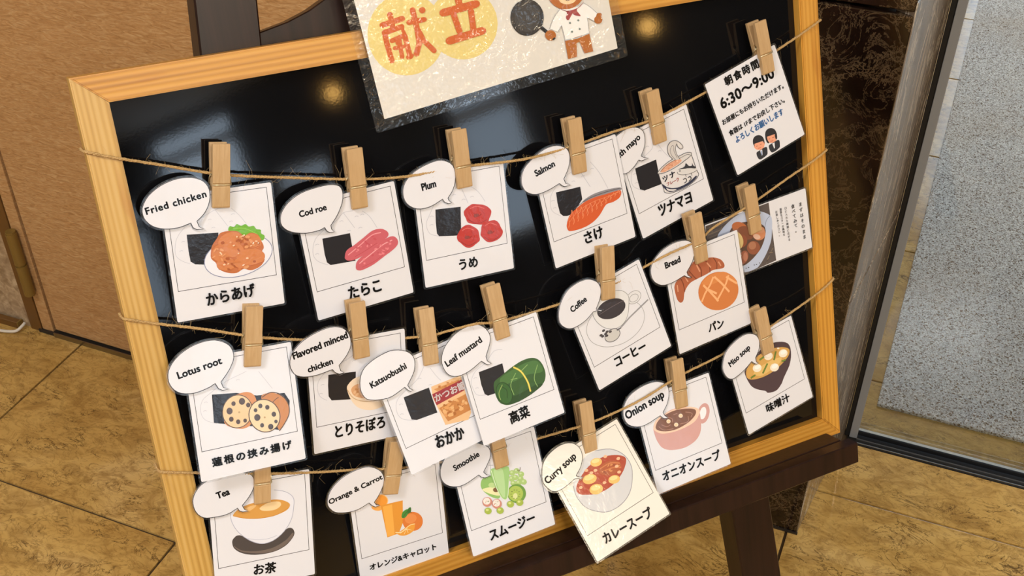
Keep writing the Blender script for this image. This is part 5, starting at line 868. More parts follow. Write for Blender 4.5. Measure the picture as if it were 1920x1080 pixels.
   [4,"b9bccd",[-139,-544,-124,-550,-102,-558,-78,-567,-53,-573,-29,-578,-4,-581,20,-584,44,-584,67,-582,90,-578,110,-573,123,-570],0],
  ],"t":[["お茶",-106,-906,92,-923,98,"0e0c0e",0.03,0]],"bt":[["Tea",-376,-115,-268,-91,56,"0e0c0e",0.03,0]]},
 'orange':{"q":[0.17434, -0.37559, 0.006, -0.01779, 0.08852, -0.01254],"wh":[0.09054, 0.10467],"b":[-224,-230,-213,-218,-196,-202,-179,-180,-159,-154,-139,-123,-122,-93,-111,-66,-105,-40,-102,-14,-105,12,-112,38,-123,63,-141,86,-164,107,-188,125,-210,138,-233,149,-262,155,-297,157,-336,156,-378,150,-422,141,-468,128,-510,109,-550,85,-587,56,-616,26,-638,-6,-652,-40,-661,-70,-665,-96,-664,-119,-658,-141,-645,-166,-627,-192,-604,-213,-575,-228,-541,-240,-506,-249,-468,-255,-429,-258,-390,-256,-349,-247,-308,-233,-279,-222,-254,-259,-224,-284,-178,-283,-208,-263,-224,-230],
  "s":[
   [0,"ea9836",[-92,-266,-98,-284,-108,-298,-124,-308,-142,-311,-161,-308,-179,-298,-195,-284,-207,-266,-214,-246,-214,-226,-209,-208,-198,-193,-183,-184,-165,-181,-146,-184,-128,-193,-112,-208,-100,-226,-93,-246]],
   [8,"f3c07a",[-92,-266,-98,-284,-108,-298,-124,-308,-142,-311,-161,-308,-179,-298,-195,-284,-207,-266,-214,-246,-214,-226,-209,-208,-198,-193,-183,-184,-165,-181,-146,-184,-128,-193,-112,-208,-100,-226,-93,-246],1],
   [0,"f0ab52",[-158,-333,-164,-340,-174,-343,-189,-342,-206,-336,-223,-327,-238,-316,-249,-303,-255,-291,-256,-280,-250,-273,-239,-270,-225,-271,-208,-277,-191,-286,-176,-297,-165,-310,-158,-322]],
   [5,"3a2c28",[-229,-220,-228,-226,-226,-235,-223,-244,-218,-253,-209,-261,-197,-270,-186,-278,-178,-283],0],
   [0,"e09636",[-166,-292,52,-310,28,-545,-26,-644,-141,-648]],
   [0,"f1ad4c",[-148,-312,-56,-317,-67,-644,-140,-640]],
   [0,"dc7c38",[225,-598,220,-621,210,-640,195,-656,176,-666,154,-671,132,-670,108,-664,86,-652,66,-635,49,-614,36,-591,28,-566,25,-542,28,-518,36,-497,48,-480,65,-467,85,-459,107,-457,130,-460,153,-470,175,-484,194,-502,209,-524,220,-548,225,-573]],
   [0,"e48e4e",[166,-526,167,-543,161,-558,149,-571,133,-578,114,-581,95,-577,77,-569,63,-556,54,-540,50,-523,53,-507,62,-493,76,-483,93,-478,112,-478,131,-484,148,-495,160,-509]],
   [0,"3f8a3a",[22,-485,21,-473,25,-458,31,-444,38,-432,49,-424,63,-419,77,-416,87,-417,94,-422,98,-430,99,-441,97,-452,90,-464,80,-477,69,-490,58,-497,47,-499,36,-497,27,-492]],
   [0,"2f6e30",[82,-462,83,-452,85,-438,89,-424,94,-415,101,-409,109,-406,117,-406,122,-409,124,-417,124,-430,122,-442,120,-452,116,-458,110,-463,104,-466,99,-467,94,-468,89,-468,84,-466]],
   [6,"3a5a2c",[32,-488,43,-477,60,-460,78,-444,92,-436,102,-438,111,-448,117,-460,122,-468],0],
   [0,"e9a03e",[-57,-618,-53,-617,-44,-622,-29,-627,-11,-627,14,-619,46,-606,78,-593,102,-585,119,-584,130,-585,138,-590,142,-599,142,-613,138,-631,131,-650,121,-665,106,-675,88,-682,69,-686,50,-688,33,-687,15,-683,-1,-677,-16,-669,-30,-657,-43,-642,-53,-628]],
   [7,"fbe3b2",[-57,-621,-47,-626,-33,-632,-17,-638,1,-638,22,-631,45,-618,68,-604,88,-595,105,-592,122,-593,135,-595,145,-597],0],
   [4,"fbe3b2",[58,-621,-13,-648],0],
   [4,"fbe3b2",[58,-621,25,-669],0],
   [4,"fbe3b2",[58,-621,66,-668],0],
   [4,"fbe3b2",[58,-621,102,-651],0],
  ],"t":[["オレンジ&キャロット",-349,-942,329,-947,64,"0e0c0e",0.03,0]],"bt":[["Orange & Carrot",-642,-115,-120,-16,47,"0e0c0e",0.03,0]]},
 'smoothie':{"q":[0.27688, -0.37617, 0.005, 0.0312, -0.12345, -0.00168],"wh":[0.09065, 0.10375],"b":[-162,-258,-148,-243,-127,-222,-106,-198,-87,-175,-67,-150,-54,-124,-48,-97,-48,-70,-56,-44,-72,-21,-96,0,-124,19,-153,37,-186,53,-222,65,-264,72,-310,75,-356,72,-402,62,-448,46,-488,26,-521,-1,-549,-32,-570,-63,-585,-90,-593,-117,-597,-145,-596,-174,-590,-203,-577,-230,-557,-254,-530,-276,-498,-294,-464,-306,-425,-313,-381,-313,-325,-302,-264,-284,-220,-271,-200,-301,-164,-322,-105,-318,-140,-293,-162,-258],
  "s":[
   [4,"9a9ca8",[-97,-215,-45,-233],0],
   [4,"9a9ca8",[-72,-171,-83,-273],0],
   [0,"8fbb6a",[-217,-372,-211,-356,-203,-341,-191,-328,-177,-320,-159,-315,-138,-314,-115,-317,-94,-322,-74,-331,-54,-344,-36,-359,-23,-374,-17,-390,-15,-406,-16,-424,-18,-443,-21,-464,-26,-488,-32,-510,-39,-529,-45,-545,-51,-559,-59,-568,-70,-572,-85,-567,-104,-556,-124,-541,-143,-525,-160,-507,-178,-485,-194,-463,-206,-442,-214,-423,-218,-405,-219,-388]],
   [0,"e5e3b0",[-213,-426,-201,-422,-176,-423,-146,-427,-121,-433,-102,-438,-85,-446,-71,-456,-59,-468,-50,-488,-42,-513,-38,-536,-43,-548,-59,-545,-84,-534,-112,-517,-137,-500,-161,-482,-187,-460,-206,-440]],
   [0,"7a5a3a",[-50,-488,-56,-497,-67,-501,-80,-501,-93,-494,-103,-484,-107,-473,-104,-462,-96,-455,-83,-453,-70,-456,-58,-465,-51,-476]],
   [0,"b9d491",[-65,-433,-71,-442,-82,-446,-97,-447,-113,-442,-128,-433,-138,-422,-142,-411,-140,-400,-131,-393,-118,-391,-102,-393,-86,-400,-73,-410,-66,-421]],
   [0,"a9c77c",[156,-384,149,-395,137,-401,122,-401,108,-394,97,-382,93,-368,96,-356,106,-346,120,-343,135,-347,148,-357,155,-370]],
   [0,"c6dba2",[133,-368,129,-372,122,-374,114,-371,108,-365,107,-358,111,-354,118,-352,126,-355,132,-361]],
   [0,"a9c77c",[206,-381,200,-393,187,-399,172,-399,158,-392,147,-380,143,-366,146,-353,156,-344,170,-341,185,-344,198,-354,206,-367]],
   [0,"c6dba2",[183,-365,179,-370,172,-371,164,-368,158,-363,157,-356,161,-351,168,-350,176,-352,182,-358]],
   [0,"a9c77c",[245,-428,238,-440,226,-446,211,-446,196,-439,186,-427,181,-413,184,-400,194,-391,208,-388,224,-392,236,-401,244,-414]],
   [0,"c6dba2",[222,-412,218,-417,210,-418,202,-416,196,-410,195,-403,199,-398,207,-397,215,-400,220,-406]],
   [0,"a9c77c",[178,-439,172,-450,160,-456,144,-456,130,-449,119,-437,115,-423,118,-410,128,-401,142,-398,157,-402,170,-412,178,-425]],
   [0,"c6dba2",[155,-422,152,-428,144,-429,136,-426,130,-420,129,-413,133,-408,140,-407,149,-410,154,-416]],
   [0,"a9c77c",[228,-470,221,-481,209,-488,194,-487,179,-480,169,-468,164,-454,168,-441,177,-432,191,-429,207,-433,220,-442,227,-456]],
   [0,"c6dba2",[205,-454,201,-458,194,-460,185,-457,180,-451,179,-444,182,-439,190,-438,198,-441,204,-447]],
   [0,"a9c77c",[136,-437,130,-449,118,-455,102,-455,88,-448,77,-436,73,-422,76,-409,86,-400,100,-397,115,-400,128,-410,136,-423]],
   [0,"c6dba2",[113,-421,109,-426,102,-427,94,-424,88,-418,87,-412,91,-407,98,-406,106,-408,112,-414]],
   [0,"a9c77c",[254,-513,247,-524,235,-530,220,-530,205,-523,194,-511,190,-497,193,-484,203,-475,217,-472,232,-476,245,-485,253,-499]],
   [0,"c6dba2",[230,-496,226,-501,219,-502,211,-500,205,-494,204,-487,208,-482,215,-481,224,-484,229,-490]],
   [0,"a9c77c",[146,-488,139,-499,127,-505,112,-505,97,-498,87,-486,82,-472,86,-459,95,-450,109,-447,124,-451,137,-460,145,-474]],
   [0,"c6dba2",[123,-471,119,-476,111,-478,103,-475,98,-469,97,-462,100,-457,108,-456,116,-459,122,-465]],
   [0,"a9c77c",[200,-500,193,-512,181,-518,166,-518,151,-511,140,-499,136,-485,139,-472,149,-462,163,-459,178,-463,191,-473,199,-486]],
   [0,"c6dba2",[176,-484,172,-489,165,-490,157,-487,151,-481,150,-474,154,-470,162,-468,170,-471,175,-477]],
   [5,"6b5a4a",[178,-358,182,-363,190,-371,197,-378,204,-380,209,-375,214,-364,217,-353,220,-346],0],
   [0,"6f9a44",[218,-622,210,-644,196,-662,178,-676,156,-684,132,-686,108,-682,85,-672,64,-656,47,-637,35,-614,28,-590,28,-566,33,-543,44,-522,60,-506,80,-495,103,-490,127,-491,151,-498,173,-510,192,-528,207,-549,217,-573,220,-598]],
   [0,"a9c05a",[189,-611,181,-631,168,-648,150,-658,129,-663,106,-662,85,-654,66,-640,50,-622,40,-601,36,-579,38,-557,46,-537,59,-521,77,-510,98,-505,120,-506,141,-514,161,-527,176,-545,186,-566,191,-589]],
   [0,"d9dfa0",[124,-619,116,-631,104,-636,92,-636,83,-628,77,-616,78,-602,83,-588,94,-580,106,-577,117,-581,125,-591,128,-605]],
   [0,"4a5230",[159,-607,157,-609,153,-609,149,-607,148,-603,150,-601,154,-602,158,-604]],
   [0,"4a5230",[144,-629,142,-631,138,-631,135,-628,134,-625,136,-623,140,-623,143,-626]],
   [0,"4a5230",[118,-636,116,-638,112,-638,109,-636,108,-632,110,-630,114,-631,118,-633]],
   [0,"4a5230",[91,-626,89,-628,85,-628,81,-626,80,-622,83,-620,86,-621,90,-623]],
   [0,"4a5230",[72,-603,70,-605,66,-604,63,-602,62,-599,64,-597,68,-597,72,-600]],
   [0,"4a5230",[70,-575,68,-577,64,-577,60,-574,60,-571,62,-569,66,-569,69,-572]],
   [0,"4a5230",[85,-553,82,-555,78,-555,75,-552,74,-549,76,-547,80,-547,84,-550]],
   [0,"4a5230",[110,-546,108,-548,104,-548,101,-545,100,-542,102,-540,106,-540,110,-543]],
   [0,"4a5230",[138,-556,136,-558,132,-558,128,-556,128,-552,130,-550,134,-550,137,-553]],
   [0,"4a5230",[156,-580,154,-582,150,-582,147,-579,146,-576,148,-574,152,-574,156,-577]],
   [0,"9cc77e",[-80,-261,-65,-259,-45,-263,-23,-270,0,-276,27,-278,56,-280,83,-285,100,-297,104,-318,100,-344,91,-376,80,-411,70,-454,56,-506,42,-554,28,-587,13,-602,-2,-605,-18,-599,-31,-586,-43,-564,-54,-533,-64,-498,-72,-464,-80,-428,-87,-389,-92,-352,-94,-322,-95,-299,-93,-282,-89,-269]],
   [0,"b4d69a",[-57,-282,-38,-271,-10,-271,18,-282,35,-308,36,-357,28,-427,17,-496,6,-545,-2,-570,-10,-580,-19,-578,-27,-567,-35,-544,-44,-508,-52,-468,-57,-429,-61,-389,-65,-345,-64,-307]],
   [5,"e9f2df",[-83,-273,-80,-309,-76,-362,-72,-418,-66,-466,-59,-504,-51,-538,-42,-566,-31,-586,-19,-599,-6,-606,8,-603,22,-589,37,-553,54,-500,70,-447,80,-411],0],
   [0,"c98a7c",[-144,-578,-151,-594,-164,-605,-181,-610,-199,-609,-217,-601,-231,-587,-240,-570,-242,-552,-238,-534,-228,-521,-213,-512,-195,-511,-177,-516,-161,-526,-149,-542,-143,-560]],
   [0,"f0e3dc",[-160,-564,-167,-578,-180,-586,-196,-587,-212,-581,-225,-569,-232,-554,-232,-538,-225,-525,-212,-517,-196,-515,-180,-521,-167,-533,-160,-548]],
   [0,"9aa88a",[-180,-566,-186,-564,-190,-558,-187,-552,-182,-554,-178,-560]],
   [0,"c98a7c",[-197,-544,-198,-549,-205,-554,-210,-554,-209,-550,-202,-545]],
   [0,"9aa88a",[-206,-559,-206,-563,-210,-566,-214,-565,-214,-561,-210,-558]],
   [0,"9aa88a",[-186,-556,-189,-556,-192,-552,-192,-549,-189,-549,-185,-553]],
   [0,"9aa88a",[-171,-555,-171,-561,-176,-564,-182,-561,-182,-555,-177,-552]],
   [0,"c98a7c",[-52,-632,-59,-648,-72,-659,-89,-664,-108,-662,-125,-654,-139,-641,-148,-624,-151,-605,-147,-588,-137,-574,-122,-566,-104,-564,-85,-569,-69,-580,-57,-596,-51,-614]],
   [0,"f0e3dc",[-68,-618,-75,-631,-88,-640,-104,-641,-120,-635,-133,-623,-141,-607,-141,-591,-134,-578,-121,-570,-105,-569,-88,-575,-75,-587,-68,-602]],
   [0,"9aa88a",[-98,-625,-101,-628,-106,-627,-109,-624,-107,-622,-101,-622]],
   [0,"9aa88a",[-102,-593,-106,-593,-110,-590,-110,-585,-106,-585,-102,-589]],
   [0,"9aa88a",[-105,-610,-110,-609,-118,-603,-120,-598,-115,-599,-107,-605]],
   [0,"c98a7c",[-119,-603,-118,-610,-125,-614,-131,-613,-131,-606,-125,-602]],
   [0,"9aa88a",[-79,-591,-81,-596,-89,-600,-96,-599,-94,-594,-85,-589]],
   [0,"a4b84e",[-170,-663,-177,-675,-189,-683,-205,-684,-221,-678,-234,-666,-241,-652,-241,-636,-234,-624,-222,-616,-206,-615,-190,-621,-177,-633,-170,-647]],
   [0,"cfd98a",[-196,-642,-200,-648,-209,-649,-218,-646,-225,-639,-226,-631,-222,-626,-213,-624,-204,-628,-197,-635]],
   [0,"a4b84e",[-48,-704,-55,-716,-67,-724,-83,-725,-100,-719,-112,-707,-120,-692,-120,-677,-113,-664,-100,-657,-85,-656,-68,-662,-56,-673,-48,-688]],
   [0,"cfd98a",[-74,-683,-78,-689,-87,-690,-97,-686,-104,-679,-105,-672,-100,-666,-92,-665,-82,-669,-75,-675]],
   [0,"a4b84e",[71,-679,64,-692,51,-700,35,-701,19,-695,6,-683,-2,-668,-2,-653,5,-640,18,-632,34,-632,50,-638,63,-649,70,-664]],
   [0,"cfd98a",[44,-659,40,-664,31,-666,22,-662,15,-655,13,-648,18,-642,27,-641,36,-644,43,-651]],
   [0,"a4b84e",[169,-699,162,-712,149,-719,133,-720,116,-714,103,-702,96,-687,95,-672,102,-659,115,-652,131,-651,147,-657,161,-668,168,-683]],
   [0,"cfd98a",[142,-678,138,-684,129,-685,119,-682,112,-674,111,-667,115,-661,124,-660,134,-664,141,-671]],
  ],"t":[["スムージー",-243,-946,250,-933,100,"0e0c0e",0.03,0]],"bt":[["Smoothie",-443,-149,-168,-91,51,"0e0c0e",0.03,0]]},
 'curry':{"q":[0.36941, -0.40492, 0.00803, 0.24121, -0.41742, 0.03704],"wh":[0.09147, 0.10922],"b":[-220,-263,-195,-250,-160,-232,-128,-210,-102,-184,-78,-156,-61,-128,-50,-99,-45,-71,-46,-43,-54,-15,-69,12,-90,35,-119,54,-155,69,-195,78,-238,81,-284,78,-328,71,-370,61,-409,46,-444,28,-474,3,-499,-27,-520,-57,-537,-86,-550,-115,-557,-145,-555,-177,-547,-211,-535,-240,-520,-262,-501,-279,-477,-292,-450,-299,-419,-301,-383,-301,-338,-296,-289,-290,-254,-284,-220,-295,-201,-315,-166,-313,-196,-288,-220,-263],
  "s":[
   [0,"cbcbcd",[-294,-334,-285,-314,-274,-295,-259,-277,-237,-257,-205,-233,-165,-206,-122,-181,-79,-164,-38,-154,5,-150,47,-152,88,-157,127,-166,166,-180,202,-198,235,-219,264,-243,290,-271,313,-302,330,-333,342,-365,350,-400,353,-434,351,-467,344,-497,330,-527,313,-555,294,-583,272,-612,247,-642,220,-669,191,-692,160,-710,126,-724,91,-735,56,-743,20,-747,-17,-749,-54,-747,-87,-742,-117,-732,-144,-719,-169,-703,-194,-684,-221,-661,-247,-635,-271,-606,-290,-576,-302,-542,-309,-504,-312,-466,-314,-433,-313,-405,-309,-380,-302,-357]],
   [7,"8f9098",[-294,-334,-299,-353,-308,-379,-315,-409,-318,-440,-316,-472,-311,-508,-303,-543,-290,-576,-271,-606,-247,-635,-220,-661,-194,-684,-169,-703,-144,-719,-117,-732,-87,-742,-52,-747,-12,-750,28,-749,65,-744,100,-736,134,-724,166,-709,196,-691,224,-668,250,-641,273,-612,294,-583,312,-555,328,-526,341,-496,348,-465,351,-433,349,-399,342,-365,330,-333,313,-302,291,-271,264,-243,235,-219,198,-198,155,-181,115,-167,88,-157],0],
   [0,"a9432a",[-290,-410,-290,-396,-287,-382,-278,-367,-264,-352,-243,-335,-216,-318,-185,-301,-154,-287,-124,-274,-94,-263,-62,-254,-29,-248,6,-244,42,-242,79,-243,115,-247,150,-255,186,-267,220,-281,249,-296,276,-312,300,-330,319,-348,331,-365,335,-380,332,-395,324,-409,311,-425,292,-442,268,-462,239,-480,208,-496,174,-510,136,-523,97,-533,58,-539,18,-542,-22,-542,-62,-538,-100,-530,-139,-518,-179,-501,-214,-482,-243,-465,-263,-451,-277,-438,-285,-424]],
   [0,"a9552f",[259,-409,253,-423,242,-434,227,-443,208,-449,185,-452,160,-452,134,-449,109,-443,84,-434,62,-422,43,-409,28,-395,18,-380,13,-365,13,-350,19,-337,29,-326,45,-317,64,-311,86,-308,111,-308,137,-311,162,-317,187,-326,209,-337,228,-350,244,-365,254,-380,259,-395]],
   [10,"c97846",[40,-334,63,-334,95,-333,130,-334,161,-339,188,-350,214,-365,237,-381,252,-391],0],
   [10,"c97846",[39,-370,59,-373,89,-377,121,-382,151,-389,178,-399,206,-413,230,-426,246,-434],0],
   [0,"8f4225",[76,-379,70,-389,57,-390,49,-382,54,-372,68,-371]],
   [0,"d08a52",[167,-361,165,-368,157,-370,150,-366,152,-358,161,-356]],
   [0,"d08a52",[181,-366,171,-368,157,-362,153,-353,163,-350,177,-356]],
   [0,"d08a52",[150,-343,144,-351,128,-358,117,-357,123,-349,139,-342]],
   [0,"8f4225",[201,-375,196,-383,184,-384,177,-377,182,-368,194,-368]],
   [0,"d08a52",[148,-413,139,-420,123,-418,115,-410,124,-404,140,-406]],
   [0,"d08a52",[242,-408,234,-415,217,-415,209,-408,217,-402,233,-402]],
   [0,"d08a52",[135,-400,126,-407,114,-404,110,-393,119,-386,132,-390]],
   [0,"d08a52",[227,-392,226,-403,217,-407,208,-400,208,-389,218,-385]],
   [0,"8f4225",[74,-407,64,-406,60,-399,66,-392,76,-392,80,-400]],
   [0,"e8b868",[97,-275,90,-287,77,-296,60,-301,40,-301,20,-296,2,-288,-13,-276,-22,-262,-25,-247,-21,-234,-12,-223,4,-216,22,-214,42,-216,62,-223,78,-233,91,-246,97,-261]],
   [0,"f3d28e",[79,-255,73,-262,61,-266,45,-266,27,-262,11,-254,0,-245,-6,-235,-3,-227,6,-222,21,-220,38,-222,55,-228,69,-236,78,-246]],
   [0,"e8b868",[-37,-385,-44,-398,-57,-408,-74,-414,-95,-415,-117,-412,-139,-404,-158,-393,-172,-380,-181,-365,-184,-350,-180,-336,-170,-325,-155,-317,-136,-313,-114,-314,-92,-319,-72,-329,-55,-341,-42,-356,-36,-371]],
   [0,"f3d28e",[-58,-364,-64,-372,-76,-376,-92,-377,-111,-374,-130,-368,-145,-359,-156,-349,-161,-339,-159,-331,-150,-325,-135,-322,-118,-323,-98,-328,-81,-335,-67,-345,-59,-355]],
   [0,"e8b868",[-32,-504,-40,-518,-53,-529,-72,-535,-93,-537,-115,-533,-136,-524,-154,-511,-166,-496,-172,-479,-172,-463,-164,-448,-150,-438,-132,-431,-111,-430,-88,-434,-68,-443,-50,-456,-37,-471,-31,-488]],
   [0,"f3d28e",[-52,-483,-58,-492,-71,-497,-89,-497,-108,-494,-126,-486,-140,-476,-149,-465,-150,-454,-144,-446,-131,-441,-114,-441,-94,-444,-76,-452,-62,-462,-53,-473]],
   [0,"e8b868",[175,-516,168,-528,156,-537,138,-542,118,-541,98,-537,80,-528,65,-515,56,-501,53,-487,56,-474,66,-463,81,-456,100,-454,120,-456,140,-463,157,-474,169,-487,175,-502]],
   [0,"f3d28e",[158,-496,152,-503,139,-507,123,-506,105,-502,89,-495,78,-485,72,-475,75,-467,84,-462,99,-460,116,-462,133,-468,148,-477,156,-487]],
   [0,"f0b48c",[-76,-278,-80,-285,-90,-289,-101,-288,-111,-282,-116,-274,-115,-266,-107,-261,-96,-259,-85,-263,-78,-270]],
   [0,"f0b48c",[7,-326,3,-333,-7,-337,-19,-335,-28,-330,-34,-322,-32,-314,-25,-308,-14,-307,-2,-311,5,-318]],
   [0,"f0b48c",[282,-348,277,-355,267,-359,256,-358,246,-352,240,-344,242,-336,249,-330,261,-329,272,-332,280,-340]],
   [0,"f0b48c",[27,-477,23,-484,13,-487,1,-486,-8,-480,-14,-472,-12,-464,-5,-459,6,-458,18,-461,25,-468]],
   [0,"f0b48c",[-215,-391,-220,-398,-229,-402,-241,-400,-250,-395,-255,-387,-254,-379,-247,-374,-236,-372,-225,-376,-217,-383]],
   [0,"f0b48c",[226,-406,221,-413,211,-416,200,-415,190,-409,184,-401,186,-393,193,-388,204,-386,216,-390,224,-397]],
   [0,"f0b48c",[219,-467,214,-474,204,-477,193,-476,183,-471,178,-462,179,-454,186,-449,198,-448,209,-451,217,-458]],
   [0,"f0b48c",[-43,-325,-48,-332,-57,-335,-69,-334,-79,-329,-84,-321,-82,-313,-75,-307,-64,-306,-53,-309,-45,-316]],
   [0,"f0b48c",[170,-262,165,-269,156,-272,144,-271,134,-265,129,-257,130,-249,138,-244,149,-242,160,-246,168,-253]],
  ],"t":[["カレースープ",-290,-989,289,-1020,102,"0e0c0e",0.03,0]],"bt":[["Curry soup",-521,-184,-124,-110,62,"0e0c0e",0.03,0]]},
 'onion':{"q":[0.48199, -0.3793, 0.007, 0.05994, -0.17728, -0.02067],"wh":[0.09115, 0.10194],"b":[-177,-214,-157,-197,-130,-172,-105,-144,-86,-115,-69,-83,-58,-51,-51,-21,-49,8,-55,35,-69,59,-92,80,-118,97,-149,112,-183,122,-223,129,-269,130,-319,128,-369,121,-418,110,-467,96,-509,76,-544,51,-574,22,-596,-8,-612,-38,-621,-68,-625,-98,-624,-128,-618,-158,-607,-184,-589,-208,-566,-228,-537,-245,-503,-260,-464,-270,-417,-274,-350,-266,-275,-250,-221,-239,-198,-272,-177,-286,-137,-289,-165,-254,-177,-214],
  "s":[
   [0,"cd9d98",[345,-426,331,-447,315,-465,296,-479,277,-488,258,-491,241,-490,226,-482,214,-471,206,-454,201,-435,202,-413,206,-390,215,-366,227,-345,243,-325,260,-309,279,-298,298,-292,316,-290,333,-295,346,-304,357,-318,363,-336,365,-357,363,-380,356,-404]],
   [0,"eeecf0",[312,-405,300,-422,286,-436,271,-444,257,-447,245,-444,236,-435,231,-421,231,-404,235,-385,244,-366,255,-350,269,-336,284,-328,298,-325,310,-328,319,-337,324,-350,324,-368,320,-386]],
   [0,"d0a09a",[-322,-337,-316,-322,-308,-308,-296,-295,-274,-281,-238,-266,-192,-250,-142,-236,-96,-228,-53,-226,-12,-229,28,-235,64,-243,99,-252,131,-264,160,-276,184,-290,203,-302,217,-314,228,-328,236,-344,240,-364,241,-385,239,-408,236,-433,231,-462,224,-495,214,-527,202,-555,187,-578,169,-598,148,-615,122,-630,92,-642,56,-651,19,-657,-19,-660,-59,-657,-100,-651,-141,-642,-176,-632,-206,-620,-233,-606,-255,-591,-274,-573,-289,-553,-300,-531,-308,-507,-315,-486,-320,-465,-323,-446,-325,-427,-326,-408,-327,-390,-327,-371,-326,-354]],
   [0,"efc9b0",[-315,-325,-306,-309,-295,-292,-277,-274,-251,-260,-213,-249,-166,-240,-114,-234,-64,-232,-15,-234,36,-241,84,-250,126,-262,161,-275,191,-290,216,-306,234,-322,244,-335,247,-347,244,-360,236,-374,221,-392,201,-411,175,-430,141,-444,97,-453,44,-458,-11,-460,-62,-460,-110,-456,-156,-450,-198,-440,-234,-430,-262,-416,-285,-400,-302,-384,-314,-369,-322,-357,-324,-347,-321,-337]],
   [0,"7d5544",[-290,-327,-280,-313,-266,-297,-246,-283,-222,-271,-190,-261,-150,-253,-108,-247,-68,-245,-27,-247,14,-254,54,-262,90,-271,122,-280,152,-291,177,-303,194,-315,202,-328,203,-343,198,-357,186,-371,168,-385,142,-399,113,-412,80,-422,45,-430,5,-436,-36,-440,-73,-441,-108,-438,-140,-433,-170,-426,-198,-418,-224,-408,-248,-397,-268,-385,-283,-373,-292,-362,-296,-350,-295,-339]],
   [7,"a98070",[-224,-336,-214,-344,-200,-356,-185,-369,-170,-377,-156,-379,-142,-377,-129,-374,-120,-373],0],
   [7,"a98070",[-144,-284,-132,-290,-116,-298,-99,-308,-88,-318,-87,-329,-90,-340,-96,-351,-100,-358],0],
   [8,"a98070",[-14,-403,6,-406,34,-410,63,-412,84,-409,94,-398,98,-382,98,-366,99,-355],0],
   [8,"a98070",[80,-304,96,-312,118,-322,139,-334,152,-344,152,-354,143,-364,133,-373,126,-379],0],
   [7,"a98070",[-62,-283,-14,-286],0],
   [7,"a98070",[-259,-345,-251,-355,-241,-371,-227,-387,-209,-399,-184,-408,-152,-415,-122,-420,-101,-423],0],
   [0,"f3c9a2",[-115,-338,-121,-346,-132,-349,-144,-346,-153,-339,-157,-328,-154,-318,-146,-312,-134,-312,-123,-318,-116,-327]],
   [6,"f9e6d0",[-115,-338,-121,-346,-132,-349,-144,-346,-153,-339,-157,-328,-154,-318,-146,-312,-134,-312,-123,-318,-116,-327],1],
   [0,"f3c9a2",[37,-330,31,-338,20,-342,8,-339,-2,-331,-6,-320,-3,-311,6,-305,18,-304,29,-310,36,-320]],
   [6,"f9e6d0",[37,-330,31,-338,20,-342,8,-339,-2,-331,-6,-320,-3,-311,6,-305,18,-304,29,-310,36,-320],1],
   [0,"f3c9a2",[-39,-402,-45,-410,-56,-413,-68,-410,-78,-402,-82,-392,-79,-382,-70,-376,-58,-376,-47,-381,-40,-391]],
   [6,"f9e6d0",[-39,-402,-45,-410,-56,-413,-68,-410,-78,-402,-82,-392,-79,-382,-70,-376,-58,-376,-47,-381,-40,-391],1],
  ],"t":[["オニオンスープ",-356,-911,353,-923,101,"0e0c0e",0.03,0]],"bt":[["Onion soup",-591,-146,-119,-66,75,"0e0c0e",0.03,0]]},
 'miso':{"q":[0.59121, -0.34949, 0.01198, 0.19832, -0.03221, 0.00235],"wh":[0.08991, 0.10075],"b":[-122,-222,-104,-206,-78,-183,-56,-158,-41,-133,-29,-106,-22,-79,-20,-52,-24,-26,-34,-1,-52,23,-76,45,-104,63,-134,74,-168,82,-205,84,-247,81,-293,73,-337,62,-378,48,-417,30,-452,8,-480,-20,-503,-53,-521,-84,-534,-113,-542,-140,-544,-168,-541,-200,-533,-233,-521,-261,-506,-282,-487,-298,-465,-309,-441,-313,-413,-311,-384,-307,-353,-302,-320,-294,-287,-284,-248,-270,-210,-253,-182,-240,-158,-277,-136,-296,-109,-297,-126,-266,-122,-222],
  "s":[
   [0,"4f3e42",[-292,-347,-292,-327,-290,-315,-284,-305,-271,-292,-250,-275,-223,-256,-192,-237,-158,-220,-120,-206,-79,-191,-37,-180,3,-172,41,-169,77,-169,113,-173,148,-180,183,-190,218,-204,251,-220,278,-236,298,-252,313,-267,324,-284,331,-304,335,-329,334,-357,329,-386,322,-414,312,-441,300,-467,284,-492,266,-518,242,-543,213,-568,185,-592,161,-613,145,-630,133,-644,122,-656,107,-668,88,-680,67,-692,44,-702,20,-706,-6,-704,-35,-697,-62,-688,-82,-679,-93,-671,-96,-663,-99,-654,-108,-642,-126,-628,-150,-612,-175,-594,-197,-576,-216,-558,-234,-539,-249,-518,-262,-493,-273,-458,-283,-418,-289,-378]],
   [0,"d2a45a",[-277,-338,-271,-323,-262,-308,-249,-294,-231,-280,-206,-266,-175,-252,-141,-240,-106,-230,-71,-225,-34,-222,4,-222,42,-224,81,-229,121,-238,160,-248,196,-261,229,-275,260,-292,287,-310,306,-327,315,-343,317,-359,313,-375,305,-389,294,-402,279,-414,259,-425,235,-436,204,-448,168,-460,129,-470,91,-478,54,-483,16,-485,-21,-485,-58,-483,-95,-479,-131,-472,-166,-463,-195,-454,-220,-444,-242,-432,-259,-420,-271,-406,-279,-390,-282,-373,-280,-355]],
   [0,"e0bb72",[-191,-382,-171,-372,-135,-364,-93,-358,-54,-354,-21,-352,11,-351,43,-352,74,-354,109,-359,146,-365,178,-373,195,-383,196,-396,186,-411,166,-426,141,-438,108,-446,67,-451,25,-455,-13,-457,-44,-459,-72,-460,-98,-458,-121,-451,-146,-437,-171,-418,-189,-398]],
   [0,"f0e6d2",[99,-294,98,-312,88,-327,72,-336,51,-338,30,-333,10,-321,-5,-304,-12,-285,-11,-267,-1,-252,15,-243,35,-241,57,-247,77,-259,91,-275]],
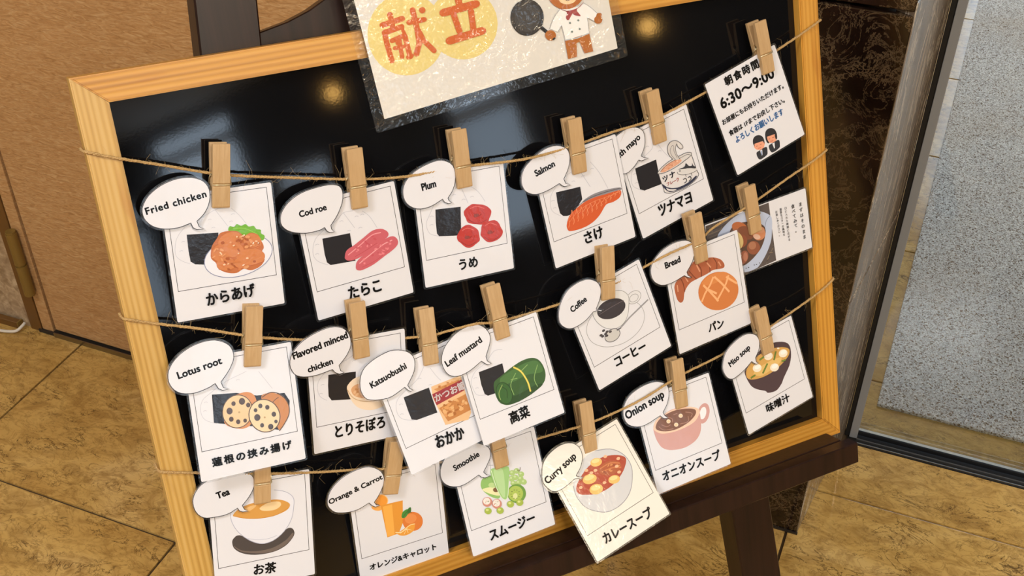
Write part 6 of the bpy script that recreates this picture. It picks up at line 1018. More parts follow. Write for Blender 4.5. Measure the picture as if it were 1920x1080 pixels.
   [0,"fbf6ee",[89,-283,87,-294,78,-302,63,-306,46,-304,29,-298,17,-288,11,-277,13,-266,22,-258,37,-254,54,-256,71,-262,83,-272]],
   [0,"f0e6d2",[285,-356,284,-374,275,-389,259,-398,238,-400,216,-394,196,-382,181,-365,174,-346,175,-328,184,-313,200,-304,221,-302,243,-308,263,-320,278,-337]],
   [0,"fbf6ee",[276,-344,274,-356,264,-364,249,-367,232,-366,215,-360,202,-350,197,-338,199,-327,208,-319,223,-315,240,-317,257,-323,270,-333]],
   [0,"f0e6d2",[-74,-353,-76,-372,-85,-386,-101,-395,-121,-397,-143,-392,-162,-380,-177,-363,-184,-344,-183,-326,-173,-311,-157,-302,-137,-300,-116,-306,-96,-318,-82,-334]],
   [0,"fbf6ee",[-84,-342,-86,-353,-95,-361,-110,-365,-127,-364,-143,-357,-156,-347,-161,-336,-159,-325,-150,-317,-135,-313,-118,-315,-102,-321,-89,-331]],
   [0,"f0e6d2",[134,-452,134,-470,124,-485,108,-494,87,-496,65,-490,45,-478,31,-461,23,-442,24,-424,34,-409,50,-400,71,-398,93,-404,112,-416,127,-433]],
   [0,"fbf6ee",[125,-441,123,-452,114,-460,99,-463,81,-462,65,-456,52,-446,46,-434,48,-423,58,-415,73,-411,90,-413,107,-419,119,-429]],
   [20,"3f5a26",[148,-285,98,-367],0],
   [6,"8fae4a",[148,-285,98,-367],0],
   [20,"3f5a26",[8,-362,-81,-439],0],
   [6,"8fae4a",[8,-362,-81,-439],0],
   [19,"3f5a26",[-76,-278,-10,-271],0],
   [6,"8fae4a",[-76,-278,-10,-271],0],
   [19,"3f5a26",[-238,-415,-173,-411],0],
   [6,"8fae4a",[-238,-415,-173,-411],0],
   [20,"3f5a26",[182,-426,235,-436],0],
   [7,"8fae4a",[182,-426,235,-436],0],
   [0,"f0e6d2",[201,-275,196,-278,188,-277,178,-272,171,-265,169,-259,174,-255,183,-256,192,-261,200,-268]],
   [0,"f0e6d2",[1,-236,-3,-240,-12,-239,-22,-234,-29,-227,-30,-220,-26,-217,-17,-218,-7,-223,0,-230]],
   [0,"f0e6d2",[-140,-278,-144,-282,-153,-281,-163,-276,-170,-269,-171,-262,-166,-259,-158,-260,-148,-265,-141,-272]],
  ],"t":[["味噌汁",-159,-892,156,-903,96,"0e0c0e",0.03,0]],"bt":[["Miso soup",-444,-172,-154,-96,57,"0e0c0e",0.03,0]]},
 'time':{"q":[0.59627, -0.0673, 0.00699, 0.28117, -0.04157, 0.00478],"wh":[0.09105, 0.10019],"b":[],
  "s":[
   [0,"e9a283",[-161,-816,-160,-808,-159,-800,-154,-794,-143,-793,-119,-799,-87,-810,-56,-823,-35,-835,-28,-846,-30,-856,-37,-867,-44,-875,-50,-883,-57,-890,-66,-895,-76,-898,-89,-897,-104,-894,-119,-888,-131,-882,-141,-875,-150,-866,-157,-856,-162,-847,-165,-839,-165,-831,-164,-823]],
   [0,"2a282c",[-164,-795,-161,-784,-158,-773,-152,-762,-146,-753,-138,-746,-129,-741,-119,-738,-108,-736,-97,-737,-84,-740,-72,-744,-61,-750,-51,-757,-42,-766,-35,-776,-30,-786,-27,-798,-26,-810,-26,-822,-28,-832,-29,-842,-32,-850,-36,-857,-38,-859,-40,-854,-40,-845,-41,-835,-46,-826,-57,-822,-72,-818,-88,-816,-102,-814,-115,-810,-128,-807,-140,-805,-148,-806,-153,-811,-154,-820,-155,-828,-156,-831,-158,-827,-161,-818,-163,-806]],
   [0,"2f3036",[-161,-899,-154,-895,-144,-894,-133,-894,-121,-894,-106,-893,-90,-893,-73,-893,-59,-893,-48,-894,-38,-896,-30,-899,-25,-904,-24,-914,-26,-927,-30,-940,-34,-952,-37,-960,-40,-968,-46,-974,-56,-979,-75,-983,-99,-985,-124,-986,-143,-984,-154,-978,-160,-969,-164,-959,-166,-948,-168,-936,-168,-922,-166,-909]],
   [0,"e6e8ee",[-114,-897,-85,-900,-101,-950,-113,-956]],
   [0,"6f8fc4",[-106,-904,-95,-905,-103,-948,-113,-952]],
   [5,"8a5038",[-139,-836,-121,-840],0],
   [5,"8a5038",[-91,-842,-70,-846],0],
   [5,"c0583c",[-127,-865,-124,-867,-119,-869,-113,-871,-108,-872,-104,-872,-99,-872,-95,-871,-92,-870],0],
   [0,"e9a283",[3,-819,4,-811,5,-803,10,-798,21,-797,45,-803,77,-814,109,-827,130,-839,137,-850,135,-860,128,-871,121,-879,115,-887,108,-894,99,-899,89,-902,76,-901,61,-898,46,-892,33,-886,23,-879,14,-870,7,-860,2,-851,-1,-843,-1,-834,0,-826]],
   [0,"2a282c",[0,-799,2,-788,6,-776,12,-765,18,-756,26,-750,35,-744,45,-741,56,-740,67,-740,80,-743,93,-748,104,-754,114,-761,122,-770,130,-780,135,-790,138,-801,139,-814,139,-826,138,-836,136,-846,133,-854,130,-861,127,-863,126,-858,125,-849,124,-838,118,-830,107,-825,92,-822,76,-820,62,-817,49,-814,36,-811,24,-809,16,-809,11,-815,10,-824,9,-832,8,-835,6,-830,3,-821,0,-810]],
   [0,"2f3036",[3,-903,10,-899,20,-898,31,-898,44,-898,58,-897,75,-897,92,-897,106,-898,118,-898,128,-900,136,-903,140,-908,142,-918,140,-931,136,-944,132,-956,129,-965,126,-972,120,-979,109,-983,91,-987,66,-990,41,-990,22,-988,11,-982,4,-974,1,-963,-2,-952,-4,-940,-3,-926,-1,-913]],
   [0,"e6e8ee",[50,-901,80,-904,64,-954,52,-961]],
   [5,"8a5038",[25,-840,43,-844],0],
   [5,"8a5038",[73,-846,95,-850],0],
   [5,"c0583c",[37,-869,41,-870,46,-873,51,-875,56,-876,61,-876,65,-875,70,-874,72,-874],0],
   [0,"2a282c",[11,-768,17,-760,23,-752,28,-749,30,-752,28,-767,22,-789,16,-813,12,-833,12,-847,15,-859,18,-868,18,-875,15,-878,10,-878,4,-876,0,-870,-4,-862,-7,-850,-8,-836,-8,-823,-5,-809,0,-794,6,-780]],
   [0,"2a282c",[132,-804,136,-806,138,-813,139,-823,139,-833,137,-844,134,-857,130,-869,126,-878,122,-883,116,-885,111,-885,108,-882,106,-875,106,-865,106,-854,108,-843,113,-832,120,-819,127,-809]],
  ],"t":[["朝食時間",-234,-126,200,-125,88,"0e0c0e",0.035,0],["6:30〜9:00",-364,-310,335,-295,101,"0e0c0e",0.03,0],["お部屋にもお持ちいただけます。",-418,-462,395,-449,54,"0e0c0e",0.03,0],["食器は 1Fまでお戻し下さい。",-387,-599,353,-587,55,"0e0c0e",0.03,0],["よろしくお願いします",-342,-698,295,-692,65,"4f86c4",0.03,0]],"bt":[]},
 'potato':{"q":[0.60706, -0.21573, 0.002, 0.08625, 0.02063, 0.00204],"wh":[0.13071, 0.06691],"b":[],
  "s":[
   [0,"5b524f",[-646,-12,163,-9,166,-656,-244,-674,-493,-667,-702,-612]],
   [12,"6b625c",[-651,-42,-483,-40,-360,-30],0],
   [12,"4a4241",[-643,-77,-489,-74,-365,-61],0],
   [12,"77685a",[-634,-112,-495,-108,-370,-92],0],
   [12,"6b625c",[-625,-147,-501,-143,-375,-123],0],
   [12,"4a4241",[-616,-182,-506,-178,-380,-154],0],
   [12,"77685a",[-607,-218,-512,-212,-385,-184],0],
   [12,"6b625c",[-598,-253,-518,-247,-390,-215],0],
   [11,"6b625c",[33,-653,154,-475],0],
   [11,"4a4241",[44,-632,150,-491],0],
   [11,"857460",[55,-610,145,-506],0],
   [11,"6b625c",[66,-589,141,-521],0],
   [11,"4a4241",[78,-567,137,-537],0],
   [11,"857460",[89,-546,132,-552],0],
   [0,"b9c4dc",[-523,-164,-510,-144,-494,-129,-476,-117,-457,-105,-436,-91,-413,-78,-389,-65,-363,-54,-335,-43,-305,-33,-274,-25,-244,-19,-217,-14,-192,-11,-166,-10,-138,-11,-107,-16,-73,-24,-39,-34,-9,-44,17,-54,39,-65,60,-76,81,-88,102,-102,122,-116,140,-130,155,-144,165,-157,171,-168,175,-181,176,-200,174,-227,170,-260,163,-295,157,-326,151,-354,145,-381,137,-406,126,-433,110,-460,92,-488,71,-516,50,-542,28,-566,3,-590,-20,-611,-42,-628,-58,-640,-71,-648,-85,-654,-105,-657,-134,-660,-168,-661,-204,-659,-241,-653,-277,-644,-314,-632,-351,-616,-386,-596,-420,-570,-454,-541,-484,-508,-508,-471,-525,-430,-536,-384,-542,-337,-545,-295,-545,-258,-540,-222,-533,-191]],
   [0,"5c4438",[-393,-231,-383,-202,-374,-177,-363,-156,-349,-139,-332,-126,-313,-117,-292,-112,-268,-108,-243,-107,-215,-109,-186,-114,-156,-120,-124,-127,-90,-136,-57,-148,-27,-160,-1,-176,23,-193,43,-212,59,-229,70,-245,76,-260,78,-276,78,-293,76,-312,70,-333,61,-354,51,-375,40,-396,26,-417,11,-438,-5,-456,-22,-473,-41,-487,-61,-501,-83,-514,-107,-528,-134,-541,-161,-553,-187,-562,-212,-569,-236,-574,-261,-575,-286,-571,-313,-562,-342,-550,-369,-532,-391,-511,-406,-484,-418,-453,-425,-418,-427,-383,-424,-345,-415,-305,-404,-265]],
   [7,"7f8aa3",[154,-152,144,-158,131,-165,117,-175,105,-186,95,-202,87,-220,80,-238,75,-251],0],
   [0,"b0673f",[-149,-218,-161,-228,-178,-234,-201,-234,-226,-228,-252,-217,-276,-201,-298,-183,-316,-163,-327,-142,-332,-123,-330,-106,-322,-94,-307,-86,-287,-83,-263,-86,-238,-94,-212,-107,-189,-124,-169,-144,-154,-164,-145,-185,-143,-203]],
   [0,"7d4c37",[-76,-302,-89,-314,-108,-322,-132,-323,-159,-318,-186,-308,-213,-293,-237,-274,-256,-253,-270,-230,-278,-208,-278,-188,-272,-171,-258,-159,-239,-152,-216,-150,-190,-155,-162,-165,-136,-179,-111,-198,-92,-220,-77,-242,-70,-264,-69,-285]],
   [0,"9a8070",[25,-227,13,-236,-4,-240,-27,-238,-51,-229,-75,-216,-97,-199,-114,-180,-124,-161,-127,-143,-123,-129,-112,-120,-94,-116,-72,-119,-48,-127,-24,-140,-2,-157,15,-176,26,-195,29,-213]],
   [0,"c98660",[63,-346,48,-361,26,-370,2,-372,-24,-367,-49,-355,-69,-337,-84,-315,-91,-292,-91,-269,-82,-249,-67,-234,-46,-225,-21,-223,4,-228,29,-240,50,-258,64,-280,72,-303,72,-326]],
   [0,"8a4f38",[-177,-348,-192,-364,-213,-373,-236,-376,-259,-372,-281,-361,-299,-345,-312,-324,-318,-302,-316,-280,-307,-261,-292,-245,-272,-236,-250,-233,-226,-237,-204,-247,-186,-264,-173,-284,-167,-306,-169,-328]],
   [0,"8f563e",[-30,-473,-46,-489,-67,-499,-92,-501,-118,-495,-142,-483,-163,-465,-177,-443,-184,-419,-184,-396,-175,-376,-159,-360,-138,-351,-113,-348,-87,-354,-63,-366,-42,-384,-28,-406,-20,-430,-21,-453]],
   [0,"9b5e48",[-192,-520,-206,-537,-224,-548,-243,-555,-263,-555,-280,-549,-294,-537,-304,-521,-308,-502,-306,-481,-299,-461,-287,-443,-271,-429,-252,-420,-233,-416,-214,-419,-198,-428,-186,-442,-179,-460,-178,-480,-182,-501]],
   [0,"c9906e",[66,-281,59,-294,45,-302,25,-303,4,-298,-16,-287,-30,-272,-36,-256,-34,-241,-23,-230,-6,-226,15,-227,36,-236,53,-249,64,-265]],
   [0,"d9b4a0",[-1,-348,-12,-354,-28,-354,-48,-348,-66,-336,-80,-320,-86,-305,-84,-292,-73,-286,-56,-285,-37,-292,-19,-304,-5,-320,1,-335]],
   [0,"d9c083",[-282,-193,-273,-192,-262,-202,-250,-217,-240,-231,-232,-246,-225,-262,-220,-280,-217,-296,-218,-313,-220,-329,-225,-345,-232,-357,-241,-367,-252,-376,-264,-380,-273,-376,-282,-363,-290,-343,-295,-318,-298,-294,-298,-267,-294,-236,-289,-209]],
   [0,"ab7558",[-71,-424,-85,-436,-103,-441,-122,-438,-141,-428,-154,-413,-160,-394,-158,-376,-148,-362,-132,-353,-113,-352,-93,-359,-77,-372,-67,-389,-65,-407]],
   [0,"b87c64",[-191,-495,-196,-512,-205,-526,-215,-533,-226,-533,-236,-526,-244,-512,-247,-495,-246,-476,-241,-459,-233,-446,-222,-438,-211,-438,-201,-445,-194,-458,-190,-476]],
   [0,"5a5a66",[-114,-614,-116,-617,-122,-617,-127,-615,-130,-610,-130,-607,-126,-605,-120,-606,-115,-610]],
   [0,"5a5a66",[-85,-618,-88,-621,-93,-621,-98,-618,-102,-614,-101,-610,-97,-609,-91,-610,-86,-614]],
   [0,"5a5a66",[-46,-614,-48,-617,-53,-618,-59,-615,-62,-611,-61,-607,-57,-605,-52,-606,-47,-610]],
   [0,"5a5a66",[-221,-614,-223,-617,-228,-617,-234,-614,-237,-610,-236,-607,-232,-605,-227,-606,-222,-610]],
   [0,"5a5a66",[-189,-616,-192,-619,-197,-619,-202,-617,-206,-613,-205,-609,-201,-607,-195,-608,-190,-612]],
  ],"t":[["まずはそのまま",561,-119,566,-550,34,"1f1c20",0.01,1],["食べてみて。",460,-115,476,-443,34,"1f1c20",0.01,1],["口に入れた瞬間に広がる",366,-115,363,-503,21,"4a464a",0.0,1],["濃厚なバターの風味を",299,-112,305,-425,21,"4a464a",0.0,1],["お楽しみください。",242,-119,250,-410,21,"4a464a",0.0,1]],"bt":[]},
 'sign':{"q":[0.32364, 0.12937, 0.004, 0.09688, 0.0, 0.0],"wh":[0.24046, 0.172],"b":[],
  "s":[
   [0,"e3cf84",[-472,-1163,-490,-1215,-517,-1264,-551,-1308,-592,-1346,-638,-1378,-690,-1402,-744,-1417,-800,-1424,-857,-1422,-912,-1412,-965,-1393,-1014,-1367,-1058,-1333,-1096,-1294,-1128,-1249,-1151,-1200,-1166,-1148,-1174,-1095,-1172,-1041,-1162,-989,-1144,-938,-1118,-891,-1084,-849,-1045,-812,-1000,-781,-950,-758,-898,-742,-843,-734,-788,-734,-733,-743,-680,-759,-631,-784,-586,-816,-546,-855,-513,-899,-488,-948,-471,-1000,-462,-1054,-462,-1109]],
   [0,"e3cf84",[43,-1203,27,-1248,4,-1291,-27,-1329,-64,-1362,-106,-1390,-153,-1410,-203,-1423,-255,-1428,-307,-1426,-359,-1417,-408,-1400,-455,-1376,-496,-1346,-533,-1311,-563,-1272,-586,-1228,-602,-1183,-609,-1136,-609,-1088,-601,-1042,-586,-998,-562,-957,-533,-920,-497,-888,-456,-861,-411,-841,-362,-827,-312,-821,-260,-822,-209,-830,-160,-845,-113,-868,-70,-896,-33,-930,-1,-970,23,-1013,40,-1059,50,-1107,50,-1155]],
   [48,"cc6530",[-1015,-949,-823,-940],0],
   [0,"cc6530",[-991,-955,-997,-965,-1007,-970,-1018,-972,-1029,-968,-1037,-959,-1040,-949,-1037,-938,-1029,-930,-1018,-927,-1006,-928,-997,-935,-991,-944]],
   [0,"cc6530",[-799,-946,-804,-956,-814,-962,-826,-963,-837,-959,-845,-950,-848,-940,-845,-929,-837,-921,-826,-918,-814,-919,-804,-926,-799,-935]],
   [51,"cc6530",[-924,-882,-926,-1008],0],
   [0,"cc6530",[-899,-888,-905,-898,-915,-905,-928,-906,-939,-902,-948,-893,-951,-882,-948,-870,-939,-862,-928,-858,-915,-860,-905,-866,-899,-877]],
   [0,"cc6530",[-900,-1015,-906,-1025,-916,-1031,-929,-1032,-941,-1028,-949,-1019,-952,-1008,-949,-996,-941,-988,-929,-984,-916,-986,-906,-993,-900,-1003]],
   [49,"cc6530",[-1011,-1014,-848,-1004,-839,-1097,-836,-1264],0],
   [0,"cc6530",[-986,-1020,-992,-1030,-1002,-1036,-1014,-1037,-1025,-1032,-1033,-1024,-1036,-1013,-1033,-1002,-1025,-994,-1014,-990,-1002,-992,-992,-999,-986,-1009]],
   [0,"cc6530",[-811,-1271,-816,-1281,-826,-1287,-839,-1288,-850,-1284,-858,-1275,-861,-1264,-858,-1253,-850,-1244,-839,-1241,-827,-1242,-816,-1249,-811,-1260]],
   [0,"cc6530",[-823,-1011,-828,-1020,-838,-1027,-851,-1028,-862,-1023,-870,-1015,-873,-1004,-870,-993,-862,-985,-851,-981,-838,-983,-828,-989,-823,-999]],
   [0,"cc6530",[-814,-1104,-820,-1114,-830,-1120,-842,-1121,-854,-1116,-862,-1108,-865,-1097,-862,-1086,-854,-1078,-842,-1074,-830,-1076,-820,-1082,-814,-1092]],
   [49,"cc6530",[-1011,-1014,-1014,-1106,-1008,-1257],0],
   [0,"cc6530",[-986,-1020,-992,-1030,-1002,-1036,-1014,-1037,-1025,-1032,-1033,-1024,-1036,-1013,-1033,-1002,-1025,-994,-1014,-990,-1002,-992,-992,-999,-986,-1009]],
   [0,"cc6530",[-983,-1263,-988,-1273,-998,-1279,-1011,-1280,-1022,-1276,-1030,-1267,-1033,-1256,-1030,-1245,-1022,-1237,-1010,-1233,-998,-1235,-988,-1242,-983,-1252]],
   [0,"cc6530",[-990,-1113,-995,-1123,-1005,-1129,-1018,-1130,-1029,-1125,-1037,-1117,-1040,-1106,-1037,-1095,-1029,-1087,-1017,-1083,-1005,-1085,-995,-1092,-990,-1102]],
   [41,"cc6530",[-964,-1096,-869,-1083],0],
   [0,"cc6530",[-943,-1101,-949,-1110,-958,-1115,-969,-1115,-979,-1110,-984,-1101,-984,-1091,-979,-1082,-970,-1077,-959,-1077,-949,-1082,-944,-1091]],
   [0,"cc6530",[-848,-1088,-853,-1097,-863,-1102,-874,-1102,-883,-1097,-889,-1088,-889,-1078,-884,-1069,-875,-1064,-864,-1064,-854,-1069,-848,-1078]],
   [34,"cc6530",[-956,-1162,-877,-1169],0],
   [0,"cc6530",[-939,-1166,-944,-1174,-953,-1178,-963,-1177,-971,-1171,-974,-1162,-971,-1153,-964,-1147,-954,-1146,-945,-1149,-939,-1157]],
   [0,"cc6530",[-860,-1173,-865,-1181,-874,-1185,-884,-1184,-891,-1178,-895,-1169,-892,-1160,-885,-1154,-875,-1152,-866,-1156,-860,-1164]],
   [31,"cc6530",[-922,-1090,-922,-1130],0],
   [0,"cc6530",[-906,-1094,-911,-1101,-919,-1104,-928,-1103,-935,-1098,-938,-1090,-936,-1082,-929,-1076,-920,-1075,-912,-1078,-907,-1085]],
   [0,"cc6530",[-906,-1134,-911,-1141,-919,-1145,-928,-1144,-935,-1138,-938,-1130,-936,-1122,-929,-1117,-920,-1116,-912,-1119,-907,-1126]],
   [40,"cc6530",[-898,-1109,-909,-1248],0],
   [0,"cc6530",[-878,-1114,-883,-1123,-892,-1128,-903,-1128,-912,-1123,-918,-1114,-918,-1104,-913,-1096,-904,-1091,-893,-1091,-884,-1096,-878,-1105]],
   [0,"cc6530",[-889,-1254,-894,-1262,-904,-1267,-914,-1267,-924,-1262,-929,-1253,-929,-1243,-924,-1235,-915,-1230,-904,-1230,-895,-1235,-890,-1244]],
   [41,"cc6530",[-855,-1266,-824,-1261],0],
   [0,"cc6530",[-834,-1272,-839,-1280,-849,-1286,-860,-1285,-870,-1280,-875,-1271,-876,-1261,-870,-1252,-861,-1247,-850,-1247,-840,-1252,-834,-1261]],
   [0,"cc6530",[-803,-1266,-808,-1275,-818,-1280,-829,-1280,-838,-1275,-844,-1266,-844,-1255,-839,-1246,-830,-1242,-818,-1242,-809,-1247,-803,-1256]],
   [52,"cc6530",[-715,-893,-715,-1061,-727,-1180,-774,-1257],0],
   [0,"cc6530",[-688,-900,-694,-910,-705,-916,-718,-918,-730,-913,-738,-904,-741,-893,-738,-882,-730,-873,-718,-869,-705,-871,-695,-878,-689,-888]],
   [0,"cc6530",[-748,-1264,-754,-1274,-764,-1280,-777,-1281,-789,-1277,-798,-1267,-801,-1256,-798,-1244,-789,-1236,-777,-1232,-764,-1234,-754,-1241,-748,-1252]],
   [0,"cc6530",[-688,-1068,-694,-1078,-705,-1085,-718,-1086,-730,-1081,-738,-1072,-742,-1061,-738,-1049,-730,-1041,-718,-1037,-705,-1038,-695,-1046,-688,-1056]],
   [0,"cc6530",[-701,-1187,-707,-1197,-718,-1204,-731,-1205,-743,-1200,-751,-1191,-754,-1179,-751,-1168,-743,-1159,-731,-1155,-718,-1157,-707,-1164,-701,-1175]],
   [43,"cc6530",[-776,-985,-630,-995],0],
   [0,"cc6530",[-754,-991,-760,-1000,-770,-1005,-781,-1005,-791,-1000,-797,-990,-798,-980,-792,-971,-782,-966,-771,-966,-761,-971,-755,-980]],
   [0,"cc6530",[-608,-1000,-614,-1009,-624,-1014,-635,-1014,-645,-1009,-651,-1000,-652,-989,-646,-980,-636,-975,-625,-975,-614,-980,-608,-990]],
   [47,"cc6530",[-704,-1078,-682,-1164,-609,-1272],0],
   [0,"cc6530",[-680,-1083,-686,-1093,-697,-1099,-710,-1099,-721,-1093,-727,-1083,-728,-1072,-722,-1062,-711,-1056,-698,-1056,-687,-1062,-681,-1072]],
   [0,"cc6530",[-585,-1278,-591,-1288,-602,-1294,-614,-1294,-626,-1288,-632,-1278,-633,-1266,-627,-1256,-616,-1250,-603,-1250,-592,-1256,-585,-1267]],
   [0,"cc6530",[-658,-1170,-664,-1180,-675,-1186,-688,-1186,-699,-1180,-706,-1170,-706,-1158,-700,-1148,-689,-1143,-676,-1143,-665,-1149,-659,-1159]],
   [55,"cc6530",[-630,-914,-628,-916],0],
   [0,"cc6530",[-602,-921,-608,-932,-619,-939,-633,-940,-646,-935,-655,-926,-658,-914,-655,-901,-646,-892,-633,-888,-620,-890,-608,-897,-602,-908]],
   [0,"cc6530",[-600,-922,-607,-933,-618,-940,-632,-942,-645,-937,-654,-927,-657,-915,-654,-903,-645,-894,-632,-890,-618,-892,-607,-899,-600,-910]],
   [67,"cc6530",[-446,-982,-121,-983],0],
   [0,"cc6530",[-412,-991,-419,-1003,-431,-1011,-446,-1014,-461,-1010,-473,-1001,-480,-988,-480,-974,-473,-962,-461,-954,-446,-951,-431,-955,-419,-964,-412,-977]],
   [0,"cc6530",[-86,-992,-93,-1004,-106,-1012,-121,-1015,-136,-1011,-149,-1002,-156,-989,-156,-975,-149,-962,-137,-954,-121,-952,-106,-955,-93,-964,-86,-978]],
   [63,"cc6530",[-281,-870,-279,-952],0],
   [0,"cc6530",[-248,-878,-255,-890,-266,-898,-280,-900,-295,-896,-306,-888,-313,-876,-313,-862,-306,-851,-295,-843,-281,-841,-266,-844,-255,-853,-248,-865]],
   [0,"cc6530",[-246,-960,-253,-972,-264,-979,-279,-982,-293,-978,-305,-970,-311,-957,-311,-944,-305,-932,-293,-925,-279,-922,-264,-926,-253,-934,-246,-946]],
   [56,"cc6530",[-352,-1029,-335,-1170],0],
   [0,"cc6530",[-323,-1036,-330,-1048,-341,-1054,-355,-1056,-368,-1051,-378,-1041,-381,-1029,-378,-1016,-369,-1007,-356,-1003,-342,-1005,-330,-1012,-323,-1024]],
   [0,"cc6530",[-306,-1178,-312,-1189,-324,-1196,-338,-1197,-351,-1192,-360,-1182,-364,-1170,-361,-1157,-352,-1148,-339,-1144,-324,-1146,-313,-1153,-306,-1165]],
   [57,"cc6530",[-185,-1036,-201,-1190],0],
   [0,"cc6530",[-156,-1043,-162,-1054,-174,-1061,-188,-1063,-201,-1058,-211,-1048,-214,-1035,-211,-1023,-202,-1014,-189,-1010,-175,-1011,-163,-1019,-156,-1030]],
   [0,"cc6530",[-171,-1198,-178,-1209,-189,-1216,-204,-1217,-217,-1212,-227,-1202,-230,-1189,-227,-1177,-218,-1168,-205,-1164,-190,-1165,-179,-1173,-172,-1185]],
   [68,"cc6530",[-449,-1227,-119,-1221],0],
   [0,"cc6530",[-415,-1236,-422,-1248,-434,-1257,-449,-1259,-464,-1255,-476,-1246,-483,-1233,-483,-1219,-476,-1206,-464,-1198,-449,-1196,-434,-1200,-421,-1209,-415,-1222]],
   [0,"cc6530",[-84,-1230,-91,-1243,-103,-1251,-119,-1253,-134,-1250,-147,-1240,-154,-1227,-154,-1212,-147,-1200,-134,-1192,-119,-1189,-103,-1193,-91,-1202,-84,-1216]],
   [32,"2c2a2a",[456,-1335,516,-1405,562,-1466],0],
   [0,"3a3838",[498,-1255,490,-1279,479,-1301,464,-1321,446,-1338,425,-1352,402,-1363,378,-1370,352,-1374,327,-1373,301,-1369,277,-1361,254,-1349,233,-1334,215,-1316,200,-1296,189,-1274,181,-1250,177,-1226,177,-1201,180,-1177,188,-1154,200,-1132,214,-1113,232,-1096,252,-1082,275,-1071,299,-1064,324,-1060,349,-1060,374,-1064,399,-1072,422,-1084,443,-1098,461,-1116,476,-1136,488,-1158,497,-1182,501,-1206,501,-1231]],
   [7,"232222",[498,-1255,490,-1279,479,-1301,464,-1321,446,-1338,425,-1352,402,-1363,378,-1370,352,-1374,327,-1373,301,-1369,277,-1361,254,-1349,233,-1334,215,-1316,200,-1296,189,-1274,181,-1250,177,-1226,177,-1201,180,-1177,188,-1154,200,-1132,214,-1113,232,-1096,252,-1082,275,-1071,299,-1064,324,-1060,349,-1060,374,-1064,399,-1072,422,-1084,443,-1098,461,-1116,476,-1136,488,-1158,497,-1182,501,-1206,501,-1231],1],
   [0,"464443",[462,-1251,454,-1273,443,-1293,428,-1310,410,-1324,389,-1335,367,-1342,343,-1344,320,-1343,297,-1337,275,-1327,256,-1314,239,-1297,226,-1278,217,-1257,211,-1235,210,-1212,214,-1190,221,-1169,232,-1149,247,-1132,265,-1118,285,-1108,308,-1101,331,-1098,354,-1099,377,-1105,398,-1114,418,-1128,435,-1144,448,-1163,458,-1184,463,-1206,465,-1229]],
   [0,"f1efec",[672,-1224,767,-1241,895,-1248,941,-1234,1002,-1286,1052,-1354,1001,-1415,947,-1365,931,-1503,798,-1513,670,-1505,663,-1368,613,-1417,539,-1368,584,-1300]],
   [6,"b0aeae",[679,-1226,664,-1236,644,-1251,621,-1268,601,-1286,583,-1307,565,-1330,550,-1353,539,-1368],0],
   [6,"b0aeae",[663,-1368,613,-1417],0],
   [6,"b0aeae",[665,-1375,672,-1500],0],
   [6,"b0aeae",[929,-1225,941,-1236,958,-1250,977,-1267,995,-1284,1011,-1302,1027,-1322,1042,-1341,1052,-1354],0],
   [6,"b0aeae",[940,-1363,1005,-1416],0],
   [6,"b0aeae",[940,-1366,931,-1503],0],
   [0,"b0692f",[666,-1510,930,-1506,935,-1679,841,-1674,813,-1557,779,-1564,756,-1683,662,-1680]],
   [0,"b4bcc0",[668,-1502,798,-1513,931,-1503,929,-1512,796,-1524,668,-1512]],
   [0,"b0692f",[580,-1457,568,-1468,551,-1474,532,-1475,513,-1470,497,-1460,485,-1445,478,-1429,478,-1413,485,-1398,497,-1387,514,-1381,533,-1380,551,-1385,568,-1395,580,-1409,587,-1425,587,-1442]],
   [0,"b0692f",[1093,-1422,1086,-1436,1073,-1445,1055,-1449,1037,-1446,1021,-1437,1010,-1424,1006,-1409,1009,-1394,1020,-1383,1035,-1376,1053,-1376,1070,-1382,1084,-1393,1092,-1407]],
   [0,"b0692f",[1043,-1361,1047,-1357,1053,-1354,1059,-1354,1066,-1354,1074,-1356,1084,-1358,1092,-1363,1096,-1368,1096,-1375,1092,-1383,1085,-1392,1078,-1397,1070,-1400,1059,-1400,1049,-1398,1043,-1395,1040,-1388,1039,-1378,1040,-1368]],
   [0,"2c2a2a",[541,-1466,545,-1463,553,-1459,562,-1456,568,-1455,572,-1456,575,-1459,577,-1463,576,-1466,573,-1469,568,-1472,562,-1475,556,-1476,551,-1475,546,-1473,542,-1469]],
   [0,"b46a34",[979,-1122,965,-1150,946,-1175,923,-1197,897,-1215,868,-1230,837,-1239,805,-1244,772,-1245,740,-1240,709,-1231,679,-1218,652,-1200,629,-1179,609,-1154,594,-1128,583,-1099,578,-1069,577,-1039,581,-1010,591,-981,604,-954,623,-929,645,-908,670,-890,699,-875,729,-866,761,-860,793,-859,826,-863,857,-872,886,-885,913,-902,937,-923,958,-947,973,-974,985,-1002,991,-1032,992,-1063,988,-1093]],
   [0,"b46a34",[716,-886,708,-903,695,-918,677,-928,656,-933,634,-932,612,-926,594,-914,580,-899,571,-881,569,-862,573,-843,584,-827,600,-815,619,-807,641,-805,663,-808,683,-817,700,-831,711,-848,717,-867]],
   [0,"b46a34",[1044,-937,1037,-955,1023,-969,1005,-980,984,-984,961,-984,939,-977,920,-966,905,-950,896,-932,894,-912,898,-894,909,-877,925,-865,945,-857,967,-855,989,-858,1010,-867,1027,-881,1039,-898,1045,-917]],
   [0,"e8c9a0",[683,-878,676,-891,664,-900,648,-904,631,-902,616,-894,606,-881,602,-867,606,-853,616,-842,630,-835,647,-834,663,-840,675,-850,682,-864]],
   [0,"e8c9a0",[1010,-929,1004,-942,991,-951,975,-955,958,-953,942,-945,932,-932,928,-918,932,-904,941,-892,956,-885,973,-885,990,-890,1003,-900,1010,-914]],
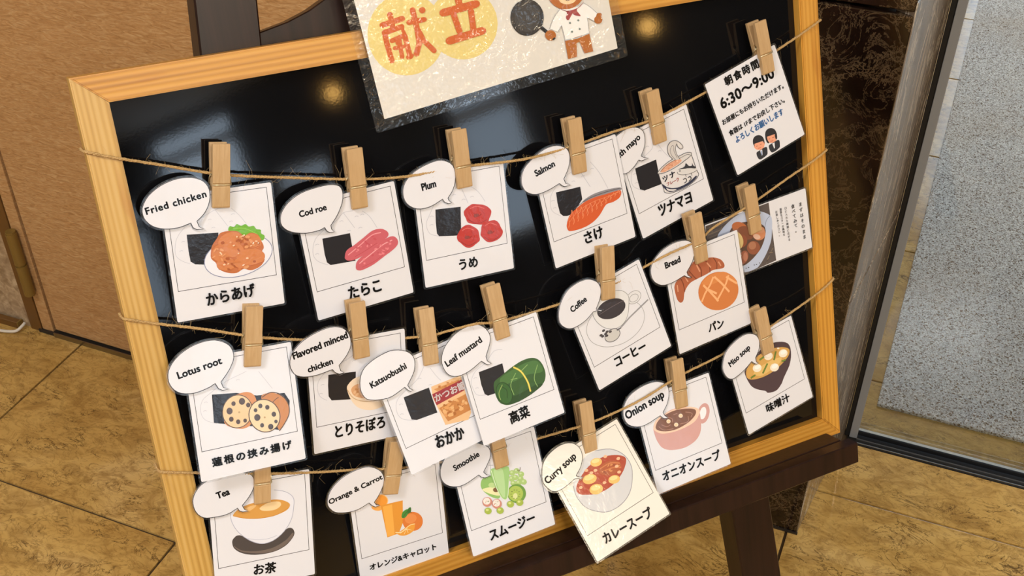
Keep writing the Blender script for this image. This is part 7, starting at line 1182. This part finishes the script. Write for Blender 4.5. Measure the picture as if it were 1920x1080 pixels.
   [0,"f0cfa0",[871,-1162,866,-1176,855,-1188,839,-1197,819,-1202,796,-1204,772,-1202,748,-1197,726,-1187,708,-1176,695,-1162,688,-1147,687,-1132,692,-1118,702,-1106,718,-1097,739,-1091,762,-1089,786,-1091,809,-1097,831,-1106,849,-1118,862,-1132,870,-1147]],
   [0,"4a2c22",[807,-1135,802,-1142,792,-1145,779,-1144,767,-1140,760,-1132,758,-1124,763,-1117,773,-1114,786,-1114,798,-1119,805,-1127]],
   [6,"6a3a28",[740,-1144,746,-1149,754,-1157,764,-1165,773,-1170,784,-1169,796,-1166,807,-1161,815,-1158],0],
   [0,"33221c",[727,-1038,722,-1046,714,-1052,705,-1052,697,-1047,692,-1039,692,-1030,696,-1021,704,-1016,714,-1016,722,-1020,726,-1028]],
   [0,"33221c",[891,-1064,886,-1073,878,-1078,869,-1078,861,-1074,856,-1066,856,-1056,860,-1047,868,-1042,877,-1042,886,-1046,891,-1054]],
   [0,"a34a4c",[674,-1216,679,-1220,693,-1232,713,-1246,736,-1255,763,-1259,795,-1261,828,-1260,857,-1257,883,-1248,908,-1234,927,-1222,938,-1215,936,-1218,924,-1227,909,-1238,895,-1248,881,-1254,866,-1258,853,-1264,846,-1273,850,-1288,861,-1307,872,-1324,875,-1335,864,-1334,844,-1327,824,-1317,809,-1309,803,-1303,803,-1296,803,-1291,798,-1292,787,-1301,772,-1316,757,-1331,745,-1340,736,-1339,728,-1334,724,-1325,722,-1316,725,-1305,734,-1292,741,-1278,740,-1265,727,-1251,704,-1235,684,-1222]],
   [0,"7d8a84",[763,-1372,760,-1377,753,-1379,747,-1377,742,-1372,741,-1366,745,-1361,751,-1359,758,-1361,762,-1366]],
   [0,"7d8a84",[853,-1370,850,-1374,844,-1376,837,-1375,832,-1370,831,-1364,835,-1359,841,-1357,848,-1359,852,-1364]],
   [0,"7d8a84",[766,-1452,762,-1457,756,-1459,750,-1458,745,-1453,744,-1447,747,-1442,754,-1440,760,-1442,765,-1446]],
   [0,"7d8a84",[850,-1449,846,-1454,840,-1456,833,-1454,828,-1449,828,-1443,831,-1438,837,-1436,844,-1438,849,-1443]],
  ],"t":[],"bt":[]},
}
PINS={"fried": [0.06717, -0.09851, 0.00368, -0.18298, 0.02274, 0.0526], "cod": [0.18393, -0.12417, 0.00555, -0.04021, 0.03, 0.0524], "plum": [0.28443, -0.12704, 0.00512, -0.00848, -0.00826, 0.0522], "salmon": [0.40305, -0.13793, 0.0049, 0.04538, 0.02636, 0.0517], "tuna": [0.49648, -0.12709, 0.00238, 0.13772, 0.02772, 0.0526], "time": [0.62755, -0.08102, 0.00765, 0.16006, -0.03, 0.0497], "potato": [0.60272, -0.24262, 0.00145, 0.14813, 0.02063, 0.0558], "bread": [0.528, -0.25489, 0.0095, 0.1285, 0.03, 0.0523], "coffee": [0.41533, -0.26588, 0.01056, -0.07758, -0.03, 0.052], "leaf": [0.29682, -0.2729, 0.01593, 0.05877, -0.08, 0.0518], "katsu": [0.22396, -0.27948, 0.01236, -0.06831, -0.1, 0.0537], "minced": [0.16168, -0.25611, 0.00894, -0.0494, 0.03, 0.0537], "lotus": [0.06501, -0.23661, 0.01044, -0.21875, -0.03, 0.0537], "miso": [0.59989, -0.3729, 0.01272, 0.162, -0.03, 0.0517], "onion": [0.48833, -0.40319, 0.00919, 2e-05, -0.09, 0.0532], "curry": [0.37716, -0.41751, 0.00944, -0.01903, -0.1, 0.0567], "smoothie": [0.28081, -0.40356, 0.00748, 0.02494, -0.09, 0.0367], "orange": [0.16673, -0.394, 0.00544, -0.26695, 0.03, 0.0544], "tea": [0.05091, -0.364, 0.00403, -0.16982, -0.00177, 0.0394]}
TWINE={"a": [[-0.02619, -0.03505, 0.001], [-0.00926, -0.04137, 0.001], [0.02706, -0.05477, 0.004], [0.07345, -0.07215, 0.004], [0.12742, -0.08585, 0.005], [0.18584, -0.09919, 0.006], [0.23021, -0.10585, 0.007], [0.28356, -0.10824, 0.005], [0.34756, -0.11321, 0.009], [0.40235, -0.11123, 0.0055], [0.44426, -0.10632, 0.007], [0.4943, -0.10302, 0.003], [0.55673, -0.08792, 0.003], [0.59324, -0.07773, 0.003], [0.62812, -0.06694, 0.0035], [0.67391, -0.0517, 0.001], [0.7023, -0.04089, 0.001]], "b": [[-0.02564, -0.17355, 0.001], [-0.00374, -0.18213, 0.001], [0.03246, -0.19599, 0.005], [0.07199, -0.21209, 0.01], [0.10972, -0.2258, 0.008], [0.1636, -0.24162, 0.0095], [0.1737, -0.2453, 0.005], [0.18944, -0.24858, 0.004], [0.21566, -0.25185, 0.009], [0.22777, -0.25359, 0.011], [0.24933, -0.25154, 0.0175], [0.27171, -0.25131, 0.0195], [0.29763, -0.25654, 0.0155], [0.35891, -0.25862, 0.009], [0.41914, -0.25413, 0.01], [0.45793, -0.24661, 0.0075], [0.48646, -0.23739, 0.0135], [0.52754, -0.23201, 0.0105], [0.54979, -0.22354, 0.008], [0.6022, -0.21039, 0.004], [0.65129, -0.19361, 0.003], [0.6819, -0.18407, 0.001], [0.70251, -0.1761, 0.001]], "c": [[-0.02437, -0.31075, 0.001], [0.0024, -0.32013, 0.001], [0.05693, -0.33773, 0.005], [0.10712, -0.35317, 0.004], [0.14656, -0.36391, 0.003], [0.17681, -0.37168, 0.006], [0.22389, -0.38125, 0.004], [0.28338, -0.38895, 0.005], [0.29786, -0.39104, 0.001], [0.31256, -0.39115, 0.001], [0.32566, -0.38875, 0.005], [0.37799, -0.38821, 0.009], [0.41946, -0.38552, 0.008], [0.45055, -0.37883, 0.0105], [0.48967, -0.36953, 0.009], [0.53784, -0.36389, 0.006], [0.57981, -0.35633, 0.006], [0.60112, -0.34734, 0.012], [0.65413, -0.33663, 0.004], [0.68516, -0.32752, 0.001], [0.70203, -0.31949, 0.001]]}
# ---------------- cards ----------------
def paint(name, shapes, parent, m, z0=0.0, dz=1.4e-5):
    me = bpy.data.meshes.new(name); V, F, C = [], [], []
    for i, s in enumerate(shapes):
        w, col, fl_ = s[0], s[1], s[2]; c = lin(col); z = z0 + i*dz
        P = [(fl_[k]*1e-4, fl_[k+1]*1e-4) for k in range(0, len(fl_), 2)]
        Q = [P[0]]
        for p in P[1:]:
            if abs(p[0]-Q[-1][0]) + abs(p[1]-Q[-1][1]) > 1e-6: Q.append(p)
        if w == 0:
            if abs(Q[0][0]-Q[-1][0]) + abs(Q[0][1]-Q[-1][1]) < 1e-6: Q = Q[:-1]
            if len(Q) < 3: continue
            if sum(Q[k-1][0]*Q[k][1]-Q[k][0]*Q[k-1][1] for k in range(len(Q))) < 0: Q = Q[::-1]
            b = len(V); V += [(x, y, z) for x, y in Q]; F.append(list(range(b, b+len(Q)))); C.append(c)
        else:
            h = max(w*1e-4, .00022)/2; n = len(Q); cl = s[3]
            if n < 2: continue
            b = len(V)
            for k in range(n):
                a_ = Q[(k-1) % n] if (cl or k) else Q[k]; c_ = Q[(k+1) % n] if (cl or k < n-1) else Q[k]
                dx, dy = c_[0]-a_[0], c_[1]-a_[1]; L = math.hypot(dx, dy) or 1; nx, ny = -dy/L*h, dx/L*h
                V += [(Q[k][0]+nx, Q[k][1]+ny, z), (Q[k][0]-nx, Q[k][1]-ny, z)]
            for k in range(n if cl else n-1):
                j = (k+1) % n; F.append([b+2*k+1, b+2*j+1, b+2*j, b+2*k]); C.append(c)
    me.from_pydata(V, [], F); ca = me.color_attributes.new('Col', 'FLOAT_COLOR', 'CORNER'); k = 0
    for f, c in zip(F, C):
        for _ in f: ca.data[k].color = c; k += 1
    me.materials.append(m)
    o = link(name, me, None, parent); return o, z0 + len(shapes)*dz
def glyphs(txt, sp=1.0):
    cu = bpy.data.curves.new('t', 'FONT'); cu.body = txt; cu.size = 1; cu.resolution_u = 3; cu.fill_mode = 'BOTH'; cu.space_character = sp
    o = bpy.data.objects.new('t', cu); COL.objects.link(o); bpy.context.view_layer.update()
    me = bpy.data.meshes.new_from_object(o.evaluated_get(bpy.context.evaluated_depsgraph_get())); bpy.data.objects.remove(o); bpy.data.curves.remove(cu)
    V = [(v.co.x, v.co.y) for v in me.vertices]; F = [list(p.vertices) for p in me.polygons]; bpy.data.meshes.remove(me)
    return V, F
def ext(V):
    xs = [v[0] for v in V]; ys = [v[1] for v in V]; return min(xs), max(xs), min(ys), max(ys)
def lettering(name, items, parent, m, z):
    """each line of print: glyph outlines, emboldened by laying slightly shifted copies of the same flat shape"""
    V, F, C = [], [], []
    for it in items:
        s, x0, y0, x1, y1, h, col, off, vert = it; h *= 1.14 if name == 'bubble_lettering' else (1.3 if vert else 1.04); off *= 1.35 if name == 'bubble_lettering' else 1.2; off = max(off, .012) if vert else off; a = Vector((x0, y0))*1e-4; b = Vector((x1, y1))*1e-4; h *= 1e-4; c = lin(col)
        jobs = []
        if vert:
            n = len(s); d = (b-a)
            for i, chh in enumerate(s): jobs.append((chh, a + d*((i+.5)/n), None, h*1.1, Vector((-d.y, d.x)).normalized()))
        else: jobs.append((s, a, b, h, None))
        for txt, p, p2, hh, ax in jobs:
            if not txt.strip(): continue
            G, FF = glyphs(txt)
            if not G: continue
            mx, Mx, my, My = ext(G)
            if p2 is None:
                ex = ax; ey = Vector((-ex.y, ex.x)); sx = sy = hh; ox, oy = .5, .38
            else:
                ex = (p2-p).normalized(); ey = Vector((-ex.y, ex.x)); L = (p2-p).length
                asc = all(ord(k) < 128 for k in txt); oy = 0 if asc else my; hgt = .73 if asc else My-my
                sy = hh/hgt; want = L/sy
                if want > Mx-mx and len(txt) > 1:
                    G2, _ = glyphs(txt, 1.5); w2 = ext(G2); k = 1 + .5*(want*.97-(Mx-mx))/max((w2[1]-w2[0])-(Mx-mx), 1e-6)
                    k = min(max(k, 1), 1.32); G, FF = glyphs(txt, k); mx, Mx, my, My = ext(G)
                sx = L/(Mx-mx); sy = min(max(sy, sx*.75), sx*1.6); ox = mx
            r = off*sy; sh_ = [(0, 0)] if off <= 0 else [(r*math.cos(t), r*math.sin(t)) for t in [math.pi*i/3 for i in range(6)]]
            for dx, dy in sh_:
                k0 = len(V)
                for x, y in G:
                    q = p + ex*((x-ox)*sx+dx) + ey*((y-oy)*sy+dy); V.append((q.x, q.y, z))
                for pg in FF: F.append([k0+i for i in pg]); C.append(c)
    if not V: return None
    me = bpy.data.meshes.new(name); me.from_pydata(V, [], F); ca = me.color_attributes.new('Col', 'FLOAT_COLOR', 'CORNER'); k = 0
    for f_, c in zip(F, C):
        for _ in f_: ca.data[k].color = c; k += 1
    me.materials.append(m); return link(name, me, None, parent)
def rrect(W, H, r, n=4, e=0):
    P = []
    for cx, cy, a0 in ((W/2+e-r, e-r, 0), (-W/2-e+r, e-r, 90), (-W/2-e+r, -H-e+r, 180), (W/2+e-r, -H-e+r, 270)):
        for k in range(n+1):
            a = math.radians(a0+90*k/n); P.append((cx+r*math.cos(a), cy+r*math.sin(a)))
    return P
def offset_poly(P, d):
    out = []; n = len(P); A = sum(P[i-1][0]*P[i][1]-P[i][0]*P[i-1][1] for i in range(n)); sg = 1 if A > 0 else -1
    for i in range(n):
        a, c = P[i-1], P[(i+1) % n]; dx, dy = c[0]-a[0], c[1]-a[1]; L = math.hypot(dx, dy) or 1
        out.append((P[i][0]+dy/L*d*sg, P[i][1]-dx/L*d*sg))
    return out
def clean(fl_):
    P = []
    for k in range(0, len(fl_), 2):
        p = (fl_[k]*1e-4, fl_[k+1]*1e-4)
        if not P or abs(p[0]-P[-1][0])+abs(p[1]-P[-1][1]) > 2e-4: P.append(p)
    return P
def pose(q):
    u, v, w, r, t, y = q
    return BM @ Matrix.Translation((u, v, w)) @ Matrix.Rotation(r, 4, 'Z') @ Matrix.Rotation(t, 4, 'X') @ Matrix.Rotation(y, 4, 'Y')
LAB = {
 'fried': 'laminated menu card with a bubble reading Fried chicken, plate of brown fried chicken',
 'cod': 'laminated menu card with a bubble reading Cod roe, two pink roe sacs',
 'plum': 'laminated menu card with a bubble reading Plum, three red pickled plums',
 'salmon': 'laminated menu card with a bubble reading Salmon, orange salmon slice',
 'tuna': 'laminated menu card with a drawn opened tuna can, bubble partly hidden',
 'bread': 'laminated menu card with a bubble reading Bread, croissant and round loaf',
 'coffee': 'laminated menu card with a bubble reading Coffee, white cup and spoon',
 'leaf': 'laminated menu card with a bubble reading Leaf mustard, green leaf roll',
 'katsu': 'laminated menu card with a bubble reading Katsuobushi, bag of brown flakes',
 'minced': 'laminated menu card with a bubble reading Flavored minced chicken, bowl half hidden',
 'lotus': 'laminated menu card with a bubble reading Lotus root, two holed root slices',
 'tea': 'laminated menu card with a bubble reading Tea, white bowl on dark saucer',
 'orange': 'laminated menu card with a bubble reading Orange & Carrot, glass of juice',
 'smoothie': 'laminated menu card with a bubble reading Smoothie, green fruits and glass',
 'curry': 'cream laminated menu card reading Curry soup, red soup bowl, tilted over the ledge',
 'onion': 'laminated menu card with a bubble reading Onion soup, pink cup of brown soup',
 'miso': 'laminated menu card with a bubble reading Miso soup, dark brown bowl',
 'time': 'white laminated notice reading 6:30 to 9:00 with two bowing people',
 'potato': 'wide laminated card with potato photo and vertical lettering behind the Bread card',
 'sign': 'large laminated sign with orange lettering and a chef bear, overlapping top frame'}
GR = 'menu cards hung on the twine'
for k, d in CARDS.items():
    Wd, H = d['wh']; sign = k == 'sign'; mp = M['sign_print'] if sign else M['print']
    th_ = .0004 if not sign else .0003
    bm = bmesh.new(); prism(bm, rrect(Wd, H, .0012 if not sign else .0006, 2), -th_, 0)
    if k == 'curry': pm = mat_laminated('cream_laminated_paper', 'e6e0d6')
    else: pm = M['sign_paper'] if sign else M['paper']
    root = obj('laminated_sign' if sign else ('photo_card' if k == 'potato' else ('notice_card' if k == 'time' else 'menu_card')), bm, pm, None, pose(d['q']))
    tag(root, LAB[k], 'sign' if sign else 'card', None if sign else GR)
    bm = bmesh.new(); e = .0098 if sign else .0017
    prism(bm, rrect(Wd, H, .002, 3, e), -th_-.0003, -th_-.00005); obj('laminate_film', bm, M['sign_film'] if sign else M['film'], root)
    z = .00004
    if k not in ('sign', 'time', 'potato'):
        fx = Wd/.091; fy = H/.1033
        P = [(-.0415*fx, -.0035*fy), (.0412*fx, -.0035*fy), (.0412*fx, -.0778*fy), (-.0415*fx, -.0778*fy)]
        o, z = paint('printed_border', [[6.5, '2e2a2c', [round(c*1e4) for p in P for c in p], 1]], root, mp, z)
    if d['s']: o, z = paint('printed_picture', d['s'], root, mp, z + 1.4e-5)
    if d['t']: lettering('sign_lettering' if sign else 'caption_lettering', d['t'], root, mp, z + 2e-5)
    if d['b']:
        P = clean(d['b']); zb = {'minced': .0042, 'katsu': .002}.get(k, .0013)
        bm = bmesh.new(); prism(bm, P, zb, zb+.0004); sb = obj('speech_bubble', bm, pm, root)
        bm = bmesh.new(); prism(bm, offset_poly(P, .0014), zb-.0003, zb-.00005); obj('bubble_film', bm, M['film'], sb)
        fl2 = [round(c*1e4) for p in offset_poly(P, -.0003) for c in p]
        paint('bubble_outline', [[6, '2e2b2e', fl2, 1]], sb, mp, zb+.00043)
        lettering('bubble_lettering', d['bt'], sb, mp, zb+.00046)
# ---------------- clothespins ----------------
Lp = .053; Wp = .0142
inner = [(0, .0005), (.012, .0004), (.0135, .0017), (.0165, .0017), (.018, .0004), (.025, .0006), (.0265, .0022), (.0295, .0022), (.031, .0011), (.053, .0044)]
outer = [(.053, .0078), (.040, .0075), (.0225, .0064), (.0208, .0064), (.0200, .0054), (.0185, .0054), (.0177, .0062), (.010, .0056), (.0012, .0047), (0, .0040)]
def jaw_mesh(sg):
    me = bpy.data.meshes.new('jaw'); bm = bmesh.new(); prof = inner + outer; n = len(prof)
    a = [bm.verts.new((-Wp/2, y, z*sg)) for y, z in prof]; b = [bm.verts.new((Wp/2, y, z*sg)) for y, z in prof]
    fs = [bm.faces.new(a[::-1]), bm.faces.new(b)] + [bm.faces.new((a[i], a[(i+1) % n], b[(i+1) % n], b[i])) for i in range(n)]
    bmesh.ops.recalc_face_normals(bm, faces=fs); bmesh.ops.bevel(bm, geom=list(bm.edges), offset=.00025, segments=1, affect='EDGES')
    bm.to_mesh(me); bm.free(); me.materials.append(M['pin']); return me
JF, JB = jaw_mesh(1), jaw_mesh(-1)
def spring_mesh():
    me = bpy.data.meshes.new('spring'); bm = bmesh.new(); r = .0023; y0 = .028; hw = Wp/2 + .0007
    pts = [(-hw+.0006, .0192, .0062), (hw-.0006, .0192, .0062), (hw, .0196, .0058), (hw+.0002, .024, .0032)]
    N = 40
    for i in range(N+1):
        t = i/N; a = math.pi*.5 - t*2*math.pi*4; pts.append((hw - t*2*hw, y0 + r*math.cos(a), r*math.sin(a)))
    pts += [(-hw-.0002, .024, -.0032), (-hw, .0196, -.0058), (-hw+.0006, .0192, -.0062), (hw-.0006, .0192, -.0062)]
    tube(bm, pts, .00055, 6); bm.to_mesh(me); bm.free()
    for p in me.polygons: p.use_smooth = True
    me.materials.append(M['wire']); return me
SP = spring_mesh()
PL = {'fried': 'holding the Fried chicken card', 'cod': 'holding the Cod roe card', 'plum': 'holding the Plum card', 'salmon': 'holding the Salmon card', 'tuna': 'holding the tuna can card',
 'time': 'holding the 6:30 to 9:00 notice', 'potato': 'holding the wide potato photo card', 'bread': 'holding the Bread card', 'coffee': 'holding the Coffee card', 'leaf': 'holding the Leaf mustard card',
 'katsu': 'holding the Katsuobushi card', 'minced': 'holding the Flavored minced chicken card', 'lotus': 'holding the Lotus root card', 'miso': 'holding the Miso soup card', 'onion': 'holding the Onion soup card',
 'curry': 'holding the Curry soup card', 'smoothie': 'holding the Smoothie card, top half hidden', 'orange': 'leaning left, holding the Orange & Carrot card', 'tea': 'holding the Tea card, top hidden by Lotus root card'}
for k, (u, v, w, r, t, L) in PINS.items():
    e = link('clothespin', None, None, None, BM @ Matrix.Translation((u, v, w)) @ Matrix.Rotation(r, 4, 'Z') @ Matrix.Rotation(t, 4, 'X'))
    tag(e, 'wooden clothespin ' + PL[k], 'clothespin', 'wooden clothespins on the twine')
    link('jaw', JF, None, e); link('jaw', JB, None, e); link('spring', SP, None, e)
# ---------------- twine ----------------
TL = {'a': 'uppermost jute twine strung across the board', 'b': 'middle jute twine strung across the board', 'c': 'lowest jute twine strung across the board'}
for key, pts in TWINE.items():
    a, z_ = pts[0], pts[-1]
    a2 = Vector((-.0272, a[1] + .001, -.003)); b2 = Vector((.7055, z_[1]+.001, -.003))
    a0 = Vector((-.0275, a2.y+.001, -.016)); b0 = Vector((.706, b2.y+.001, -.016))
    P = [Vector(p) for p in pts]
    P[0] = Vector((-.0235, a[1], .0018)); P[-1] = Vector((.7015, z_[1], .0018))
    for p in P: p.z = max(p.z, .0018)
    path = spline([a0, a2] + P + [b2, b0], 24)
    # arc-length resample
    acc = [0]
    for i in range(1, len(path)): acc.append(acc[-1] + (path[i]-path[i-1]).length)
    step = .0013; n = int(acc[-1]/step); out = []; j = 0
    for i in range(n+1):
        s = acc[-1]*i/n
        while j < len(acc)-2 and acc[j+1] < s: j += 1
        f = (s-acc[j])/max(acc[j+1]-acc[j], 1e-9); out.append(path[j].lerp(path[j+1], f))
    tw = link('twine', None, None, None, BM.copy()); tag(tw, TL[key], 'twine', 'jute twines')
    for st in range(3):
        bm = bmesh.new(); sp = []; up = Vector((0, 0, 1))
        for i, p in enumerate(out):
            t = (out[min(i+1, n)] - out[max(i-1, 0)]).normalized(); s_ = t.cross(up).normalized(); u_ = s_.cross(t)
            an = 2*math.pi*(i*step/.0085 + st/3); rr = .00062*(1 + .12*math.sin(i*.37+st))
            sp.append(p + (s_*math.cos(an) + u_*math.sin(an))*rr)
        tube(bm, sp, [.00072*(1+.18*math.sin(i*.21+st*2)*math.sin(i*.047)) for i in range(len(sp))], 6)
        obj('strand', bm, M['twine'], tw, smooth=True)
    bm = bmesh.new(); r_ = random.Random(ord(key))
    for _ in range(420):
        i = r_.randrange(len(out)); p = out[i]; d = Vector((r_.gauss(0, 1), r_.gauss(0, .9), r_.gauss(0, .35))).normalized(); ln = r_.choice([.002, .003, .004, .006, .009, .013]) * r_.uniform(.6, 1.2)
        c1 = Vector((r_.gauss(0, 1), r_.gauss(0, 1), r_.gauss(0, .3)))*ln*.35
        q = [p, p + d*ln*.5 + c1*.5, p + d*ln]
        for x in q: x.z = max(x.z, -.0085)
        tube(bm, q, .00006, 3, cap=False)
    f_ = obj('loose_fibres', bm, M['fuzz'], tw); f_['kind'] = 'stuff'
